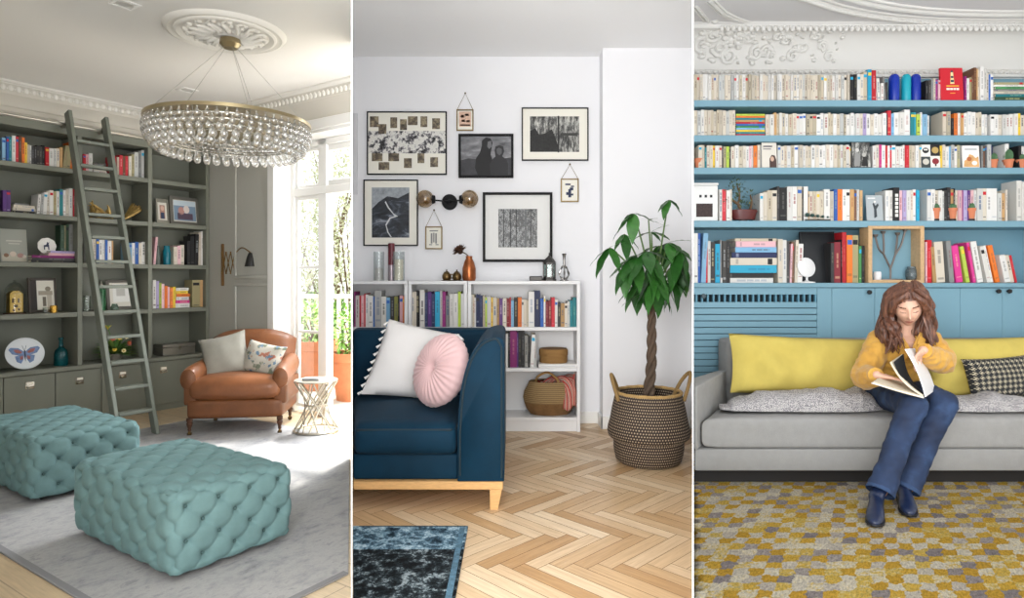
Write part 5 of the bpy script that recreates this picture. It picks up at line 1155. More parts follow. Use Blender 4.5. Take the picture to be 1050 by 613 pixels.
# small brass hanging frames on chains
def mini(label, p0, y0, p1, y1, pn, inner):
    Yf = YW-.014; k = Yf/F; a, b = P(p0, y1, Yf), P(p1, y0, Yf); w_, h_ = b.x-a.x, b.z-a.z; nx = ((p0+p1)/2, y1)
    t = thing('hanging_picture', label, 'hanging picture', ((a.x+b.x)/2, YW-.002, a.z)); fw = .009; mb = MB()
    for q in ((-w_/2, 0, -w_/2+fw, h_), (w_/2-fw, 0, w_/2, h_), (-w_/2+fw, 0, w_/2-fw, fw), (-w_/2+fw, h_-fw, w_/2-fw, h_)): mb.box(q[0], -.012, q[1], q[2], 0, q[3], mat('7d6a45', .35, .8), .001)
    mb.build('frame', t); mb = MB(); mb.box(-w_/2+fw, -.006, fw, w_/2-fw, -.002, h_-fw, cream_mat); mb.build('mat_board', t)
    mb = MB()
    for u0, v0, u1, v1, m in inner: mb.box((u0-.5)*w_, -.0072, v0*h_, (u1-.5)*w_, -.006, v1*h_, m)
    mb.build('print', t); q = ((pn[0]-nx[0])*k, (y1-pn[1])*k)
    mb = MB(); mb.tube([(-w_/2+.006, -.006, h_), (q[0], -.006, q[1]), (w_/2-.006, -.006, h_)], .0022, mat('8a7a5a', .4, .7), 5); mb.build('chain', t)
    mb = MB(); mb.ell((q[0], -.005, q[1]+.002), (.007, .006, .007), mat('6a5a40', .4, .7), 8); mb.build('nail', t)
red_ = mat('b86a55', .6); blk = mat('3a3533', .6); pk_ = mat('dcb9a4', .7)
mini('little brass frame on a chain with a red and pink print, above the dark photo', 468, 112, 485.5, 134, (477, 95.5), [(.15, .2, .85, .9, pk_), (.25, .62, .45, .75, red_), (.5, .7, .72, .8, blk), (.3, .42, .5, .52, blk), (.58, .4, .78, .5, red_), (.2, .24, .8, .3, blk)])
nav = mat('343d5c', .6)
mini('little brass frame on a chain with a navy leaf print, right of the square frame', 575, 183, 593.5, 207, (584.5, 168.5), [(.42, .2, .58, .55, nav), (.5, .5, .7, .62, nav), (.3, .3, .45, .42, nav), (.52, .28, .7, .36, nav), (.25, .72, .55, .79, nav), (.56, .64, .74, .7, nav)])
gyp = mat('8a8a8a', .6)
mini('little brass frame on a chain with grey lettering, under the globe wall light', 436, 232, 453.5, 255.5, (445, 215.5), [(.25, .78, .75, .83, gyp), (.32, .25, .42, .7, gyp), (.46, .3, .54, .72, gyp), (.58, .25, .68, .7, gyp), (.22, .18, .4, .22, gyp), (.6, .18, .78, .22, gyp)])
# sliver of a white frame at the partition
mb = MB(); a, b = P(362, 199, YW-.02), P(366, 116, YW-.02); mb.prism([(xl(YW-.018)+.001, YW-.018), (b.x, YW-.018), (b.x, YW-.002), (xl(YW-.002)+.001, YW-.002)], a.z, b.z, mat('d9d9dc', .5)); tag(mb.build('white_picture'), 'sliver of a white picture frame at the left edge of the middle picture', 'framed picture')
# ---- globe wall light
q = P(460.5, 206.5, YW-.06); k = (YW-.06)/F; t = thing('globe_wall_light', 'black wall light with two smoky amber glass globes', 'wall lamp', (q.x, YW-.001, q.z))
mb = MB(); mb.lathe([(0, 0), (8*k, 0), (8*k, .03), (7*k, .038), (0, .04)], blackf, 32, tf=MX.Rotation(PI/2, 4, 'X')); mb.ell((0, -.055, 0), .018, blackf, 14); mb.build('backplate', t)
mb = MB(); mb.tube([(-16*k, -.07, 1.2*k), (0, -.06, 0), (15*k, -.07, 1.2*k)], .006, blackf, 8); mb.build('arm', t)
amber = thin_glass('m_smoky_amber', 'd6c3a0', .14)
for s in (-1, 1):
    cx = s*(24.5 if s < 0 else 21)*k; zz = 2.4*k
    mb = MB(); mb.lathe([(0, -.012), (.028, -.01), (.036, .012), (.03, .014), (0, .005)], blackf, 18, tf=MX.Translation(V((cx-s*9*k, -.07, zz*.8))) @ MX.Rotation(s*PI/2, 4, 'Y')); mb.build('cup', t)
    mb = MB(); mb.ell((cx, -.07, zz), 9*k, amber, 28); mb.build('globe', t)
    mb = MB(); mb.ell((cx-s*3*k, -.07, zz), (.014, .014, .014), mat('f1e2c0', .3), 12); mb.build('bulb', t)
# ---- teal-navy sofa
vel = mat('072c40', .7, bump=.06, bs=160, var=.22, vs=4, sheen=.12, spec=.2); oakl = mat('cfa36c', .4, var=.12, vs=5, stretch=(6, 6, 30)); piping = mat('08242f', .6, sheen=.3)
zf = Z2; YF = 3.05
sf = thing('sofa', 'deep teal velvet sofa on an oak frame, its right arm towards the plant', 'sofa', (-.4, 3.5, Z2))
def S(x, y, z): return (x+.4, y-3.5, z-Z2)
XR = X(517, YF)+.0; XI = X(469, YF)
def skew(mb, x1, y0, y1, z0, z1, m, bev, gap=.004, seg=3, x1b=None):
    pl_ = [(xl(y0)+gap+.4, y0-3.5), (x1+.4, y0-3.5), ((x1b if x1b is not None else x1)+.4, y1-3.5), (xl(y1)+gap+.4, y1-3.5)]
    mb.prism(pl_, z0-Z2, z1-Z2, m, bev, seg)
zr0, zr1 = P(500, 502.5, YF).z, P(500, 494, YF).z; zb1 = P(500, 467.5, YF).z
mb = MB(); skew(mb, XR-.006, YF+.005, 4.03, zr0, zr1, oakl, .003, seg=1); mb.build('wood_frame', sf)
for y0 in (YF+.008, 3.96):
    mb = MB(); xa, xb = X(500, YF), X(514.5, YF)
    vs = [S(xa+.01, y0, zr0), S(xb, y0, zr0), S(xb, y0+.055, zr0), S(xa+.01, y0+.055, zr0), S(X(502.5, YF), y0, Z2), S(X(510.5, YF), y0, Z2), S(X(510.5, YF), y0+.045, Z2), S(X(502.5, YF), y0+.045, Z2)]
    mb.add(vs, [(0, 1, 2, 3), (7, 6, 5, 4), (0, 4, 5, 1), (1, 5, 6, 2), (2, 6, 7, 3), (3, 7, 4, 0)], oakl); mb.build('leg', sf)
mb = MB(); skew(mb, XI, YF+.03, 3.86, zr1+.001, zb1+.0, vel, .012); mb.build('base', sf)
# seat cushion: skewed to the partition, soft top
zc0, zc1 = zb1+.001, P(500, 436, YF).z+.0
mb = MB()
def cush(p):
    y = p.y; u = (p.x/.5+1)/2
    xa = xl(y+3.5)+.006+.4; xb = XI+.0+.4-.004
    return V((xa+(xb-xa)*max(0, min(1, u)), y, p.z))
mb.rbox((0, YF+.41-3.5, 0), (1.0, .84, zc1-zc0), .05, vel, 12, (0, .012, .03))
for v in mb.bm.verts:
    n = cush(v.co); v.co = V((n.x, n.y, v.co.z+(zc0+zc1)/2-Z2))
mb.build('seat_cushion', sf)
mb = MB(); yv = YF+.0; mb.tube([S(xl(yv)+.02, yv-.005+.003, zc1-.022), S(XI-.03, yv-.002, zc1-.022), S(XI-.008, yv+.03, zc1-.022), S(XI-.004, yv+.4, zc1-.022)], .006, piping, 8); mb.build('cushion_piping', sf)
zbk = P(500, 337.5, 3.88).z
mb = MB(); skew(mb, XR-.02, 3.86, 4.05, zr1+.0, zbk, vel, .035, seg=4); mb.build('backrest', sf)
# right arm: high sheltering arm, its front face narrowing to a curved top
zat = P(500, 346, YF).z
prof = [(XI, zr1+.001), (XR, zr1+.001), (XR, zat-.03)]+[(XR-.03+.03*math.cos(a), zat-.03+.03*math.sin(a)) for a in (R(30), R(60), R(90))]
curve = spline([(X(505, YF), 0, zat-.001), (X(494, YF), 0, P(0, 350.5, YF).z), (X(484, YF), 0, P(0, 362, YF).z), (X(477.5, YF), 0, P(0, 378, YF).z), (X(472, YF), 0, P(0, 404, YF).z), (XI, 0, P(0, 445, YF).z)], 4)
prof += [(p.x, p.z) for p in curve]
mb = MB(); mb.prism([(x+.4, z-Z2) for x, z in prof], -(3.87-3.5), -(YF-3.5), vel, .014, 2, tf=MX.Rotation(PI/2, 4, 'X')); mb.build('arm', sf, sharp=50)
mb = MB(); pp = [(XI+.012, zr1+.03)]+[(p.x+.012, p.z-.004) for p in curve[::-1]]+[(XR-.03, zat-.012), (XR-.012, zat-.045), (XR-.011, zr1+.02)]
mb.tube([S(x, YF-.002, z) for x, z in pp], .0055, piping, 7); mb.build('arm_piping', sf)
# ---- pillows on the sofa
cot = mat('eeebe9', .9, bump=.2, bs=180)
YPL = 3.62                                                          # leans back between the seat and the sofa back
def pq(px, py, Y): return P(px, py, Y)
cTL, cTR, cBL, cBR = pq(399, 327, 3.79), pq(469, 343, 3.74), pq(370, 404, 3.60), pq(462, 412, 3.57)
pc_ = (cTL+cTR+cBL+cBR)/4; t = thing('tassel_pillow', 'large white pillow with tassels along its left edge', 'cushion', pc_)
nq = (cTR-cTL).cross(cBL-cTL).normalized(); nq = nq if nq.y < 0 else -nq
def pil(u, v, sg, th=.075):
    a, b = u*2-1, v*2-1; u2 = .5+.5*a*(1-.035*(1-b*b)); v2 = .5+.5*b*(1-.035*(1-a*a))
    p = cBL*(1-u2)*(1-v2)+cBR*u2*(1-v2)+cTL*(1-u2)*v2+cTR*u2*v2; e = max(0, 1-a*a)*max(0, 1-b*b)
    w_ = .012*NZ.noise(V((u*4, v*4, sg)))*min(1, e*3)
    return p-pc_+nq*(sg*(th*e**.45+w_))
mb = MB()
for sg in (-1, 1): mb.grid(lambda u, v, sg=sg: pil(u, v, sg), 18, 18, cot)
bmesh.ops.remove_doubles(mb.bm, verts=mb.bm.verts, dist=1e-5); mb.build('cover', t, sharp=80)
def tassel(p, d, k=1.):
    mb = MB(); p = V(p); d = V(d).normalized(); mb.ell(p+d*.004*k, (.0055*k,)*3, cot, 8); mb.tube([p+d*.006*k, p+d*.016*k, p+d*.03*k], [.0035*k, .0065*k, .0085*k], cot, 8); mb.build('tassel', t)
for k in range(10): tassel(pil(0, .04+k*.102, 0), (-.8, -.3, -.6))
tassel(pil(1, 1, 0), (.6, -.5, -.7), 1.7); tassel(pil(.97, 1, 0), (.2, -.5, -.9), 1.7); tassel(pil(1, .9, 0), (.8, -.4, -.5), 1.2)
q = V((X(451.5, 3.36), 3.36, P(0, 379, 3.36).z)); t = thing('round_pillow', 'round pale pink pleated velvet pillow leaning on the white pillow', 'cushion', q, R(-44), rot=MX.Rotation(R(-18), 4, 'X') @ MX.Rotation(R(26), 4, 'Y'))
pinkv = mat('dcb8b8', .7, sheen=.5, bump=.1, bs=120); mb = MB()
RP = .19
def rp_(u, v, sg):
    a = 2*PI*u; r_ = v; rp = .5+.5*math.cos(a*30+ r_*1.5); prof_ = (1-r_**2.6)**.55*.075*(1-.45*math.exp(-(r_/.16)**2)); k = 1+.012*rp
    y = sg*(prof_+.006*rp*min(1, r_*2)*(1-r_**6)); return (RP*r_*k*.98*math.cos(a), y, RP*r_*k*1.04*math.sin(a))
for sg in (-1, 1): mb.grid(lambda u, v, sg=sg: rp_(u, v, sg), 240, 16, pinkv, cu=True)
bmesh.ops.remove_doubles(mb.bm, verts=mb.bm.verts, dist=1e-4); mb.build('cover', t, sharp=80)
mb = MB(); mb.ell((0, -.046, 0), (.010, .006, .010), pinkv, 12); mb.build('button', t)
# ---- dark vintage rug
def rug_dark():
    m, nt, p = newmat('m_vintage_rug'); L = nt.links.new; tc = nd(nt, 'ShaderNodeTexCoord'); sp = nd(nt, 'ShaderNodeSeparateXYZ'); L(tc.outputs['Object'], sp.inputs[0])
    n = nd(nt, 'ShaderNodeTexNoise', i_Scale=85.0, i_Detail=6.0, i_Roughness=.85); L(tc.outputs['Object'], n.inputs['Vector'])
    n2 = nd(nt, 'ShaderNodeTexNoise', i_Scale=14.0, i_Detail=6.0, i_Roughness=.75, i_Distortion=.6); L(tc.outputs['Object'], n2.inputs['Vector'])
    v = nd(nt, 'ShaderNodeTexVoronoi', i_Scale=15.0, feature='DISTANCE_TO_EDGE'); L(tc.outputs['Object'], v.inputs['Vector'])
    a = nd(nt, 'ShaderNodeMath', operation='MULTIPLY_ADD', i_1=.85); L(n.outputs['Fac'], a.inputs[0]); L(n2.outputs['Fac'], a.inputs[2])
    b = nd(nt, 'ShaderNodeMath', operation='MULTIPLY_ADD', i_1=-.5); L(v.outputs['Distance'], b.inputs[0]); L(a.outputs[0], b.inputs[2])
    r1 = ramp(nt, [(.66, '18222a'), (.8, '3d5666'), (.92, '7898aa'), (1.0, 'b5cad4')]); r2 = ramp(nt, [(.74, '131518'), (.88, '262c30'), (.98, '56646a'), (1.0, '99a4a8')]); L(b.outputs[0], r1.inputs[0]); L(b.outputs[0], r2.inputs[0])
    # a paler worn border band towards the sofa and a narrow one along the side
    g = nd(nt, 'ShaderNodeMath', operation='GREATER_THAN', i_1=.22); L(sp.outputs['Y'], g.inputs[0])
    mx = nd(nt, 'ShaderNodeMix', data_type='RGBA'); L(g.outputs[0], mx.inputs[0]); L(r2.outputs[0], mx.inputs[6]); L(r1.outputs[0], mx.inputs[7]); L(mx.outputs[2], p.inputs['Base Color'])
    p.inputs['Roughness'].default_value = .95; p.inputs['Specular IOR Level'].default_value = .1; bp = nd(nt, 'ShaderNodeBump', i_Strength=.6, i_Distance=.006); L(n.outputs['Fac'], bp.inputs['Height']); L(bp.outputs[0], p.inputs['Normal']); return m
rgd = rug_dark(); y0, y1 = 1.9, 2.836; rx = X(480, 2.836)
t = thing('vintage_rug', 'dark blue-grey worn patterned rug in front of the teal sofa', 'rug', (-.5, (y0+y1)/2, Z2+.0005))
def rpz(x, y): return (x+.5, y-(y0+y1)/2)
mb = MB(); mb.prism([rpz(xl(y0)+.002, y0), rpz(rx, y0), rpz(rx, y1), rpz(xl(y1)+.002, y1)], 0, .009, rgd, .002); mb.build('pile', t)
mb = MB(); mb.box(rx+.5-.035, -(y1-y0)/2, .0092, rx+.5-.012, (y1-y0)/2-.02, .0102, mat('4f6f82', .95, var=.4, vs=60)); mb.box(xl(y1)+.53, (y1-y0)/2-.012, .0092, rx+.5-.01, (y1-y0)/2-.004, .0102, mat('2d3e49', .95, var=.4, vs=60)); mb.build('border_stripe', t)
# ---- money tree in a woven basket
YP = 3.86; pc = V((X(666, YP), YP, Z2)); RB = .245
t = thing('plant_basket', 'large dark woven seagrass basket holding the tall plant', 'basket', (pc.x-.006, YP, Z2))
wv = weave('m_dark_weave', 'b3a088', '2e231c', 15, 62, thr=.46); Hb = P(0, 399, YP).z-Z2
mb = MB(); prof = [(0, .002), (RB*.70, .002), (RB*.79, .02), (RB*.83, .06), (RB*.85, Hb*.22), (RB*.85, Hb*.40)]; mb.lathe(prof, wv, 56); mb.build('lower_body', t)
mb = MB(); mb.lathe([(RB*.85, Hb*.40), (RB*.93, Hb*.345), (RB*.975, Hb*.37), (RB*1.0, Hb*.43), (RB*.985, Hb*.49), (RB*.94, Hb*.58), (RB*.88, Hb*.76), (RB*.80, Hb*.96), (RB*.77, Hb*.96), (RB*.82, Hb*.75), (RB*.8, Hb*.6)], wv, 56); mb.build('upper_body', t)
mb = MB(); mb.tube([(RB*.785*math.cos(2*PI*k/48), RB*.785*math.sin(2*PI*k/48), Hb*.965+.0015*math.sin(k*2.1)) for k in range(48)], .0095, mat('b0905c', .8, bump=.5, bs=120, var=.2, vs=40), 8, closed=True); mb.build('rim', t)
mb = MB(); mb.lathe([(0, Hb*.8), (RB*.78, Hb*.78), (RB*.78, Hb*.74), (0, Hb*.7)], mat('231b15', .95, bump=.6, bs=50), 28); mb.build('soil', t)
for s in (-1, 1):
    a0 = R(172 if s < 0 else -8); p = []
    tp = P(626.5 if s < 0 else 707, 383.5 if s < 0 else 381.5, YP)-V((pc.x-.006, YP, Z2))
    b1 = V((RB*.79*math.cos(a0+.02*s)-(.0 if s > 0 else 0), -.075, Hb*.96)); b2 = V((b1.x+(.03 if s < 0 else -.03), .06, Hb*.96)); tt = V((min(tp.x, RB*1.0) if s > 0 else tp.x, -.01, tp.z))
    mb = MB(); mb.tube(spline([b1-V((0, 0, .04)), b1.lerp(tt, .5)+V((s*.01, -.01, 0)), tt, b2.lerp(tt, .5)+V((0, .01, 0)), b2-V((0, 0, .04))], 6), .011, mat('8a6f45', .8, bump=.4, bs=100), 8); mb.build('handle', t)
pt = thing('money_tree', 'tall braided-trunk green plant standing in the dark woven basket', 'plant', (pc.x, YP, Z2+Hb*.8)); base = V((pc.x, YP, Z2+Hb*.8))
bark = mat('56473a', .85, bump=.5, bs=60, var=.3, vs=20, stretch=(1, 1, .3)); z_top = P(0, 300, YP).z-base.z
for k in range(3):
    pts = []; 
    for i in range(40):
        v = i/39; a = 2*PI*(k/3)+v*PI*5.2; r_ = .019*(1-.3*v)+.012*max(0, 1-v*8); tx = (1-v)*-.015+v*(X(671, YP)-pc.x)+.01*math.sin(v*5)
        pts.append((tx+r_*math.cos(a), r_*math.sin(a), v*z_top))
    mb = MB(); mb.tube(pts, [.0185-.006*i/39 for i in range(40)], bark, 9); mb.build('stem', pt)
lg_, lg2 = mat('26541f', .35, var=.3, vs=8, coat=.1), mat('35692a', .35, var=.25, vs=8, coat=.1)
def leafmesh(name, m):
    mb = MB(); n, k = 12, 4; vs, fs = [], []
    for i in range(n+1):
        t_ = i/n; wd = .235*math.sin(PI*(t_**.8))**.9*(1-.15*t_)+.004; z = -.62*t_**2*.55
        for j in range(-2, 3):
            u = j/2; vs.append((u*wd*.5, t_, z*.7+.07*abs(u)**1.2*wd*3*.35+.012*math.sin(t_*16)*abs(u)*(1 if j else 0)))
    for i in range(n):
        for j in range(4):
            a = i*5+j; fs.append((a, a+1, a+6, a+5))
    mb.add(vs, fs, m); return mb
TW = pt.matrix_world
leaf_src = []
for m in (lg_, lg2): leaf_src.append(m)
cl = [  # branch end (px, py, depth offset), leaves as (dx, dy, depth, length) in photo pixels
 ((650, 219, -.05), [(-16, 18, -.04, 30), (-2, 29, -.08, 30), (20, 9, .0, 24), (-8, 5, .05, 16), (-22, 26, .03, 26)]),
 ((625, 254, -.05), [(-20, 18, .0, 26), (-15, 29, -.05, 32), (11, 24, -.08, 27), (7, 10, .05, 22), (16, -5, .0, 20)]),
 ((686, 205, .0), [(-11, 12, -.03, 18), (-6, 19, -.06, 20), (9, 8, .02, 17), (14, 16, -.04, 20)]),
 ((664, 258, -.16), [(-19, 32, -.08, 38), (20, 35, -.08, 40), (3, 22, -.14, 26), (-24, 12, .02, 30), (22, 10, .05, 28)]),
 ((686, 249, .0), [(22, -2, .03, 26), (15, 12, -.1, 26), (3, 20, -.12, 24), (-12, 10, .08, 22), (20, 22, .03, 28)]),
 ((644, 270, .02), [(-14, 30, -.05, 36), (-4, 34, -.08, 34), (9, 28, .05, 32), (-18, 14, .06, 28), (14, 20, -.08, 30)]),
 ((668, 272, -.05), [(8, 34, -.1, 42), (-12, 34, -.02, 40), (18, 28, .05, 36), (0, 36, .1, 36), (22, 44, -.07, 50)]),
 ((695, 268, .02), [(12, 26, -.05, 36), (-8, 30, -.08, 36), (2, 40, .03, 42), (9, 34, .1, 36), (-16, 22, .06, 30)]),
 ((654, 290, .08), [(-14, 28, -.04, 32), (-2, 30, .05, 34), (10, 26, -.06, 28), (-20, 20, .05, 30)]),
 ((680, 286, .1), [(13, 24, .0, 32), (-10, 24, .05, 30), (3, 28, -.06, 30)]),
 ((668, 238, .06), [(-14, 6, .06, 22), (14, -6, .0, 22), (8, 8, -.05, 18), (18, 8, .05, 20)]),
 ((665, 226, .05), [(-8, -6, .02, 16), (16, 6, -.03, 20), (9, -2, .05, 16)]),
 ((676, 252, .16), [(-20, 10, .08, 30), (18, 14, .08, 30), (-4, 24, .12, 32), (8, 26, .04, 32)]),
 ((672, 282, -.08), [(-10, 38, -.05, 40), (6, 42, -.06, 44), (20, 38, -.03, 42), (-22, 32, .0, 38), (14, 28, -.1, 34)]),
 ((650, 262, -.1), [(-12, 26, -.08, 32), (8, 36, -.08, 40), (-22, 20, -.02, 30), (20, 24, -.05, 32), (-2, 14, -.1, 22)]),
 ((698, 256, -.06), [(10, 30, -.04, 36), (-8, 34, -.06, 38), (-18, 20, -.04, 30), (10, 10, -.06, 20)]),
 ((640, 240, .0), [(-10, 16, -.04, 24), (4, 26, -.06, 30), (14, 14, .0, 24)]),
 ((660, 300, .0), [(-8, 22, -.04, 28), (10, 22, .0, 28), (-22, 14, .02, 30), (24, 12, .0, 30)]),
 ((690, 288, .0), [(8, 30, -.04, 34), (-12, 30, .0, 34), (14, 14, .0, 24)]),
]
first = [None, None]; ctr = V((X(670, YP)-pc.x, 0, z_top)); rnd = random.Random(6); nleaf = 0
for ci, ((px, py, dz), lv) in enumerate(cl):
    e = P(px, py, YP+dz); 
    e.x = min(e.x, (709-CX)/F*(YP+dz)-.05); el = e-base
    mb = MB(); mb.tube(bez(ctr-V((0, 0, .06*(ci % 3))), (ctr+el)/2+V((0, 0, .05)), el, 7), [.008, .007, .006, .006, .005, .005, .004, .004], mat('55703a', .6), 6); mb.build('branch', pt)
    for dx, dy, dd, ln in lv:
        Y = YP+dz+dd; tip = P(min(px+dx, 707.5), py+dy, Y); v = tip-e; L_ = max(v.length*1.02, ln/F*YP*.9)
        # leaf starts outward and droops: start direction raised
        v0 = (v.normalized()+V((0, 0, .24))).normalized(); rn = v0.cross(V((0, 0, 1))); rn = rn.normalized() if rn.length > 1e-3 else V((1, 0, 0))
        up = rn.cross(v0); ms = nleaf % 2
        rot = MX(((rn.x, v0.x, up.x, 0), (rn.y, v0.y, up.y, 0), (rn.z, v0.z, up.z, 0), (0, 0, 0, 1)))
        if first[ms] is None: first[ms] = leafmesh('leaf', leaf_src[ms]).build('leaf', pt, sharp=180); o = first[ms]
        else: o = put(first[ms], 'leaf', pt)
        o.matrix_local = MX.Translation(el) @ rot @ MX.Diagonal((L_*1.75, L_, L_, 1)); nleaf += 1
# ================================================================== RIGHT ROOM
YC, YV = 4.8, 5.1                                                # bookcase front, wall behind
XEND = 4.10
CEIL3 = P(900, 27, 5.0).z
rw = mat('e4e2de', .85)
mb = MB(); mb.box((PART_R(YV)[1]), YV+.002, 0, XEND, YV+.12, CEIL3+.1, rw); struct(mb.build('wall_back_right'))
mb = MB(); mb.box(XEND, 1.4, 0, XEND+.08, YV+.12, CEIL3+.1, rw); struct(mb.build('wall_right_side'))
ceil3 = mat('d9d7d8', .9)
mb = MB(); mb.prism([(PART_R(1.2)[1], 1.2), (XEND, 1.2), (XEND, YV+.1), (PART_R(YV+.1)[1], YV+.1)], CEIL3, CEIL3+.1, ceil3); struct(mb.build('ceiling_right'))
mb = MB(); mb.prism([(PART_R(1.2)[1]+.001, 1.2), (XEND, 1.2), (XEND, YV), (PART_R(YV)[1]+.001, YV)], 0, Z3, mat('6d5440', .6, var=.2, vs=3)); struct(mb.build('floor_right'))
pr = mat('dddbd7', .8, bump=.08, bs=60)
xp = lambda y: PART_R(y)[1]+.003
# cove cornice with leaf band, bead row and a scrolled corner
zc0, zc1 = P(900, 76, YV).z, CEIL3
mb = MB(); x0 = xp(YV-.01)
prof = [(YV+.0, zc0-.03), (YV-.03, zc0-.03), (YV-.035, zc0-.01), (YV-.02, zc0+.005), (YV-.03, zc0+.02), (YV-.015, zc0+.03)]
cv = [(YV-.015-.17*(1-math.cos(t*PI/2)), zc0+.03+(zc1-zc0-.09)*math.sin(t*PI/2)**1.0) for t in [i/8 for i in range(9)]]
prof += cv+[(YV-.21, zc1-.055), (YV-.22, zc1-.03), (YV-.2, zc1-.028), (YV-.2, zc1-.002), (YV, zc1-.002)]
n_ = len(prof); vs = [(xp(y)+0.0, y, z) for y, z in prof]+[(XEND-.001, y, z) for y, z in prof]
mb.add(vs, [(i, i+1, n_+i+1, n_+i) for i in range(n_-1)]+[tuple(range(n_)), tuple(range(n_, 2*n_))], pr); struct(mb.build('trim_5', sharp=50))
mb = MB()
for i in range(70):                                               # leaf-and-dart band and bead row
    x = x0+.02+i*.045
    if x > XEND-.03: break
    yq, zq = YV-.212, zc1-.06
    if x > xp(yq)+.2:
        mb.ell((x, yq, zq), (.017, .016, .024), pr, 8); mb.ell((x+.0225, yq-.002, zq+.012), (.006, .01, .014), pr, 6)
    mb.ell((x, YV-.034, zc0+.004), (.014, .012, .012), pr, 8)
struct(mb.build('trim_6'))
rnd = random.Random(4); mb = MB()
def cove(s): i = s*(len(cv)-1); k = min(int(i), len(cv)-2); a, b = cv[k], cv[k+1]; f = i-k; return a[0]+(b[0]-a[0])*f, a[1]+(b[1]-a[1])*f
def scroll(x, s, r_, dirn, turns=1.3, th=.011):
    pts = []
    for i in range(18):
        t_ = i/17; a = dirn+t_*turns*2*PI*(1 if rnd.random() > 2 else 1); q = r_*(1-t_*.8); xx = x+q*math.cos(a); ss = s+q*math.sin(a)/.34
        y, z = cove(max(0.02, min(.98, ss))); pts.append((max(xx, xp(y)+.012), y-.006, z))
    mb.tube(pts, [th*(1-.4*i/17) for i in range(18)], pr, 6)
for k in range(15): scroll(x0+.05+k*.072, .5+.24*math.sin(k*1.7), .07-.0024*k, rnd.uniform(0, 6.28), 1.2+rnd.random()*.5, .021-.0005*k)
for k in range(95):
    x = x0+.03+1.1*rnd.random()**1.4; s = rnd.uniform(.12, .92); y, z = cove(s); sz = rnd.uniform(.014, .034)*(1-.4*(x-x0))
    mb.ell((max(x, xp(y)+sz), y-.006, z), (sz, .022, sz*rnd.uniform(.5, .9)), pr, 8)
struct(mb.build('trim_7'))
# mouldings on the ceiling: mitred frame and a great oval
def ceil_pts(l): return [on(I4, 2, CEIL3, *q) for q in l]
def mould(name, pts, radii, closed=False):
    mb = MB()
    for off, r_, dz in radii:
        pp = []
        for i, p in enumerate(pts):
            a, b = pts[max(i-1, 0)], pts[min(i+1, len(pts)-1)]; t_ = (b-a).normalized(); nrm = V((-t_.y, t_.x, 0)); pp.append(V((p.x, p.y, CEIL3-dz))+nrm*off)
        mb.tube(pp, r_, pr, 8, flat=1.0)
    return mb
m_ = mould('a', ceil_pts([(728.5, .5), (741, 13), (752, 18.5), (767, 23.5), (800, 23.6), (900, 23.6), (1060, 23.6)]), [(0, .016, .002), (.028, .008, .002), (-.026, .009, .002)]); struct(m_.build('trim_8'))
m_ = mould('b', ceil_pts([(713.5, 6), (721, 15), (727, 23)]), [(0, .014, .0), (.026, .01, .0)])
for k in range(26):
    x = rnd.uniform(0, 1); p = on(I4, 2, CEIL3, 726+38*x, 21+9*x+rnd.uniform(-1.5, 3)); m_.ell((p.x, p.y, CEIL3-.004), (.03, .022, .018), pr, 8)
struct(m_.build('trim_9'))
ov = spline(ceil_pts([(806, -4), (830, 4), (860, 13), (900, 20), (945, 24), (1000, 25.5), (1070, 25.0)]), 6)
ov = [V((p.x, p.y-.06, p.z)) for p in ov]
m_ = mould('c', ov, [(-.0, .02, .0), (-.05, .012, .0), (-.14, .022, .0), (-.2, .014, .0)])
for i in range(0, len(ov)-1):
    for s in (0, .5):
        p = ov[i].lerp(ov[i+1], s); m_.ell((p.x, p.y+.0, CEIL3-.018), (.022, .02, .012), pr, 8)
struct(m_.build('trim_10'))
# ---- blue built-in bookcase
blue = mat('7aa2b3', .5, bump=.02, bs=60)
ZS = [P(900, y, YC).z for y in (102.6, 138.6, 171.8, 226.3)]; ZK = P(900, 290, YC).z
t = thing('bookcase', 'wide sky-blue built-in bookcase covering the wall behind the woman', 'bookcase', (3, YC, ZK)); xe = 4.045
def R3(x, y, z): return (x-3, y-YC, z-ZK)
mb = MB(); yb_ = YV-.012; zt3 = P(900, 76.5, YV-.02).z-.03
mb.box(*R3(xp(YV)+.002, yb_, ZK+.0005), *R3(xe, YV-.001, zt3), blue); mb.build('back_panel', t)
for z in ZS:
    mb = MB(); a = [R3(x, y, 0)[:2] for x, y in ((xp(YC)+.001, YC), (xe, YC), (xe, yb_-.0005), (xp(yb_)+.001, yb_-.0005))]; mb.prism(a, z-.048-ZK, z-ZK, blue, .002); mb.build('shelf', t)
mb = MB(); mb.box(*R3(xe+.0005, YC, ZK+.0005), *R3(xe+.03, yb_, zt3), blue, .003); mb.build('side_panel', t)
mb = MB(); mb.prism([(xp(YC-.015)+.001, YC-.015), (xe+.03, YC-.015), (xe+.03, YV-.001), (xp(YV)+.001, YV-.001)], ZK-.034, ZK, blue, .003); tag(mb.build('countertop'), 'sky-blue ledge along the bookcase above the low cupboards', 'countertop')
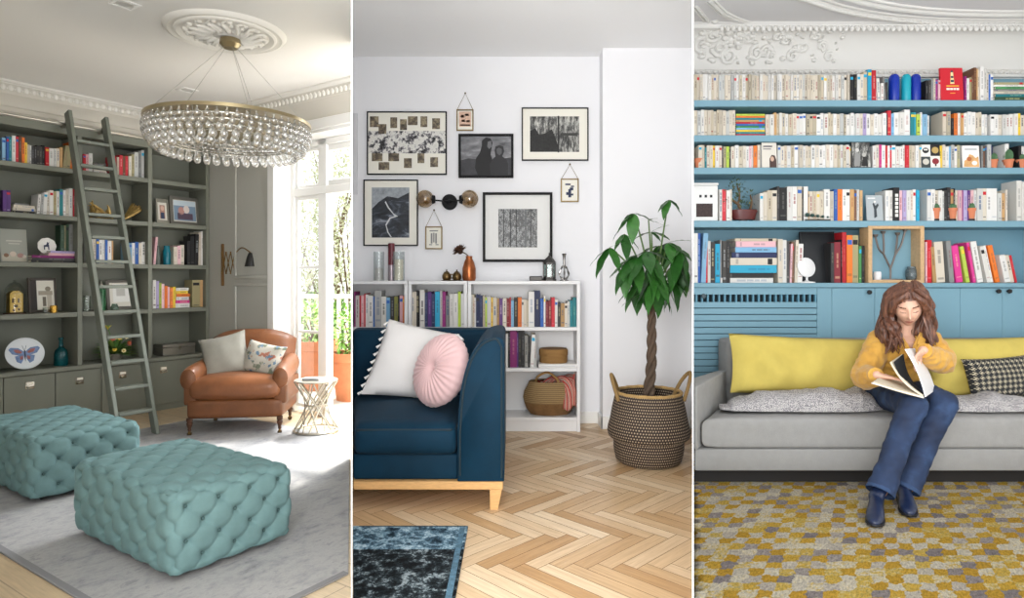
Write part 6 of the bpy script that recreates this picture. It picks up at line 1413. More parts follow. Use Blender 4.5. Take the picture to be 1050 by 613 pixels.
# radiator cover and cupboards below
x1 = X(853, YC)-.001; zl = Z3+.001; tp = ZK-.0345
t = thing('radiator_cover', 'sky-blue slatted radiator cover below the ledge at the left', 'radiator cover', (X(780, YC), YC, Z3)); R_ = lambda x, y, z: (x-X(780, YC), y-YC, z-Z3)
xa = xp(YC)+.002; xg1 = X(838, YC); zg0, zg1 = P(0, 309.5, YC).z, P(0, 302, YC).z
mb = MB(); mb.box(*R_(xg1, YC, zl), *R_(x1, YC+.02, tp), blue, .002); mb.box(*R_(xa, YC, zg1), *R_(xg1-.0005, YC+.02, tp), blue, .002); mb.build('frame', t)
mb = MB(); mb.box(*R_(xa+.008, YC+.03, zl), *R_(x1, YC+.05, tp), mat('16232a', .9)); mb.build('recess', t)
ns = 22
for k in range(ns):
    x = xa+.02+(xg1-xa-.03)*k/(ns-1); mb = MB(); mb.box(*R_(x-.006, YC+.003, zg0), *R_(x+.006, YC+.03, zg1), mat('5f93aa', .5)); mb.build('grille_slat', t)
zz = zg0; k = 0
while zz > Z3+.05:
    z0_ = max(zz-.048, zl); mb = MB(); mb.box(*R_(xa, YC+.001, z0_+.004), *R_(xg1-.0005, YC+.02, zz-.0005), blue, .003); mb.build('board', t); zz -= .048
mb = MB(); mb.lathe([(0, 0), (.019, 0), (.016, .008), (0, .01)], mat('3a4c54', .4), 16, tf=MX.Translation(V(R_(X(721.5, YC), YC-.0, P(0, 303.5, YC).z))) @ MX.Rotation(PI/2, 4, 'X')); mb.build('knob', t)
edges = [853, 897, 940.5, 984.5, 1028, 1080]; kn = [(890, 299.5), None, None, (1022, 298.5), (1033, 298.5)]
lbs = ['sky-blue low cupboard beside the radiator cover, with a black knob', 'sky-blue low cupboard behind the left side of the woman\'s hair', 'sky-blue low cupboard behind the right side of the woman\'s hair', 'sky-blue low cupboard with black knob at its right edge, above the yellow cushion', 'sky-blue low cupboard at the right edge of the picture']
for i in range(5):
    a, b = X(edges[i], YC)+.0008, X(edges[i+1], YC)-.0008
    t = thing('low_cupboard', lbs[i], 'cupboard', ((a+b)/2, YC, Z3), group='low blue cupboards under the bookcase'); hw = (b-a)/2
    mb = MB(); mb.box(-hw, .021, .001, hw, YV-YC-.002, tp-Z3, blue); mb.build('body', t)
    mb = MB(); mb.box(-hw, -.0, .002, hw, .02, tp-Z3-.004, blue, .0025); d = mb.build('door', t)
    if kn[i]:
        q = P(*kn[i], YC); mb = MB(); mb.lathe([(0, .0), (.008, .0), (.008, .014), (.017, .02), (.015, .03), (0, .033)], black, 18, tf=MX.Translation(V((q.x-(a+b)/2, -.0, q.z-Z3))) @ MX.Rotation(PI/2, 4, 'X')); mb.build('knob', d)
# ---- rows of books
Gr = 'books in the blue bookcase'
rnd = random.Random(77)
def fill(px0, px1, codes, wmin, wmax, tops=None):
    out = []; c = px0
    while c < px1-wmin*.6:
        w_ = min(rnd.uniform(wmin, wmax), px1-c)
        if px1-c-w_ < wmin*.6: w_ = px1-c
        out.append(f'{rnd.choice(codes)}{w_:.2f}'+(f'@{rnd.uniform(*tops):.1f}' if tops else '')); c += w_
    return ' '.join(out)
CR = ['cr']*9+['ec']*4+['wh']*4+['lg', 'cr']
k3 = dict(fr=I4, group=Gr, depth=.16); yv = YC+.015
W_T, W_2, W_3, W_4, W_5 = 'on top blue shelf', 'on second blue shelf', 'on third blue shelf', 'on fourth blue shelf', 'on blue ledge'
pT = X(872, YC)
row(yv=yv, z=ZS[0], px0=711.8, top=76.5, where=W_T, seed=50, kind='paperback', name='paperback', spec=fill(711.8, 871.5, CR, 2.4, 3.3, (76, 77.5)), **k3)
row(yv=yv, z=ZS[0], px0=872.2, top=77, where=W_T+' after cream paperbacks', seed=51, spec='bk3.4@76 bk3.4@76 wh3.5@76 cr3.5@76 ec4@73 cy4@71 rd4.5@72 lp2@74/-5 wh3@80/-3 wh3@85 _.5 gy2@78/-3 dk2@84', **k3)
row(yv=yv, z=ZS[0], px0=950, top=81, where=W_T+' right of blue vases', seed=52, spec='bk2.5@82 dk3@82 gy2.5@81 cr2@80 mg2.5@81 lp2.5@82', **k3)
row(yv=yv, z=ZS[0], px0=989.5, top=78, where=W_T+' right of lighthouse book', seed=53, spec='mg2@78 wh3@80 kh2.5@79 br2@77 br3@69 ta1.5@70 cr2@71 wh3.5@68 wh3@70 cr2.5@75 bl2@76 wh3@76', **k3)
row(yv=yv, z=ZS[1], px0=711.8, top=114, where=W_2, seed=54, kind='paperback', name='paperback', spec=fill(711.8, 754.5, CR, 2.6, 3.8, (112.5, 114)), **k3)
row(yv=yv, z=ZS[1], px0=785.5, top=116, where=W_2+' right of bright pile', seed=55, kind='paperback', name='paperback', spec=fill(785.5, 868, CR+['wh', 'wh', 'ta'], 2.6, 4.4, (115, 117.5)), **k3)
row(yv=yv, z=ZS[1], px0=868.5, top=116, where=W_2+' centre run', seed=56, kind='paperback', name='paperback', spec='wh4 wh3.5 lg2 wh4 cr3 la4@116 wh4 cr4 wh4 wh4 wh4 dk1.5@117 rd4@113 lb3@116 wh5@115 wh5@115 _.5 wh6@112 te4@115 cy2@115 li4@117 wh2@115 lb5@117 lg3@118', **k3)
row(yv=yv, z=ZS[1], px0=967.5, top=115, where=W_2+' left of blue cup', seed=57, kind='paperback', name='paperback', spec='cr4@114 ec4@114 bk3@121 or4@116 wh3 ta3@116 wh4 wh4 wh4 cr4 ec3 wh3@117 wh2.5@117', **k3)
row(yv=yv, z=ZS[1], px0=1016, top=117, where=W_2+' right of blue cup', seed=58, kind='paperback', name='paperback', spec='wh4 wh4 cr4 wh4 wh4 wh4 wh4 ye3@116 cr4 wh4 wh4 lg4', **k3)
row(yv=yv, z=ZS[2], px0=716.5, top=149, where=W_3, seed=59, kind='paperback', name='paperback', spec='cr3.5 ec3 te2@151 cr3 cr3.5 ye2@149 wh4 cr3 dk1.5 kh3 li3@150 dk2@152 cr4 wh4 ec4 cr3.5 wh3 lp2.5 wh2 or4@149 cr3 gy2 bk2@151', **k3)
row(yv=yv, z=ZS[2], px0=797.5, top=149, where=W_3+' between two face-out covers', seed=60, kind='paperback', name='paperback', spec=fill(797.5, 873, CR+['lb', 'rd', 'wh', 'wh', 'lp'], 2.6, 4.2, (148, 150)), **k3)
row(yv=yv, z=ZS[2], px0=895, top=149, where=W_3+' right of black-white cover', seed=61, kind='paperback', name='paperback', spec='wh3.5 cr3.5 pk2.5@148 wh4 rd2@149 wh2.5 rd2@149 wh4 wh4 wh3.5 wh2 rd4@149 ec3 cr3.5 wh3.5 cr3', **k3)
row(yv=yv, z=ZS[2], px0=964, top=149, where=W_3+' right of four-emblem cover', seed=62, kind='paperback', name='paperback', spec='ye3@149 cr3 wh3.5 lb2 lg3.5 wh3 kh3 gy1.5', **k3)
row(yv=yv, z=ZS[2], px0=1006.5, top=149, where=W_3+' behind cacti', seed=63, kind='paperback', name='paperback', spec='gy2 br2@150 dk2 lg4@148 nv2 _13 wh4@147 _9 bk3 wh4 cr4', **k3)
row(yv=yv, z=ZS[3], px0=738, top=194, where=W_4, seed=64, spec='wh3@194 rd4@194 wh4@195 cr2@194', **k3)
row(yv=yv, z=ZS[3], px0=779.5, top=195, where=W_4+' right of bonsai', seed=65, spec='wh3.5@198 cr4@197 ec5@195 cr5@195 dk2.5@191 bk8@192 wh5@191 wh5@191 cr5@191 dk2@195 wh4.5@191 ta1@196 cr4@196 ec3.5@196 cr3.5@196 ec4@196 wh6@194 cr4@196 bl4@194 or5@194 wh4@194 wh4@194 ta4@194 br3@195 wh3@194 ta3@195', **k3)
row(yv=yv, z=ZS[3], px0=908.5, top=195, where=W_4+' right of grey magazine', seed=66, spec='wh4@195 wh4@195 _6.5 lp3@195 la4@195 wh4@195 cr3@195 wh3@194 cy3@195', **k3)
row(yv=yv, z=ZS[3], px0=951, top=194, where=W_4+' behind three cacti', seed=67, spec='wh4@194 wh4@194 cr3.5@195 wh4@195 lg2@196 dk3@195 bk4@192 ta3@194 bk2@193 cr2 lp4@195 mg2@195 la4@195 pu3@195 lp3@195 wh3@195 _1 wh6@193 cr4@193 wh5@193 wh6@193 lg4@198 ta4@198 cr2', **k3)
row(yv=yv, z=ZS[3], px0=1043.5, top=186, where=W_4+' at right edge', seed=68, spec='wh5@185 wh6@186 ta4@190', **k3)
row(yv=yv, z=ZK, px0=711.8, top=240, where=W_5, seed=69, spec='wh4@239 bl3@239 lb5@239/3 rd2@247 wh3@247 dk5@248 cy5@250 gy2@246 dk4@247 bk4@247', **k3)
row(yv=yv, z=ZK, px0=798, top=246, where=W_5+' right of tall pile', seed=70, spec='cr5@245 wh4@246 dk3@247 lp2@250/2 br3@248 cr3@246/2 wh5@250/2', **k3)
row(yv=yv, z=ZK, px0=852.5, top=245, where=W_5+' right of black tray', seed=71, spec='bk3.5@249 dr7@248 bk1 rd4.5@238 or6@241 kh6.5@241 gn3@252 bk3@252', **k3)
row(yv=yv, z=ZK, px0=949, top=247, where=W_5+' right of display box', seed=72, spec='lp2@248 rd5@246 _1 ta4@253/-4 cr9@248/-4 _4 gy5@247/-5 _2.5 pk7@252/-8 _3 li4@253/-10 _3 pk3@249/-10 _1 wh6@248/-10 _4 wh4@253/-12 wh3@252/-12 _2 or5@252/-12 _5 wh6@262/-12 cr4@262/-12 rd2@262/-12', **k3)
pile(I4, yv, ZS[1], [(c, 755, 784.5, 2.05) for c in ('rd', 'te', 'ye', 'lb', 'gn', 'bl', 'rd', 'ta', 'te', 'or', 'li')], 'of bright pile on second blue shelf', Gr, .17, 75)
pile(I4, yv, ZK, [('wh', 739, 793, 5.2), ('bk', 742, 793, 5), ('cy', 746, 797, 8), ('cr', 749, 797, 7.5), ('nv', 750.5, 797, 5.5), ('lb', 754, 796.5, 5.5), ('lp', 755, 796, 6), ('ec', 754, 797, 3)], 'of tall pile on blue ledge', Gr, .2, 76)
pile(I4, yv, ZS[0], [('dg', 1020, 1052, 4), ('te', 1021, 1052, 3), ('cr', 1019, 1052, 3), ('gy', 1020, 1052, 2), ('gn', 1021, 1052, 2.5), ('wh', 1019, 1051, 2), ('kh', 1020, 1052, 2.5)], 'at right end of top blue shelf', Gr+' magazines' if False else 'magazines on the top blue shelf', .2, 78, 'magazine')
# ---- face-out covers
yf_ = YC+.006
bwp = mats_['blots']
cov = lambda hx, v=0: mat(hx, .5, var=v, vs=20)
face_book('face_out_book', 'big red book with a striped lighthouse on the top shelf', 'book', I4, yf_, 965.5, 988.5, 69, ZS[0], 0, .02,
 [('cover', [('b', 0, 0, 1, 1, cov('c9202f')), ('p', [(.42, .5), (.6, .5), (.56, .86), (.46, .86)], .001, cov('e9d9a0')), ('p', [(.44, .55), (.58, .55), (.575, .62), (.445, .62)], .0016, cov('23324a')), ('p', [(.45, .68), (.57, .68), (.565, .74), (.455, .74)], .0016, cov('23324a')), ('p', [(.44, .86), (.58, .86), (.51, .93)], .0012, cov('23324a')),
  ('r', .24, .41, .8, .455, .001, cov('e8a23c')), ('r', .24, .31, .38, .37, .001, cov('f1e8df')), ('r', .4, .31, .53, .37, .001, cov('f1e8df')), ('r', .55, .31, .66, .37, .001, cov('f1e8df')), ('r', .68, .31, .8, .37, .001, cov('f1e8df')), ('r', .4, .2, .62, .225, .001, cov('e8a23c'))])], lean=4)
face_book('face_out_book', 'pale face-out book with a dark portrait on the third blue shelf', 'book', I4, yf_, 781.5, 797, 146, ZS[2], 0, .012,
 [('cover', [('b', 0, 0, 1, 1, cov('dcd6cb')), ('r', .1, .82, .7, .87, .001, cov('4a4550')), ('r', .1, .72, .62, .76, .001, cov('7a7478')), ('p', [(.5, .0), (.95, .0), (.95, .3), (.85, .48), (.65, .5), (.5, .35)], .001, cov('4a3530')), ('e', .68, .34, .12, .1, .002, cov('c9a893'))])], lean=4)
face_book('face_out_book', 'face-out book with a black and white photo cover on the third blue shelf', 'book', I4, yf_, 874, 893, 145.5, ZS[2], 0, .014,
 [('cover', [('b', 0, 0, 1, 1, cov('4a4a4a')), ('r', .02, .02, .98, .98, .0008, mats_['abstract']), ('p', [(.1, .05), (.4, .05), (.45, .45), (.3, .62), (.15, .5)], .0015, cov('8e8e8c')), ('e', .3, .68, .09, .08, .002, cov('c9c7c2')), ('e', .65, .5, .1, .08, .002, cov('b5b3ae')), ('p', [(.5, .05), (.85, .05), (.8, .4), (.6, .42)], .0015, cov('232323'))])], lean=4)
face_book('face_out_book', 'face-out book with four round emblems on the third blue shelf', 'book', I4, yf_, 945, 964.5, 148, ZS[2], 0, .012,
 [('cover', [('b', 0, 0, 1, 1, cov('e9e6df')), ('r', .5, .5, 1, 1, .0006, cov('1f1d20')), ('r', 0, 0, .48, .47, .0006, cov('3c4344')), ('e', .25, .74, .17, .12, .0015, cov('1f1d20')), ('e', .2, .77, .05, .04, .0025, cov('e9e6df')), ('e', .3, .77, .05, .04, .0025, cov('e9e6df')), ('e', .75, .75, .18, .14, .0015, cov('b79a5c')), ('e', .24, .25, .17, .13, .0015, cov('c9c5ba')), ('e', .75, .27, .18, .13, .0015, cov('8a2b33')), ('r', .71, .06, .79, .18, .001, cov('1f1d20'))])], lean=4)
face_book('face_out_book', 'white face-out book with an orange animal picture on the third blue shelf', 'book', I4, yf_, 987.5, 1005, 149, ZS[2], 0, .012,
 [('cover', [('b', 0, 0, 1, 1, cov('efebe6')), ('p', [(.05, .03), (.95, .03), (.92, .5), (.75, .42), (.6, .55), (.4, .6), (.3, .4), (.1, .3)], .001, cov('d9a870', .25)), ('e', .38, .38, .14, .1, .0018, cov('b5683c')), ('e', .68, .2, .16, .1, .0018, cov('f3efe8')), ('r', .15, .8, .85, .85, .001, cov('9fa4ab'))])], lean=4)
face_book('face_out_magazine', 'grey face-out magazine with a dancing figure on the fourth blue shelf', 'magazine', I4, yf_, 889, 906, 200, ZS[3], 0, .008,
 [('cover', [('b', 0, 0, 1, 1, cov('aab2b6')), ('p', [(.45, .1), (.62, .15), (.6, .45), (.75, .6), (.7, .68), (.55, .58), (.45, .7), (.38, .66), (.46, .45)], .001, cov('3c4247')), ('e', .52, .74, .06, .04, .0016, cov('e9e3dd')), ('r', .1, .86, .55, .9, .001, cov('e9e9e9'))])], lean=5)
mb = book_mb(.045, P(0, 192, YC).z-ZS[3], .15, 'bk', random.Random(1)); mb.bm.transform(MX.Translation(V((X(917, YC), YC+.012, ZS[3]+.0004)))); 
zz = ZS[3]+.03
for l in range(6): mb.box(X(917, YC)+.012, YC+.0075, zz, X(917, YC)+.034, YC+.0105, zz+.022, mat('e9e6e0', .5)); zz += .03
tag(mb.build('book'), 'thick black book with bold white spine lettering on the fourth blue shelf', 'book', Gr)
# ---- vases, cup, cacti, bonsai, tin
for p0, p1, hx, lb in ((917.5, 927.5, '1432a0', 'royal blue cylindrical vase at the left of three on the top shelf'), (930.5, 939.5, '1fa3b5', 'turquoise cylindrical vase between the two royal blue vases'), (940, 949.7, '16309a', 'royal blue cylindrical vase beside the dark books on the top shelf')):
    r_ = (X(p1, YC)-X(p0, YC))/2; hh = P(0, 73.5, YC).z-ZS[0]; mb = MB()
    mb.lathe([(0, 0), (r_*.94, 0), (r_, .006), (r_, hh*.86), (r_*.85, hh*.95), (r_*.55, hh), (r_*.5, hh*.98), (0, hh*.9)], mat(hx, .25), 28, (X((p0+p1)/2, YC), YC+.07, ZS[0])); tag(mb.build('vase'), lb, 'vase')
r_ = (X(1014.5, YC)-X(1005, YC))/2; hh = P(0, 124, YC).z-ZS[1]; mb = MB(); mb.lathe([(0, 0), (r_*.9, 0), (r_, .01), (r_, hh*.9), (r_*1.03, hh), (r_*.9, hh), (r_*.88, .012), (0, .01)], mat('5f9cc0', .5, var=.15, vs=30), 24, (X(1009.7, YC), YC+.06, ZS[1])); tag(mb.build('cup'), 'small blue cup standing before the white books on the second blue shelf', 'cup')
green_c = mat('4f7350', .7, bump=.6, bs=160, var=.2, vs=60); terr2 = mat('cf7f5c', .75)
def cactus(label, px, ptop, prim, zs, seed, rpx=4.6, stand=True):
    c = V((X(px, YC), YC+.03, zs)); k = YC/F; r_ = rpx*k; zr_ = P(0, prim, YC).z-zs; zt_ = P(0, ptop, YC).z-zs; s0 = .018 if stand else 0
    t = thing('potted_cactus', label, 'cactus', c); rn_ = random.Random(seed)
    mb = MB(); mb.lathe([(0, s0), (r_*.72, s0), (r_*.9, zr_*.78), (r_*1.02, zr_*.8), (r_*1.05, zr_), (r_*.9, zr_), (r_*.88, zr_*.86), (0, zr_*.85)], terr2, 24); mb.build('pot', t)
    if stand:
        mb = MB(); mb.lathe([(0, .0), (r_*.8, .0), (r_*.8, s0*.9), (0, s0*.9)], black, 16); mb.build('saucer', t)
    mb = MB(); n = 11; hc = zt_-zr_*.85; mb.lathe([(0, 0), (r_*.7, hc*.05), (r_*.82, hc*.35), (r_*.72, hc*.7), (r_*.4, hc*.93), (0, hc)], green_c, 44, (0, 0, zr_*.85), fr=lambda a, i: 1+.1*math.cos(n*a))
    for q in range(rn_.randint(1, 3)): a = rn_.uniform(0, 6.28); mb.ell((r_*.5*math.cos(a), r_*.5*math.sin(a), zr_*.86+hc*.4), (r_*.34, r_*.34, hc*.42), green_c, 12)
    mb.build('stem', t)
cactus('small cactus in terracotta pot, left one near the right end of the third blue shelf', 1021.5, 156, 163, ZS[2], 1, 4.3, False)
cactus('taller cactus in terracotta pot on the third blue shelf, beside the right edge one', 1037, 152, 163, ZS[2], 2, 5, False)
cactus('small cactus in terracotta pot cut by the right edge on the third blue shelf', 1050, 157, 163, ZS[2], 3, 4.5, False)
cactus('round cactus in terracotta pot, left of the three on the fourth blue shelf', 962, 208, 213, ZS[3], 4, 4.2)
cactus('spreading cactus in terracotta pot, middle of three on the fourth blue shelf', 979, 208, 213, ZS[3], 5, 4.6)
cactus('upright cactus in terracotta pot, right of the three on the fourth blue shelf', 998.5, 207, 213, ZS[3], 6, 4.4)
r_ = .03; mb = MB(); mb.lathe([(0, 0), (r_*.75, 0), (r_, .06), (r_*1.05, .075), (r_*.9, .075), (0, .06)], terr2, 24, (xp(YC+.05)+.035, YC+.045, ZS[2])); tag(mb.build('terracotta_pot'), 'small empty terracotta pot at the left end of the third blue shelf', 'plant pot')
# white tin at the left end
t = thing('white_tin', 'large white tin with a dark picture panel at the left end of the fourth shelf', 'tin', (0, 0, 0)); t.matrix_world = I4; xa_ = xp(YC)+.004; xb_ = X(737, YC); zt_ = P(0, 187, YC).z
t.location = ((xa_+xb_)/2, YC+.1, ZS[3]); mb = MB(); hw = (xb_-xa_)/2; mb.box(-hw, -.085, 0, hw, .06, zt_-ZS[3]-.02, mat('e6e6e4', .4), .008, 2); mb.build('body', t)
mb = MB(); mb.box(-hw-.0, -.088, zt_-ZS[3]-.0195, hw+.004, .063, zt_-ZS[3], mat('dededc', .4), .006, 2); mb.build('lid', t)
mb = MB(); mb.box(-hw*.8, -.0862, .03, hw*.55, -.085, .13, mat('3b2c2a', .6, var=.4, vs=60)); 
for k in range(3): mb.box(-hw*.55+k*.04, -.0862, .175, -hw*.55+k*.04+.018, -.085, .195, mat('2a2a2a', .5))
mb.build('printed_panel', t)
# bonsai
c = V((X(765, YC), YC+.05, ZS[3])); t = thing('bonsai', 'small leafy bonsai in a dark red tray pot on the fourth blue shelf', 'plant', c); k = YC/F
mb = MB(); mb.lathe([(0, .012), (.8, .012), (.86, .03), (1, .075), (1, .085), (.9, .085), (.85, .07), (0, .06)], mat('5a2320', .35), 32, sx=14*k, sy=.055); mb.lathe([(0, 0), (.3, 0), (.3, .012), (0, .012)], mat('43201c', .4), 16, sx=14*k, sy=.055); mb.build('pot', t)
mb = MB()
for pts in ([(.0, 0, .06), (-.04, 0, .12), (-.03, 0, .2), (-.05, 0, .28)], [(-.03, 0, .12), (-.1, 0, .17), (-.14, 0, .19)], [(.04, 0, .06), (.06, 0, .14), (.05, 0, .2)]): mb.tube(spline(pts, 5), [.011-.0005*i for i in range(5*(len(pts)-1)+1)], mat('6b5540', .9, bump=.4), 7)
mb.build('trunk', t); rnd = random.Random(9); mb = MB(); ms = [mat('55683f', .6), mat('7d7d52', .6), mat('46583c', .6)]
for k2 in range(230):
    b = rnd.choice(((-.05, .27, .06), (-.03, .2, .07), (-.14, .19, .05), (.05, .19, .06), (-.08, .23, .06), (-.02, .14, .06)))
    d = V((rnd.gauss(0, 1), rnd.gauss(0, .6), rnd.gauss(0, 1))); d = d.normalized()*rnd.random()**.5; p = V((b[0]+d.x*b[2], d.y*.045, b[1]+d.z*b[2]))
    leafpoly(mb, p, d+V((0, 0, .2)), .022, .006, rnd.choice(ms), n=2)
mb.build('foliage', t, recalc=False)
mb = MB(); rnd = random.Random(10); x0_ = X(826, YC); x1_ = X(852, YC)
t = thing('succulent_trough', 'row of small blue-green succulents lying before the cream books', 'succulents', ((x0_+x1_)/2, YC+.006, ZS[3])); 
mb.box(-(x1_-x0_)/2, -.004, 0.0005, (x1_-x0_)/2, .006, .012, mat('4c4a44', .7), .002); mb.build('trough', t)
for i in range(5):
    mb = MB(); x = (i-2)*(x1_-x0_)/5; r2 = .03-.004*i
    for rg, el in ((7, .2), (6, .7), (4, 1.2)):
        for q in range(rg): a = 2*PI*q/rg+rg; leafpoly(mb, V((x, .002, .014+r2*.5)), V((math.cos(a)*math.cos(el), .3*math.sin(a)*math.cos(el)-.1, math.sin(el))), r2, r2*.3, mat('4a6a66', .6), n=3, droop=-.2)
    mb.build('rosette', t, recalc=False)
# ---- round white speaker-like disc on stand, black tray, wooden display box
k = YC/F; c = V((X(828.5, YC), YC-.0+.03, ZK)); cz = P(0, 274, YC).z-ZK; t = thing('round_mirror', 'small round white disc on a short white stand before the black tray', 'mirror', c); wp_ = mat('e8e8e8', .35)
mb = MB(); mb.lathe([(0, 0), (.06, 0), (.058, .008), (.02, .012), (.008, .02), (.008, cz-.06), (0, cz-.06)], wp_, 28, (0.005, 0, 0)); mb.build('stand', t)
mb = MB(); tf = MX.Translation(V((0, 0, cz))) @ MX.Rotation(R(80), 4, 'X') @ MX.Rotation(R(12), 4, 'Y'); mb.lathe([(0, -.012), (.06, -.012), (.074, -.004), (.074, .006), (.068, .01), (0, .008)], wp_, 40, tf=tf); mb.build('disc', t)
mb = MB(); a = X(822, YC+.1); b = X(858, YC+.1); h_ = P(0, 236, YC+.1).z-ZK; tfm = MX.Translation(V(((a+b)/2, YC+.09, ZK+.001))) @ MX.Rotation(R(-8), 4, 'X'); bkm = mat('191b1e', .5)
mb.box(-(b-a)/2, 0, 0, (b-a)/2, .014, h_*.985, bkm, .006, 2, tf=tfm)
for q in ((-(b-a)/2, 0, -(b-a)/2+.012, h_*.985), ((b-a)/2-.012, 0, (b-a)/2, h_*.985), (-(b-a)/2+.012, h_*.985-.012, (b-a)/2-.012, h_*.985), (-(b-a)/2+.012, 0, (b-a)/2-.012, .012)): mb.box(q[0], -.006, q[1], q[2], .001, q[3], bkm, .002, tf=tfm)
tag(mb.build('black_tray'), 'large black tray leaning against the back of the blue ledge', 'tray')
oak3 = mat('c9a67c', .5, var=.12, vs=6, stretch=(8, 8, 8)); a, b = X(890.5, YC-.01), X(948, YC-.01); zt_ = P(0, 231.5, YC-.01).z-ZK; t = thing('display_box', 'square open wooden display box above the woman\'s head', 'display box', ((a+b)/2, YC-.01, ZK)); hw = (b-a)/2; tb = .03
for q in ((-hw, .0005, -hw+tb, zt_), (hw-tb, .0005, hw, zt_), (-hw+tb, .0005, hw-tb, tb*.75), (-hw+tb, zt_-tb*.75, hw-tb, zt_)):
    mb = MB(); mb.box(q[0], 0, q[1], q[2], .125, q[3], oak3, .002); mb.build('side_board', t)
mb = MB(); mb.box(-hw+tb, .117, tb*.75, hw-tb, .124, zt_-tb*.75, blue); mb.build('back_panel', t)
c = V(((a+b)/2-.01, YC+.05, ZK+tb*.75+.0005)); t = thing('branch_candelabra', 'branching dark metal candle holder inside the wooden display box', 'candle holder', c); im = mat('7d7672', .35, .7); hz2 = zt_-tb*1.6
mb = MB(); mb.lathe([(0, 0), (.09, 0), (.088, .006), (0, .008)], im, 28, sy=.5); mb.build('base', t); k_ = YC/F
ends = [((-15.5*k_), .0, hz2*.86), (-6*k_, .02, hz2*.93), (9*k_, .02, hz2*.9), (15*k_, 0, hz2*.97)]
mb = MB(); f1 = (0, 0, hz2*.22); l1, r1 = (-7*k_, 0, hz2*.52), (5*k_, 0, hz2*.5)
for pts in ([(0, 0, .004), f1, (-3*k_, 0, hz2*.35), l1], [f1, (2*k_, 0, hz2*.33), r1], [l1, (-12*k_, 0, hz2*.62), ends[0]], [l1, (-6*k_, .01, hz2*.7), ends[1]], [r1, (7*k_, .01, hz2*.66), ends[2]], [r1, (11*k_, 0, hz2*.7), ends[3]]): mb.tube(spline(pts, 5), .0075, im, 7)
mb.build('branches', t)
for e in ends: mb = MB(); mb.lathe([(0, -.004), (.012, -.003), (.018, .012), (.02, .018), (.016, .018), (.012, .006), (0, .004)], im, 16, e); mb.build('cup', t)
q = V((X(900.5, YC+.03), YC+.04, ZK+tb*.75+.0005)); mb = MB(); mb.lathe([(0, 0), (.024, 0), (.027, .02), (.026, .055), (.02, .062), (0, .06)], mat('e9e9ec', .5), 20, tuple(q)); tag(mb.build('candle'), 'stubby white candle at the left in the wooden display box', 'candle')
q = V((X(936.5, YC+.05), YC+.07, ZK+tb*.75+.0005)); t = thing('glass_jar', 'round grey glass jar at the right in the wooden display box', 'jar', q); mb = MB(); mb.lathe([(0, 0), (.035, 0), (.042, .03), (.04, .07), (.03, .085), (.03, .1), (.026, .1), (.026, .085), (0, .08)], mat('9fb0b5', .05, trans=.7), 24); mb.build('body', t); mb = MB(); mb.ell((0, 0, .03), (.03, .03, .022), mat('8f9894', .7), 14); mb.build('pebbles', t)
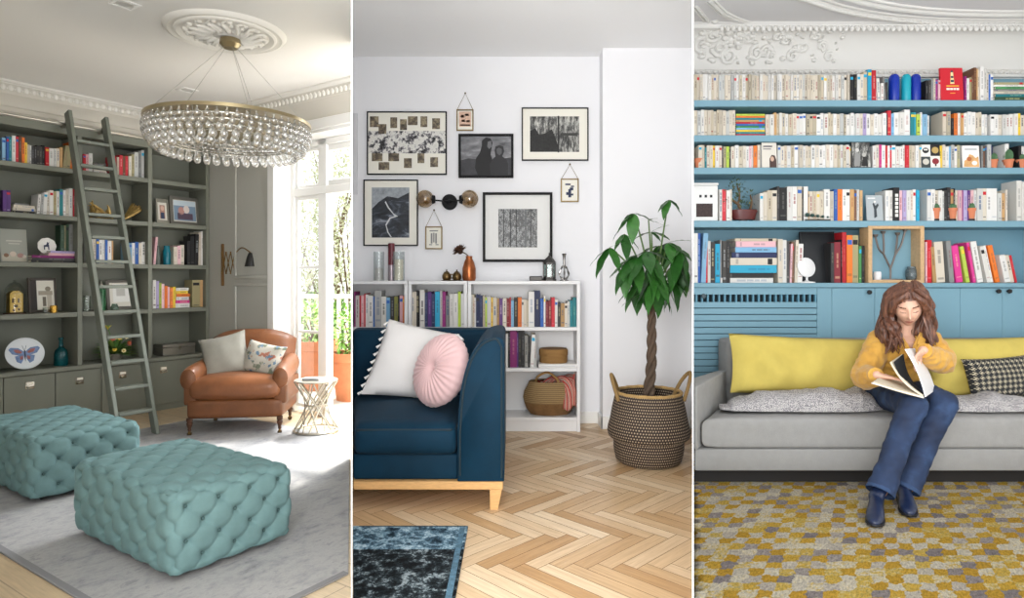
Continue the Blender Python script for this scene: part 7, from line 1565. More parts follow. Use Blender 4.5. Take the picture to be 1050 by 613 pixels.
# ================================================================== RIGHT ROOM: rug, sofa, cushions
def rug_yellow():
    m, nt, p = newmat('m_yellow_rug'); L = nt.links.new; uv = nd(nt, 'ShaderNodeUVMap', uv_map='UVMap')
    wn = nd(nt, 'ShaderNodeTexNoise', i_Scale=26.0, i_Detail=4.0); L(uv.outputs[0], wn.inputs['Vector'])
    vm = nd(nt, 'ShaderNodeVectorMath', operation='MULTIPLY_ADD'); vm.inputs[1].default_value = (.06, .06, 0); L(wn.outputs['Color'], vm.inputs[0]); L(uv.outputs[0], vm.inputs[2])
    sc_ = nd(nt, 'ShaderNodeVectorMath', operation='MULTIPLY'); sc_.inputs[1].default_value = (15.5, 15.5, 1); L(vm.outputs[0], sc_.inputs[0])
    fl = nd(nt, 'ShaderNodeVectorMath', operation='FLOOR'); L(sc_.outputs[0], fl.inputs[0])
    w_ = nd(nt, 'ShaderNodeTexWhiteNoise', noise_dimensions='2D'); L(fl.outputs[0], w_.inputs['Vector'])
    ck = nd(nt, 'ShaderNodeTexChecker', i_Scale=1.0); L(fl.outputs[0], ck.inputs['Vector'])
    sp = nd(nt, 'ShaderNodeSeparateXYZ'); L(fl.outputs[0], sp.inputs[0])
    s = nd(nt, 'ShaderNodeMath', operation='ADD'); L(sp.outputs['X'], s.inputs[0]); L(sp.outputs['Y'], s.inputs[1])
    md = nd(nt, 'ShaderNodeMath', operation='FLOORED_MODULO', i_1=2.0); L(s.outputs[0], md.inputs[0])
    j = nd(nt, 'ShaderNodeMath', operation='MULTIPLY_ADD', i_1=.42); L(md.outputs[0], j.inputs[0]); 
    k = nd(nt, 'ShaderNodeMath', operation='MULTIPLY', i_1=.58); L(w_.outputs['Value'], k.inputs[0]); L(k.outputs[0], j.inputs[2])
    nz_ = nd(nt, 'ShaderNodeTexNoise', i_Scale=42.0, i_Detail=4.0, i_Roughness=.7); L(uv.outputs[0], nz_.inputs['Vector']); jz = nd(nt, 'ShaderNodeMath', operation='MULTIPLY_ADD', i_1=.5, i_2=-.25); L(nz_.outputs['Fac'], jz.inputs[0]); j2 = nd(nt, 'ShaderNodeMath', operation='ADD'); L(j.outputs[0], j2.inputs[0]); L(jz.outputs[0], j2.inputs[1])
    r = ramp(nt, [(.0, '8f878a'), (.14, 'aea4a0'), (.28, 'd0c8ba'), (.46, 'ddd6c4'), (.56, 'd6bd68'), (.7, 'd6b04a'), (.9, 'cba342')], 'LINEAR'); L(j2.outputs[0], r.inputs[0])
    n = nd(nt, 'ShaderNodeTexNoise', i_Scale=65.0, i_Detail=5.0, i_Roughness=.8); mp = nd(nt, 'ShaderNodeMapping'); mp.inputs['Scale'].default_value = (1.6, .7, 1); L(uv.outputs[0], mp.inputs[0]); L(mp.outputs[0], n.inputs['Vector'])
    r2 = ramp(nt, [(.34, (.55, .53, .52, 1)), (.5, (1.08, 1.07, 1.05, 1)), (.66, (1.45, 1.45, 1.42, 1))]); L(n.outputs['Fac'], r2.inputs[0])
    mx = nd(nt, 'ShaderNodeMix', data_type='RGBA', blend_type='MULTIPLY'); mx.inputs[0].default_value = .85; L(r.outputs[0], mx.inputs[6]); L(r2.outputs[0], mx.inputs[7]); L(mx.outputs[2], p.inputs['Base Color'])
    p.inputs['Roughness'].default_value = .95; p.inputs['Specular IOR Level'].default_value = .08
    bp = nd(nt, 'ShaderNodeBump', i_Strength=.8, i_Distance=.012); L(n.outputs['Fac'], bp.inputs['Height']); L(bp.outputs[0], p.inputs['Normal']); return m
# woven rug; its rows of squares run aslant towards the sofa
SL = (885-CX)/F
t = thing('checked_rug', 'shaggy yellow, grey and cream checked rug under the woman\'s boots', 'rug', (2.4, 3.0, Z3+.0005))
bm = bmesh.new(); uvl = bm.loops.layers.uv.new('UVMap'); y0, y1 = 1.9, 4.55; n1, n2 = 90, 70; vs = []
for i in range(n1+1):
    rr_ = []
    for jj in range(n2+1):
        y = y0+(y1-y0)*i/n1; xa = xp(y); x = xa+(4.08-xa)*jj/n2; h = .012+.003*NZ.noise(V((x*22, y*22, 1)))+.002*NZ.noise(V((x*60, y*60, 4))); rr_.append(bm.verts.new((x-2.4, y-3.0, h)))
    vs.append(rr_)
for i in range(n1):
    for jj in range(n2):
        f = bm.faces.new([vs[i][jj], vs[i][jj+1], vs[i+1][jj+1], vs[i+1][jj]])
        for l in f.loops: x, y = l.vert.co.x+2.4, l.vert.co.y+3.0; l[uvl].uv = (x-SL*y, y)
bmesh.ops.solidify(bm, geom=bm.faces[:], thickness=.008)
me = bpy.data.meshes.new('pile'); bm.to_mesh(me); bm.free(); me.materials.append(rug_yellow()); o = bpy.data.objects.new('pile', me); C.objects.link(o); o.parent = t
o.data.polygons.foreach_set('use_smooth', [True]*len(me.polygons))
# ---- grey sofa; its left arm is splayed
lg = mat('969593', .9, bump=.25, bs=240, var=.05, vs=20); lgd = mat('939290', .9, bump=.25, bs=240, var=.04, vs=20)
YS = 3.83; XS2 = 3.98
ss = thing('sofa', 'long light grey fabric sofa the woman is sitting on', 'sofa', (2.7, 4.2, Z3)); 
def T3(x, y, z): return (x-2.7, y-4.2, z-Z3)
zb0, zb1_, zc3, zcs = P(0, 483, YS).z, P(0, 460.5, YS).z, P(0, 431.5, YS).z, Z3+.41
def seam(y): return 1.045+(y-3.72)*(1.585-1.045)/(4.62-3.72)            # where the arm meets the seat
mb = MB(); mb.prism([T3(x, y, 0)[:2] for x, y in ((xp(YS+.08)+.004, YS+.08), (XS2-.05, YS+.08), (XS2-.05, 4.6), (xp(4.6)+.15, 4.6))], .013, zb0-Z3-.0005, mat('1d1a19', .7)); mb.build('plinth', ss)
mb = MB(); mb.prism([T3(x, y, 0)[:2] for x, y in ((xp(YS)+.003, YS), (XS2, YS), (XS2, 4.68), (xp(4.68)+.12, 4.68))], zb0-Z3, zb1_-Z3, lgd, .012, 2); mb.build('base', ss)
mb = MB(); xa0, xa1 = seam(YS), seam(4.45)
mb.rbox((0, 0, 0), (2, 2, zc3-zb1_+.012), .05, lg, 14, (0, .0, .022))
for v in mb.bm.verts:
    u, w_, z = (v.co.x+1)/2, (v.co.y+1)/2, v.co.z
    y = YS+.004+(4.44-YS)*w_; xa = seam(y)+.006; v.co = V(T3(xa+(XS2-.02-xa)*u, y, zb1_+.001+(zc3-zb1_+.012)/2+z+.006*NZ.noise(V((u*9, w_*3, 2)))*(z > 0)))
mb.build('seat_cushion', ss, sharp=60)
zsb = P(0, 345.5, 4.7).z
xl0 = X(735.5, 4.69)
mb = MB(); mb.prism([T3(x, y, 0)[:2] for x, y in ((xl0, 4.45), (XS2, 4.45), (XS2, 4.7), (xl0, 4.7))], zb1_-Z3+.001, zsb-Z3, lg, .035, 3); mb.build('backrest', ss)
zar = P(0, 380, 4.45).z
mb = MB(); pl_ = [(xp(YS-.02)+.003, YS-.02), (seam(YS-.02)-.001, YS-.02), (seam(4.449), 4.449), (X(734, 4.449), 4.449), (xp(4.12)+.003, 4.14)]
mb.prism([T3(x, y, 0)[:2] for x, y in pl_], zb1_-Z3+.001, zar-Z3-.0, lg, .03, 3)
mb.build('arm', ss)
# ---- cushions
yel = mat('c8b45c', .9, bump=.25, bs=200, var=.07, vs=7)
def cush3(name, label, px0, px1, py0, py1, Y, t_, m, lean, roll, seed, pinch=.05, wr=.03, group=None, n=20):
    w_ = (px1-px0)/F*Y; h_ = (py1-py0)/F*Y/math.cos(R(lean))**.5; c = P((px0+px1)/2, (py0+py1)/2, Y)
    return cushion(name, label, c, 0, R(lean), R(roll), w_, h_, t_, m, group, seed, None, pinch, wr, n=n)
cush3('cushion', 'large yellow cushion at the left, against the grey sofa back', 748, 896, 345, 405, 4.28, .19, yel, 12, 2.5, 11, .045, .05)
cush3('cushion', 'large yellow cushion at the right, behind the black patterned cushion', 948, 1072, 346, 406, 4.28, .18, yel, 12, -1, 12, .045, .05)
def pat(name, bg, fg, kind):
    m, nt, p = newmat(name); L = nt.links.new; tc = nd(nt, 'ShaderNodeTexCoord'); mp = nd(nt, 'ShaderNodeMapping'); L(tc.outputs['Object'], mp.inputs[0]); p.inputs['Roughness'].default_value = .9
    if kind == 'fleck':
        mp.inputs['Scale'].default_value = (1, 1, 1); v = nd(nt, 'ShaderNodeTexVoronoi', i_Scale=120.0, feature='DISTANCE_TO_EDGE', i_Randomness=.75); L(mp.outputs[0], v.inputs['Vector'])
        r = ramp(nt, [(.12, bg), (.2, fg)]) ; L(v.outputs['Distance'], r.inputs[0])
    else:
        sp = nd(nt, 'ShaderNodeSeparateXYZ'); L(mp.outputs[0], sp.inputs[0]); fs = []
        for ax in ('X', 'Z'):
            a = nd(nt, 'ShaderNodeMath', operation='MULTIPLY', i_1=400.0); L(sp.outputs[ax], a.inputs[0]); s = nd(nt, 'ShaderNodeMath', operation='SINE'); L(a.outputs[0], s.inputs[0]); fs.append(s)
            a = nd(nt, 'ShaderNodeMath', operation='MULTIPLY', i_1=200.0); L(sp.outputs[ax], a.inputs[0]); s = nd(nt, 'ShaderNodeMath', operation='COSINE'); L(a.outputs[0], s.inputs[0]); fs.append(s)
        m1_ = nd(nt, 'ShaderNodeMath', operation='MULTIPLY'); L(fs[0].outputs[0], m1_.inputs[0]); L(fs[2].outputs[0], m1_.inputs[1])
        m2_ = nd(nt, 'ShaderNodeMath', operation='MULTIPLY_ADD', i_1=.6); L(fs[1].outputs[0], m2_.inputs[0]); L(m1_.outputs[0], m2_.inputs[2])
        m3_ = nd(nt, 'ShaderNodeMath', operation='MULTIPLY_ADD', i_1=.6); L(fs[3].outputs[0], m3_.inputs[0]); L(m2_.outputs[0], m3_.inputs[2])
        r = ramp(nt, [(.45, bg), (.6, fg)]); L(m3_.outputs[0], r.inputs[0])
    L(r.outputs[0], p.inputs['Base Color']); return m
cush3('cushion', 'black cushion with a small cream pattern at the right edge', 990, 1062, 366, 408, 4.14, .16, pat('m_black_pattern', '26282b', 'b8ae96', 'grid'), 16, -4, 13, .08, .02)
flk = pat('m_flecked', '817e82', 'd0ccc8', 'fleck')
def blanket(name, label, pts_top, depth, seed):
    """a crumpled quilt-like throw lying along the seat: (px, py_top, py_bottom) rows"""
    mb = MB(); n = len(pts_top)
    Yf_, Yb_ = depth
    def prof(u):
        k = u*(n-1); i = min(int(k), n-2); f = k-i; f = f*f*(3-2*f); a, b = pts_top[i], pts_top[i+1]; return [a[q]+(b[q]-a[q])*f for q in range(3)]
    zs = Z3+.438
    def fn(u, v):
        px, pt, pb = prof(u); an = 2*PI*v
        zt_ = max(P(px, pt, (Yf_+Yb_)/2).z, zs+.03); 
        e = max(.0, math.sin(PI*min(1, max(0, u))))**.3
        yc = (Yf_+Yb_)/2; ry = (Yb_-Yf_)/2; y = yc-ry*math.cos(an)*e; hh = (zt_-zs)
        x = (px-CX)/F*yc+(y-yc)*.25
        if math.sin(an) >= 0: z = zs+hh*math.sin(an)**.7*(.2+.8*e)
        else: z = zs+.004*0
        w_ = .018*NZ.noise(V((x*9, y*6+seed, an)))+.012*NZ.noise(V((x*22, y*14+seed, 3)))
        return (x, y, max(zs, z+w_*(math.sin(an) > .05)))
    mb.grid(fn, 60, 28, flk, cv=True)
    o = mb.build(name, sharp=80); return tag(o, label, 'throw')
blanket('throw_blanket', 'flecked grey and white throw heaped on the seat left of the woman', [(737, 426, 430), (748, 410, 434), (775, 401, 432), (820, 399, 428), (855, 398, 420), (868, 401, 420), (880, 396, 430), (893, 401, 434), (903, 420, 434)], (3.9, 4.2), 1)
blanket('throw_blanket', 'flecked grey and white throw on the seat right of the woman\'s knee', [(958, 415, 430), (972, 404, 430), (992, 406, 430), (1015, 402, 430), (1045, 405, 430), (1075, 408, 430)], (3.9, 4.14), 5)
# ================================================================== the woman on the sofa
def J(px, py, Y): return P(px, py, Y)
skinm, ntk, pk = newmat('m_skin'); pk.inputs['Base Color'].default_value = lin('dcae96'); pk.inputs['Roughness'].default_value = .5; pk.inputs['Subsurface Weight'].default_value = .08; pk.inputs['Subsurface Radius'].default_value = (.01, .004, .002)
lipm, browm, lidm, nailm = mat('b3665c', .45), mat('5d3d2b', .7), mat('6a4535', .6), mat('e0b5a2', .35)
def loft(mb, secs, m, seg=16, cap=True):
    """secs: (centre, side vector scaled, front vector scaled)"""
    vs, fs = [], []
    for c, a, b in secs:
        for k in range(seg):
            t_ = 2*PI*k/seg; vs.append(V(c)+V(a)*math.cos(t_)+V(b)*math.sin(t_))
    for i in range(len(secs)-1):
        for k in range(seg): l = (k+1) % seg; fs.append((i*seg+k, i*seg+l, (i+1)*seg+l, (i+1)*seg+k))
    if cap: fs.append(tuple(range(seg))[::-1]); fs.append(tuple(range((len(secs)-1)*seg, len(secs)*seg)))
    mb.add(vs, fs, m)
def limb(mb, pts, radii, m, seg=14, n=7, flat=1.): 
    sp_ = spline(pts, n); rr = []
    for i in range(len(pts)-1):
        for k in range(n): rr.append(radii[i]+(radii[i+1]-radii[i])*(k/n))
    rr.append(radii[-1]); mb.tube(sp_, rr, m, seg, flat=flat); 
    mb.ell(sp_[-1], radii[-1], m, seg); mb.ell(sp_[0], radii[0], m, seg)
def remesh(mb, name, vox, m_list, parent=None, smooth=2, disp=None):
    bmesh.ops.recalc_face_normals(mb.bm, faces=mb.bm.faces)
    me = bpy.data.meshes.new(name); mb.bm.to_mesh(me); mb.bm.free(); o = bpy.data.objects.new(name, me); C.objects.link(o)
    md = o.modifiers.new('r', 'REMESH'); md.mode = 'VOXEL'; md.voxel_size = vox; md.use_smooth_shade = True
    if smooth: s = o.modifiers.new('s', 'SMOOTH'); s.factor = .5; s.iterations = smooth
    dg = bpy.context.evaluated_depsgraph_get(); dg.update(); new = bpy.data.meshes.new_from_object(o.evaluated_get(dg)); o.modifiers.clear(); old = o.data; o.data = new; bpy.data.meshes.remove(old); new.name = name
    new.materials.clear()
    for m in m_list: new.materials.append(m)
    if disp:
        nrm = [v.normal.copy() for v in new.vertices]
        for v, nn in zip(new.vertices, nrm): v.co += nn*disp(v.co, nn)
    new.polygons.foreach_set('use_smooth', [True]*len(new.polygons)); return o
# joints
pelvis = J(917, 399, 4.14); chest = J(922, 362, 4.07); neck0 = J(929.5, 340, 4.02); headc = J(930.5, 313, 3.955)
sh_r, sh_l = J(900, 347, 4.08), J(956, 348, 3.98)                  # her right shoulder is at the left in the picture
el_r, wr_r = J(886, 385, 3.93), J(899, 384.5, 3.72)
el_l, wr_l = J(965, 368, 3.88), J(946.5, 359.0, 3.72)
hip_r, hip_l = J(906, 405, 4.12), J(931, 405, 4.12)
kn_r, kn_l = J(937, 415.5, 3.60), J(968, 414, 3.66)
an_r, an_l = J(903, 503, 3.43), J(929.5, 500, 3.56)
up = V((0, 0, 1))
# --- head frame: turned a little to her right (picture left), bowed
yaw, pitch, roll_ = R(-27), R(25), R(-4)
HR = MX.Rotation(yaw, 4, 'Z') @ MX.Rotation(roll_, 4, 'Y') @ MX.Rotation(pitch, 4, 'X')  # face towards -y
HM_ = MX.Translation(headc) @ HR
def hp_(x, y, z): return HM_ @ V((x, y, z))
HS = 1.12
body = MB()
# skull and face as a shaped sphere
def head_fn(u, v):
    th = 2*PI*u; ph = PI*v; x = math.sin(ph)*math.cos(th); y = math.sin(ph)*math.sin(th); z = math.cos(ph)
    X_, Y_, Z_ = .072*x, .092*y, .112*z
    if Z_ < 0: k = -Z_/.112; X_ *= 1-.42*k**1.6; Y_ = Y_*(1-.25*k**2)-(.012*k if y < 0 else -.02*k)
    f = max(0, -y)                                                    # facial side
    g = lambda cx, cz, sx, sz: math.exp(-((X_-cx)/sx)**2-((Z_-cz)/sz)**2)
    Y_ -= f**2*(.024*g(0, -.028, .0105, .013)+.014*g(0, -.008, .008, .022)+.006*g(0, .018, .01, .016))    # nose
    Y_ += f**2*(.011*g(.029, .008, .015, .010)+.011*g(-.029, .008, .015, .010))                               # eye sockets
    Y_ -= f**2*(.0065*g(.029, .005, .0105, .0068)+.0065*g(-.029, .005, .0105, .0068))                           # lids over the eyeballs
    Y_ -= f**2*(.004*g(.03, .03, .022, .008)+.004*g(-.03, .03, .022, .008))                                   # brow ridge
    Y_ -= f**2*(.006*g(0, -.056, .018, .006)+.006*g(0, -.066, .015, .006)-.004*g(0, -.061, .02, .0028))          # lips
    Y_ -= f**2*(.010*g(0, -.092, .018, .014)+.006*g(.04, -.02, .018, .018)+.006*g(-.04, -.02, .018, .018))         # chin, cheeks
    return hp_(X_*HS, Y_*HS, Z_*HS)
hb = MB(); hb.grid(head_fn, 120, 90, skinm, cu=True); bmesh.ops.remove_doubles(hb.bm, verts=hb.bm.verts, dist=1e-5)
me_h = bpy.data.meshes.new('tmp'); hb.bm.to_mesh(me_h); hb.bm.free(); body.bm.from_mesh(me_h); bpy.data.meshes.remove(me_h); body.mi(skinm)
for s in (-1, 1):                                                     # ears
    body.lathe([(0, -.006), (.7, -.005), (1, .0), (.8, .006), (.4, .002), (0, .0)], skinm, 18, tf=HM_ @ MX.Translation(V((s*.073*HS, .012, -.012))) @ MX.Rotation(s*R(75), 4, 'Y') @ MX.Diagonal((.03, .018, 1, 1)))
limb(body, [neck0+V((0, .03, -.04)), neck0+V((0, .012, .03)), hp_(0, .03, -.06)], [.056, .05, .05], skinm)
# shoulders and trunk under the clothes
rt = (sh_l-sh_r).normalized(); bkv = V((-rt.y, rt.x, 0)).normalized()     # her left-right line and the way her back faces
loft(body, [(pelvis+V((0, 0, -.03)), rt*.15, bkv*.1), (pelvis+V((0, 0, .06)), rt*.145, bkv*.095), (pelvis.lerp(chest, .55), rt*.125, bkv*.085), (chest, rt*.14, bkv*.1), (chest.lerp(neck0, .55), rt*.15, bkv*.085), (neck0+V((0, .03, -.02)), rt*.06, bkv*.055)], skinm, 20)
for a_, b_, c_ in ((sh_r, el_r, wr_r), (sh_l, el_l, wr_l)): limb(body, [a_, b_], [.045, .036], skinm); limb(body, [b_, c_], [.036, .025], skinm)
for a_, b_, c_ in ((hip_r, kn_r, an_r), (hip_l, kn_l, an_l)): limb(body, [a_, b_], [.075, .048], skinm); limb(body, [b_, b_.lerp(c_, .35), c_], [.048, .046, .034], skinm)
# hands: palm, four fingers of different length, thumb from the side of the palm
def hand(wrist, fdir, pdir, curl, side, spread=.012, sc_=1.0, tw=.5):
    """fdir: towards the knuckles; pdir: where the palm faces; side: +1 thumb on +s"""
    f = fdir.normalized(); p = (pdir-f*pdir.dot(f)).normalized(); s = f.cross(p)*side
    L_ = .085*sc_
    loft(body, [(wrist-f*.01, s*.024, p*.017), (wrist+f*.02, s*.03, p*.0165), (wrist+f*L_*.65, s*.039, p*.014), (wrist+f*L_, s*.040, p*.0115), (wrist+f*(L_+.008), s*.034, p*.008)], skinm, 14)
    nails = []
    for i, (o_, ln, cu) in enumerate(((.030, .070, 0.92), (.010, .079, 1.0), (-.010, .073, 1.05), (-.029, .057, 1.12))):
        b = wrist+f*(L_-.004)+s*o_; d = (f+s*(o_*spread*40*.12)).normalized(); a = 0; pts = [b-f*.012, b]; c = b
        for q, frac in enumerate((.45, .32, .23)):
            a += curl*cu*(.75, .85, .6)[q]; dd = d*math.cos(a)+p*math.sin(a); c = c+dd*ln*frac*sc_; pts.append(c.copy())
        sp_ = spline(pts, 4); nr = len(sp_); body.tube(sp_, [(.0092-.0026*k/nr)*sc_ for k in range(nr)], skinm, 9); body.ell(sp_[-1], .0066*sc_, skinm, 9)
    tb = wrist+f*.026+s*.024; td = (f*.62+s*.72+p*.28).normalized(); t1 = tb+td*.036; t2 = t1+(f*.85+s*.3+p*tw).normalized()*.03; t3 = t2+(f*.92+s*.02+p*tw*1.2).normalized()*.024
    sp_ = spline([tb-td*.012, tb, t1, t2, t3], 4); nr = len(sp_); body.tube(sp_, [(.0125-.0045*k/nr)*sc_ for k in range(nr)], skinm, 9); body.ell(sp_[-1], .0078*sc_, skinm, 9)
    return f, p, s
# her right hand (picture left) lies on the open page; her left hand lifts the turning page
bookc = J(921, 397, 3.66)
hand(wr_r, V((1, -.42, -.16)), V((.12, -.1, -1)), .10, 1, sc_=.95)
hand(wr_l, V((-.62, -.25, -.55)), V((-.25, -.45, -.55)), .42, -1, sc_=.95, tw=.5)
def face_mat(o):
    inv = HM_.inverted(); me = o.data
    for p_ in me.polygons:
        c = inv @ p_.center; x, y, z = c.x/HS, c.y/HS, c.z/HS
        if y > -.045 or abs(x) > .07 or z > .06 or z < -.12: continue
        if abs(x) < .021 and abs(z+.0608) < .0065*(1-(abs(x)/.023)**2)+.0012: p_.material_index = 1
        ax = abs(x)
        if .014 < ax < .047 and abs(z-(.0275-.09*abs(ax-.034)**1.25)) < .0032: p_.material_index = 2
        if .016 < ax < .043 and abs(z-(-.0005+.11*abs(ax-.029)**1.1*0-.25*(.0135**2-(ax-.029)**2)*40*.5)) < .0019: p_.material_index = 3
person = remesh(body, 'person', .0042, [skinm, lipm, browm, lidm], smooth=2)
face_mat(person)
b0 = V((pelvis.x, pelvis.y, Z3+.02)); person.data.transform(MX.Translation(-b0)); person.location = b0
tag(person, 'woman in a mustard shirt and jeans reading on the grey sofa, long brown hair', 'person')
def child(o): o.data.transform(MX.Translation(-b0)); o.parent = person; return o
# --- shirt
shirt_m, nts, ps = newmat('m_mustard_shirt'); ps.inputs['Base Color'].default_value = lin('cf9a3c'); ps.inputs['Roughness'].default_value = .75; ps.inputs['Sheen Weight'].default_value = .25
tcn = nd(nts, 'ShaderNodeTexCoord'); nz = nd(nts, 'ShaderNodeTexNoise', i_Scale=9.0, i_Detail=3.0); nts.links.new(tcn.outputs['Object'], nz.inputs['Vector']); rr_ = ramp(nts, [(.3, 'c48f34'), (.7, 'd6a548')]); nts.links.new(nz.outputs['Fac'], rr_.inputs[0]); nts.links.new(rr_.outputs[0], ps.inputs['Base Color'])
sb = MB()
loft(sb, [(pelvis+V((0, -.01, .0)), rt*.165, bkv*.12), (pelvis+V((0, -.01, .06)), rt*.172, bkv*.125), (pelvis.lerp(chest, .55)+V((0, -.01, 0)), rt*.163, bkv*.12), (chest+V((0, -.012, 0)), rt*.168, bkv*.122), (chest.lerp(neck0, .45)+V((0, -.0, 0)), rt*.172, bkv*.105), (chest.lerp(neck0, .8)+bkv*.015, rt*.13, bkv*.075), (neck0+V((0, .022, -.012)), rt*.074, bkv*.06)], shirt_m, 24)
for s in (-1, 1): sb.ell(chest+rt*(s*.065)-bkv*.075, (.065, .055, .065), shirt_m, 14)
def sleeve(a, b, c, cuff):
    limb(sb, [a+V((0, 0, .0)), a.lerp(b, .5)+V((0, 0, -.005)), b, b.lerp(c, .5)+V((0, 0, -.012)), c.lerp(b, .12)], [.072, .074, .075, .068, cuff], shirt_m, 16, 7)
sleeve(sh_r+V((.012, 0, -.012)), el_r, wr_r, .042); sleeve(sh_l+V((-.012, 0, -.012)), el_l+V((.01, 0, -.012)), wr_l, .042)
def wrinkle(c, nn):
    q = c*1.0; w_ = NZ.noise(V((q.x*16+q.z*8, q.y*11, q.z*24-q.x*12)))*.010+NZ.noise(V((q.x*38, q.y*30, q.z*46)))*.0055
    return w_
shirt = remesh(sb, 'shirt', .0075, [shirt_m], smooth=3, disp=wrinkle)
# open neckline: cut the cloth where the V shows skin
bm = bmesh.new(); bm.from_mesh(shirt.data); kill = []
for f in bm.faces:
    c0_ = f.calc_center_median()-neck0; c = V((c0_.dot(rt), c0_.dot(bkv), c0_.z))
    if c.z > -.10 and c.y < .0 and abs(c.x+.0) < .012+.036*(c.z+.10)/.10: kill.append(f)
    elif c.z > -.002 and abs(c.x) < .066 and c.y > -.08 and c.y < .1 and (c.x**2+(c.y-.02)**2) < .06**2: kill.append(f)
bmesh.ops.delete(bm, geom=kill, context='FACES'); bmesh.ops.recalc_face_normals(bm, faces=bm.faces); bm.to_mesh(shirt.data); bm.free(); child(shirt)
def flap(cb, pts, th=.004):
    a, b, c, d = [V(p) for p in pts]; n_ = (b-a).cross(d-a).normalized()*th
    cb.add([a, b, c, d, a+n_, b+n_, c+n_, d+n_], [(0, 1, 2, 3), (7, 6, 5, 4), (0, 4, 5, 1), (1, 5, 6, 2), (2, 6, 7, 3), (3, 7, 4, 0)], shirt_m)
def onshirt(cb, name): o_ = cb.build(name, None, local=True); o_.matrix_world = I4; o_.data.transform(MX.Translation(-b0)); o_.parent = shirt; return o_
N0 = neck0
def NN(x, y, z): return N0+rt*x+bkv*y+V((0, 0, z))
cb = MB()
for s in (-1, 1):
    cb.tube(spline([NN(s*.012, -.115, -.105), NN(s*.04, -.098, -.05), NN(s*.068, -.05, -.005), NN(s*.07, .03, .016), NN(s*.03, .085, .022), NN(0, .09, .022)], 5), [.009, .012, .013]+[.014]*23, shirt_m, 8, flat=.7)
    flap(cb, [NN(s*.052, -.098, -.012), NN(s*.085, -.085, -.04), NN(s*.06, -.128, -.098), NN(s*.03, -.122, -.062)], .005)
onshirt(cb, 'collar')
cb = MB(); cb.tube(spline([NN(.0, -.125, -.10), chest-bkv*.142-V((0, 0, .02)), pelvis.lerp(chest, .5)-bkv*.14], 6), .009, shirt_m, 6, flat=.5); onshirt(cb, 'placket')
for c in (0, 1, 2):
    q = N0.lerp(pelvis, .3+.18*c)-bkv*(.15-.006*c); cb = MB(); cb.ell((q.x, q.y, q.z), (.005, .003, .005), mat('b98a3a', .4), 8); onshirt(cb, 'button')
for w0, w1 in ((el_r, wr_r), (el_l, wr_l)):
    d = (w1-w0).normalized(); a = w1-d*.035; cb = MB(); cb.tube([a-d*.012, a, a+d*.022, a+d*.026], [.044, .046, .044, .038], shirt_m, 16); onshirt(cb, 'cuff')
# --- jeans
jm, ntj, pj = newmat('m_denim'); pj.inputs['Roughness'].default_value = .8; tcj = nd(ntj, 'ShaderNodeTexCoord'); nj = nd(ntj, 'ShaderNodeTexNoise', i_Scale=7.0, i_Detail=5.0); ntj.links.new(tcj.outputs['Object'], nj.inputs['Vector'])
rj = ramp(ntj, [(.32, '17233c'), (.55, '1f3252'), (.78, '38527a')]); ntj.links.new(nj.outputs['Fac'], rj.inputs[0]); ntj.links.new(rj.outputs[0], pj.inputs['Base Color'])
jb = MB()
loft(jb, [(pelvis+V((0, .01, -.075)), rt*.165, bkv*.13), (pelvis+V((0, 0, -.03)), rt*.17, bkv*.135), (pelvis+V((0, 0, .04)), rt*.158, bkv*.115), (pelvis+V((0, 0, .07)), rt*.15, bkv*.11)], jm, 20)
limb(jb, [hip_r, hip_r.lerp(kn_r, .5)+V((0, 0, .012)), kn_r], [.098, .09, .074], jm, 16); limb(jb, [hip_l, hip_l.lerp(kn_l, .5)+V((0, 0, .012)), kn_l], [.098, .09, .074], jm, 16)
for kn, an in ((kn_r, an_r), (kn_l, an_l)):
    d = (an-kn).normalized(); end = an+d*.01
    limb(jb, [kn, kn.lerp(end, .35)+V((0, .012, 0)), kn.lerp(end, .7)+V((0, .0, 0)), end], [.074, .067, .063, .072], jm, 18)
    # trim the round end into a flat hem later
def jw(c, nn): return NZ.noise(V((c.x*20, c.y*18, c.z*26)))*.006+NZ.noise(V((c.x*9, c.y*9, c.z*40)))*.002
jeans = remesh(jb, 'jeans', .0075, [jm, mat('31486c', .8)], smooth=3, disp=jw)
bm = bmesh.new(); bm.from_mesh(jeans.data)
for kn, an in ((kn_r, an_r), (kn_l, an_l)):
    d = (an-kn).normalized(); co = an+d*.012
    near = [f for f in bm.faces if (f.calc_center_median()-an).length < .16]
    g = list({v for f in near for v in f.verts})+list({e for f in near for e in f.edges})+near
    bmesh.ops.bisect_plane(bm, geom=g, plane_co=co, plane_no=d, clear_outer=True)
bm.to_mesh(jeans.data); bm.free(); child(jeans)
for kn, an in ((kn_r, an_r), (kn_l, an_l)):
    d = (an-kn).normalized(); a = an+d*.010; hem = MB(); hem.tube([a-d*.02, a-d*.012, a, a+d*.003], [.0695, .0725, .0725, .0695], mat('2c4264', .8), 24, cap=False)
    hm_ = hem.build('turned_hem', None, local=True); hm_.matrix_world = I4; hm_.data.transform(MX.Translation(-b0)); hm_.parent = jeans
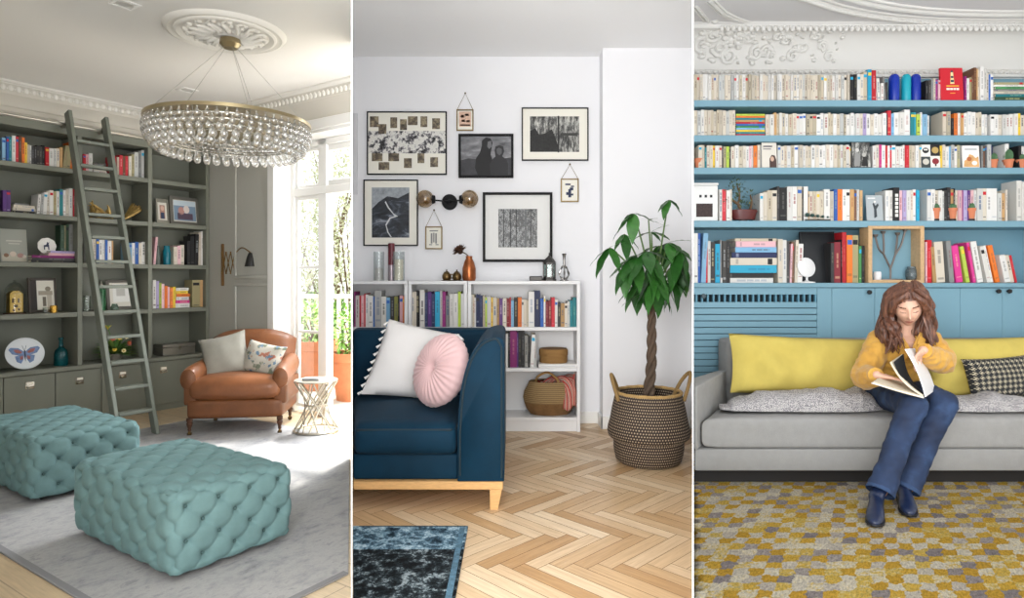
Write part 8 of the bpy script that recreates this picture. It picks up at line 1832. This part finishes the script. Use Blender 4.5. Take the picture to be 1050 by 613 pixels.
# --- ankle boots
bootm = mat('182440', .28, coat=.3); sole = mat('15151a', .5)
def boot(an, toe_px, Ytoe, nm):
    toe = G(*toe_px, Z3+.018); heel = V((an.x, an.y+.035, Z3+.018)); fd = (V((toe.x, toe.y, 0))-V((heel.x, heel.y, 0))); Lb = fd.length; fd.normalize(); sd = V((fd.y, -fd.x, 0)); zf_ = Z3+.018
    kz = kn_r if an is an_r else kn_l; lg_t = an+(kz-an)*((zf_+.155-an.z)/(kz.z-an.z))
    mb = MB()
    def at_(t_, z): return V((heel.x, heel.y, 0))+fd*Lb*t_+V((0, 0, z))
    secs = [(at_(.02, zf_+.055), .030, .040), (at_(.12, zf_+.052), .036, .040), (at_(.3, zf_+.05), .036, .042), (at_(.5, zf_+.042), .038, .036), (at_(.68, zf_+.034), .043, .03), (at_(.84, zf_+.027), .041, .022), (at_(.95, zf_+.022), .028, .016), (at_(1.0, zf_+.018), .012, .009)]
    loft(mb, [(c, sd*a, V((0, 0, b))) for c, a, b in secs], bootm, 18)
    loft(mb, [(at_(.22, zf_+.03), sd*.036, fd*.055), (at_(.2, zf_+.08), sd*.038, fd*.052), (at_(.2, zf_+.08).lerp(lg_t, .6), sd*.040, fd*.046), (lg_t, sd*.042, fd*.044)], bootm, 18)
    o = remesh(mb, nm, .005, [bootm], smooth=3); child(o)
    mb = MB(); pts = []
    for t_, w_ in ((0, .022), (.05, .034), (.25, .037), (.5, .037), (.7, .045), (.88, .042), (.97, .026), (1.005, .008)): pts.append((at_(t_, 0), w_))
    poly = [(c+sd*w_) for c, w_ in pts]+[(c-sd*w_) for c, w_ in pts[::-1]]
    mb.prism([(q.x, q.y) for q in poly], Z3+.0145+.008, Z3+.0145+.018, sole, .002); hl = [at_(0, 0)+sd*.028, at_(.26, 0)+sd*.034, at_(.26, 0)-sd*.034, at_(0, 0)-sd*.028]; mb.prism([(q.x, q.y) for q in hl], Z3+.0145, Z3+.0145+.009, sole, .002)
    fp = [at_(.5, 0)+sd*.035, at_(.7, 0)+sd*.042, at_(.9, 0)+sd*.034, at_(.9, 0)-sd*.034, at_(.7, 0)-sd*.042, at_(.5, 0)-sd*.035]; mb.prism([(q.x, q.y) for q in fp], Z3+.0145, Z3+.0145+.009, sole, .002)
    s_ = mb.build('sole', None, local=True); s_.matrix_world = I4; s_.data.transform(MX.Translation(-b0)); s_.parent = o; return o
boot(an_r, (896.5, 541), 3.22, 'boot'); boot(an_l, (933, 530.5), 3.38, 'boot')
# --- hair: long loose waves parted at the side
hairm, nth, ph_ = newmat('m_brown_hair'); ph_.inputs['Roughness'].default_value = .42; tch = nd(nth, 'ShaderNodeTexCoord'); mph = nd(nth, 'ShaderNodeMapping'); mph.inputs['Scale'].default_value = (60, 60, 9); nh = nd(nth, 'ShaderNodeTexNoise', i_Scale=1.2, i_Detail=4.0); nth.links.new(tch.outputs['Object'], mph.inputs[0]); nth.links.new(mph.outputs[0], nh.inputs['Vector'])
rh = ramp(nth, [(.3, '3d261d'), (.55, '6b4535'), (.8, '9a6a4e')]); nth.links.new(nh.outputs['Fac'], rh.inputs[0]); nth.links.new(rh.outputs[0], ph_.inputs['Base Color'])
hr = MB(); rnd = random.Random(12)
def cap_fn(u, v):                                                     # cap over crown, sides and back of the skull
    th = 2*PI*u; ph = PI*.62*v; x = math.sin(ph)*math.cos(th); y = math.sin(ph)*math.sin(th); z = math.cos(ph)
    r_ = 1.13+.03*NZ.noise(V((x*4, y*4, z*9)))
    if y < 0: r_ -= .10*max(0, -y)*max(0, .75-z)*1.5
    return hp_(.074*HS*x*r_*1.03, (.094*y*r_+.006)*HS, .112*HS*z*r_+.004)
cp = MB(); cp.grid(cap_fn, 60, 34, hairm, cu=True)
dele = []
for f in cp.bm.faces:
    c = HM_.inverted() @ f.calc_center_median(); x, y, z = c.x/HS, c.y/HS, c.z/HS
    if y < -.035 and z < .066-.55*max(0, abs(x-.012)-.022): dele.append(f)
bmesh.ops.delete(cp.bm, geom=dele, context='FACES'); tmp = bpy.data.meshes.new('t'); cp.bm.to_mesh(tmp); cp.bm.free(); hr.bm.from_mesh(tmp); bpy.data.meshes.remove(tmp); hr.mi(hairm)
def lock(pts, r0, waves=2.5, amp=.012, ph0=0.):
    sp_ = spline(pts, 8); n_ = len(sp_); out = []
    for i, p_ in enumerate(sp_):
        k = i/(n_-1); a = amp*min(1, k*2.2); out.append(p_+V((math.sin(ph0+k*waves*2*PI)*a, math.cos(ph0*1.7+k*waves*2*PI)*a, 0)))
    rr = [r0*(.75+.5*math.sin(PI*min(1, .15+(i/(n_-1))*.75)))*(1-.8*max(0, (i/(n_-1))-.75)/.25) for i in range(n_)]
    hr.tube(out, rr, hairm, 6, flat=.6)
for k in range(120):
    side = -1 if k % 2 == 0 else 1; f = rnd.random()                   # f: from the front (0) to the nape (1)
    part = .012
    top_ = hp_((part+side*.012+side*.02*rnd.random())*HS, (-.055+.12*f)*HS, (.112+.012-.012*f)*HS)
    mid = hp_(side*(.080+.012*rnd.random())*HS, (-.045+.11*f)*HS, (.045+.02*rnd.random())*HS)
    low = hp_(side*(.088+.022*rnd.random())*HS, (-.040+.10*f)*HS, (-.045)*HS)
    end_z = rnd.uniform(-.19, -.30) if side < 0 else rnd.uniform(-.17, -.30)
    cdrop = headc+V((side*(.07+.075*rnd.random()*(1.1 if side < 0 else 1.0)), -.055+.13*f, end_z*.62)); e_ = headc+V((side*(.05+.095*rnd.random()), -.06+.13*f+.02*rnd.random(), end_z))
    lock([top_, mid, low, cdrop, e_], rnd.uniform(.009, .014), rnd.uniform(1.2, 2.4), rnd.uniform(.006, .016), rnd.uniform(0, 6.28))
for k in range(26):                                                    # swept front locks framing the face
    side = -1 if k < 13 else 1; q = (k % 13)/12
    a0 = hp_((.012+side*.008)*HS, (-.06-.02*q)*HS, (.108-.02*q)*HS); a1 = hp_(side*(.05+.012*q)*HS, (-.082+.02*q)*HS, (.072-.01*q)*HS); a2 = hp_(side*(.078)*HS, (-.066)*HS, (.012)*HS); a3 = hp_(side*(.082+.008*q)*HS, (-.055)*HS, (-.055)*HS)
    e_ = headc+V((side*(.075+.05*q), -.10+.02*q, -.21-.04*rnd.random())); lock([a0, a1, a2, a3, e_], .0105, 1.6, .009, rnd.uniform(0, 6.28))
for k in range(30):
    a = -PI*.05+PI*1.1*k/29; b_ = hp_(.05*math.cos(a)*HS, (.03+.075*math.sin(a))*HS, .085*HS); c_ = hp_(.085*math.cos(a)*HS, (.02+.095*math.sin(a))*HS, -.02*HS); e_ = headc+V((.10*math.cos(a), .03+.08*math.sin(a), -.24-.05*rnd.random())); lock([b_, c_, headc+V((.115*math.cos(a), .03+.10*math.sin(a), -.14)), e_], .014, 1.8, .012, k)
ho = hr.build('hair', None, local=True, sharp=80); ho.matrix_world = I4; child(ho)
# --- the open book she holds
tb = thing('open_book', 'large open white book on the woman\'s lap, one half lifted by her hand', 'book', (0, 0, 0)); tb.matrix_world = I4
spn0, spn1 = J(947.5, 407.5, 3.50), J(929, 392, 3.80)
lw = J(893.5, 392.5, 3.56); lw2 = J(906, 384, 3.84)
wht = mat('e8e4dc', .6); pgm = mat('d8cbb4', .7); 
def slab(mb, a, b, c, d, th, m, bend=0, n=10, sgn=1):
    a, b, c, d = map(V, (a, b, c, d)); nn = (b-a).cross(d-a).normalized()*sgn
    vs = []
    for i in range(n+1):
        t_ = i/n; o_ = nn*bend*math.sin(PI*t_)
        for (p, q) in ((a, b), (d, c)):
            e = p.lerp(q, t_)+o_; vs += [e, e+nn*th]
    fs = []
    for i in range(n):
        k = i*4; fs += [(k, k+4, k+6, k+2), (k+1, k+3, k+7, k+5), (k, k+1, k+5, k+4), (k+2, k+6, k+7, k+3)]
    fs += [(0, 2, 3, 1), (n*4, n*4+1, n*4+3, n*4+2)]; mb.add(vs, fs, m)
mb = MB(); slab(mb, spn0, lw, lw2, spn1, .004, wht, 0, 6, 1); mb.build('back_cover', tb)
offu = V((0, 0, .006))
mb = MB(); slab(mb, spn0+offu, lw+offu+V((.012, 0, 0)), lw2+offu+V((.012, 0, 0)), spn1+offu, .011, pgm, .004, 8, 1); mb.build('left_pages', tb)
u0, u1 = J(930.0, 359, 3.60), J(921, 358, 3.82)
u0 = J(927.5, 358, 3.60); u1 = J(937, 357, 3.86)
e0, e1 = J(948.5, 407, 3.50), J(958.5, 400, 3.78)
mb = MB(); slab(mb, e0, u0, u1, e1, .005, mat('eceaea', .5), .012, 10, -1); mb.build('front_cover', tb)
pd = J(914, 370.5, 3.60); pd1 = J(927, 364, 3.82)
mb = MB(); slab(mb, spn0+V((0, .004, .012)), pd, J(925, 363, 3.66), J(947, 404, 3.6), .010, pgm, .02, 12, 1); mb.build('lifted_pages', tb)
mb = MB(); slab(mb, J(946.5, 404.5, 3.515), J(916.5, 371, 3.585), J(926.5, 362.5, 3.62), J(947.5, 403, 3.56), .0012, mat('17181b', .5), .026, 12, 1); mb.build('black_page', tb)
b_ = V((X(925, 3.66), 3.66, P(0, 407, 3.6).z))
for ch_ in tb.children: ch_.data.transform(MX.Translation(-b_))
tb.matrix_world = MX.Translation(b_)
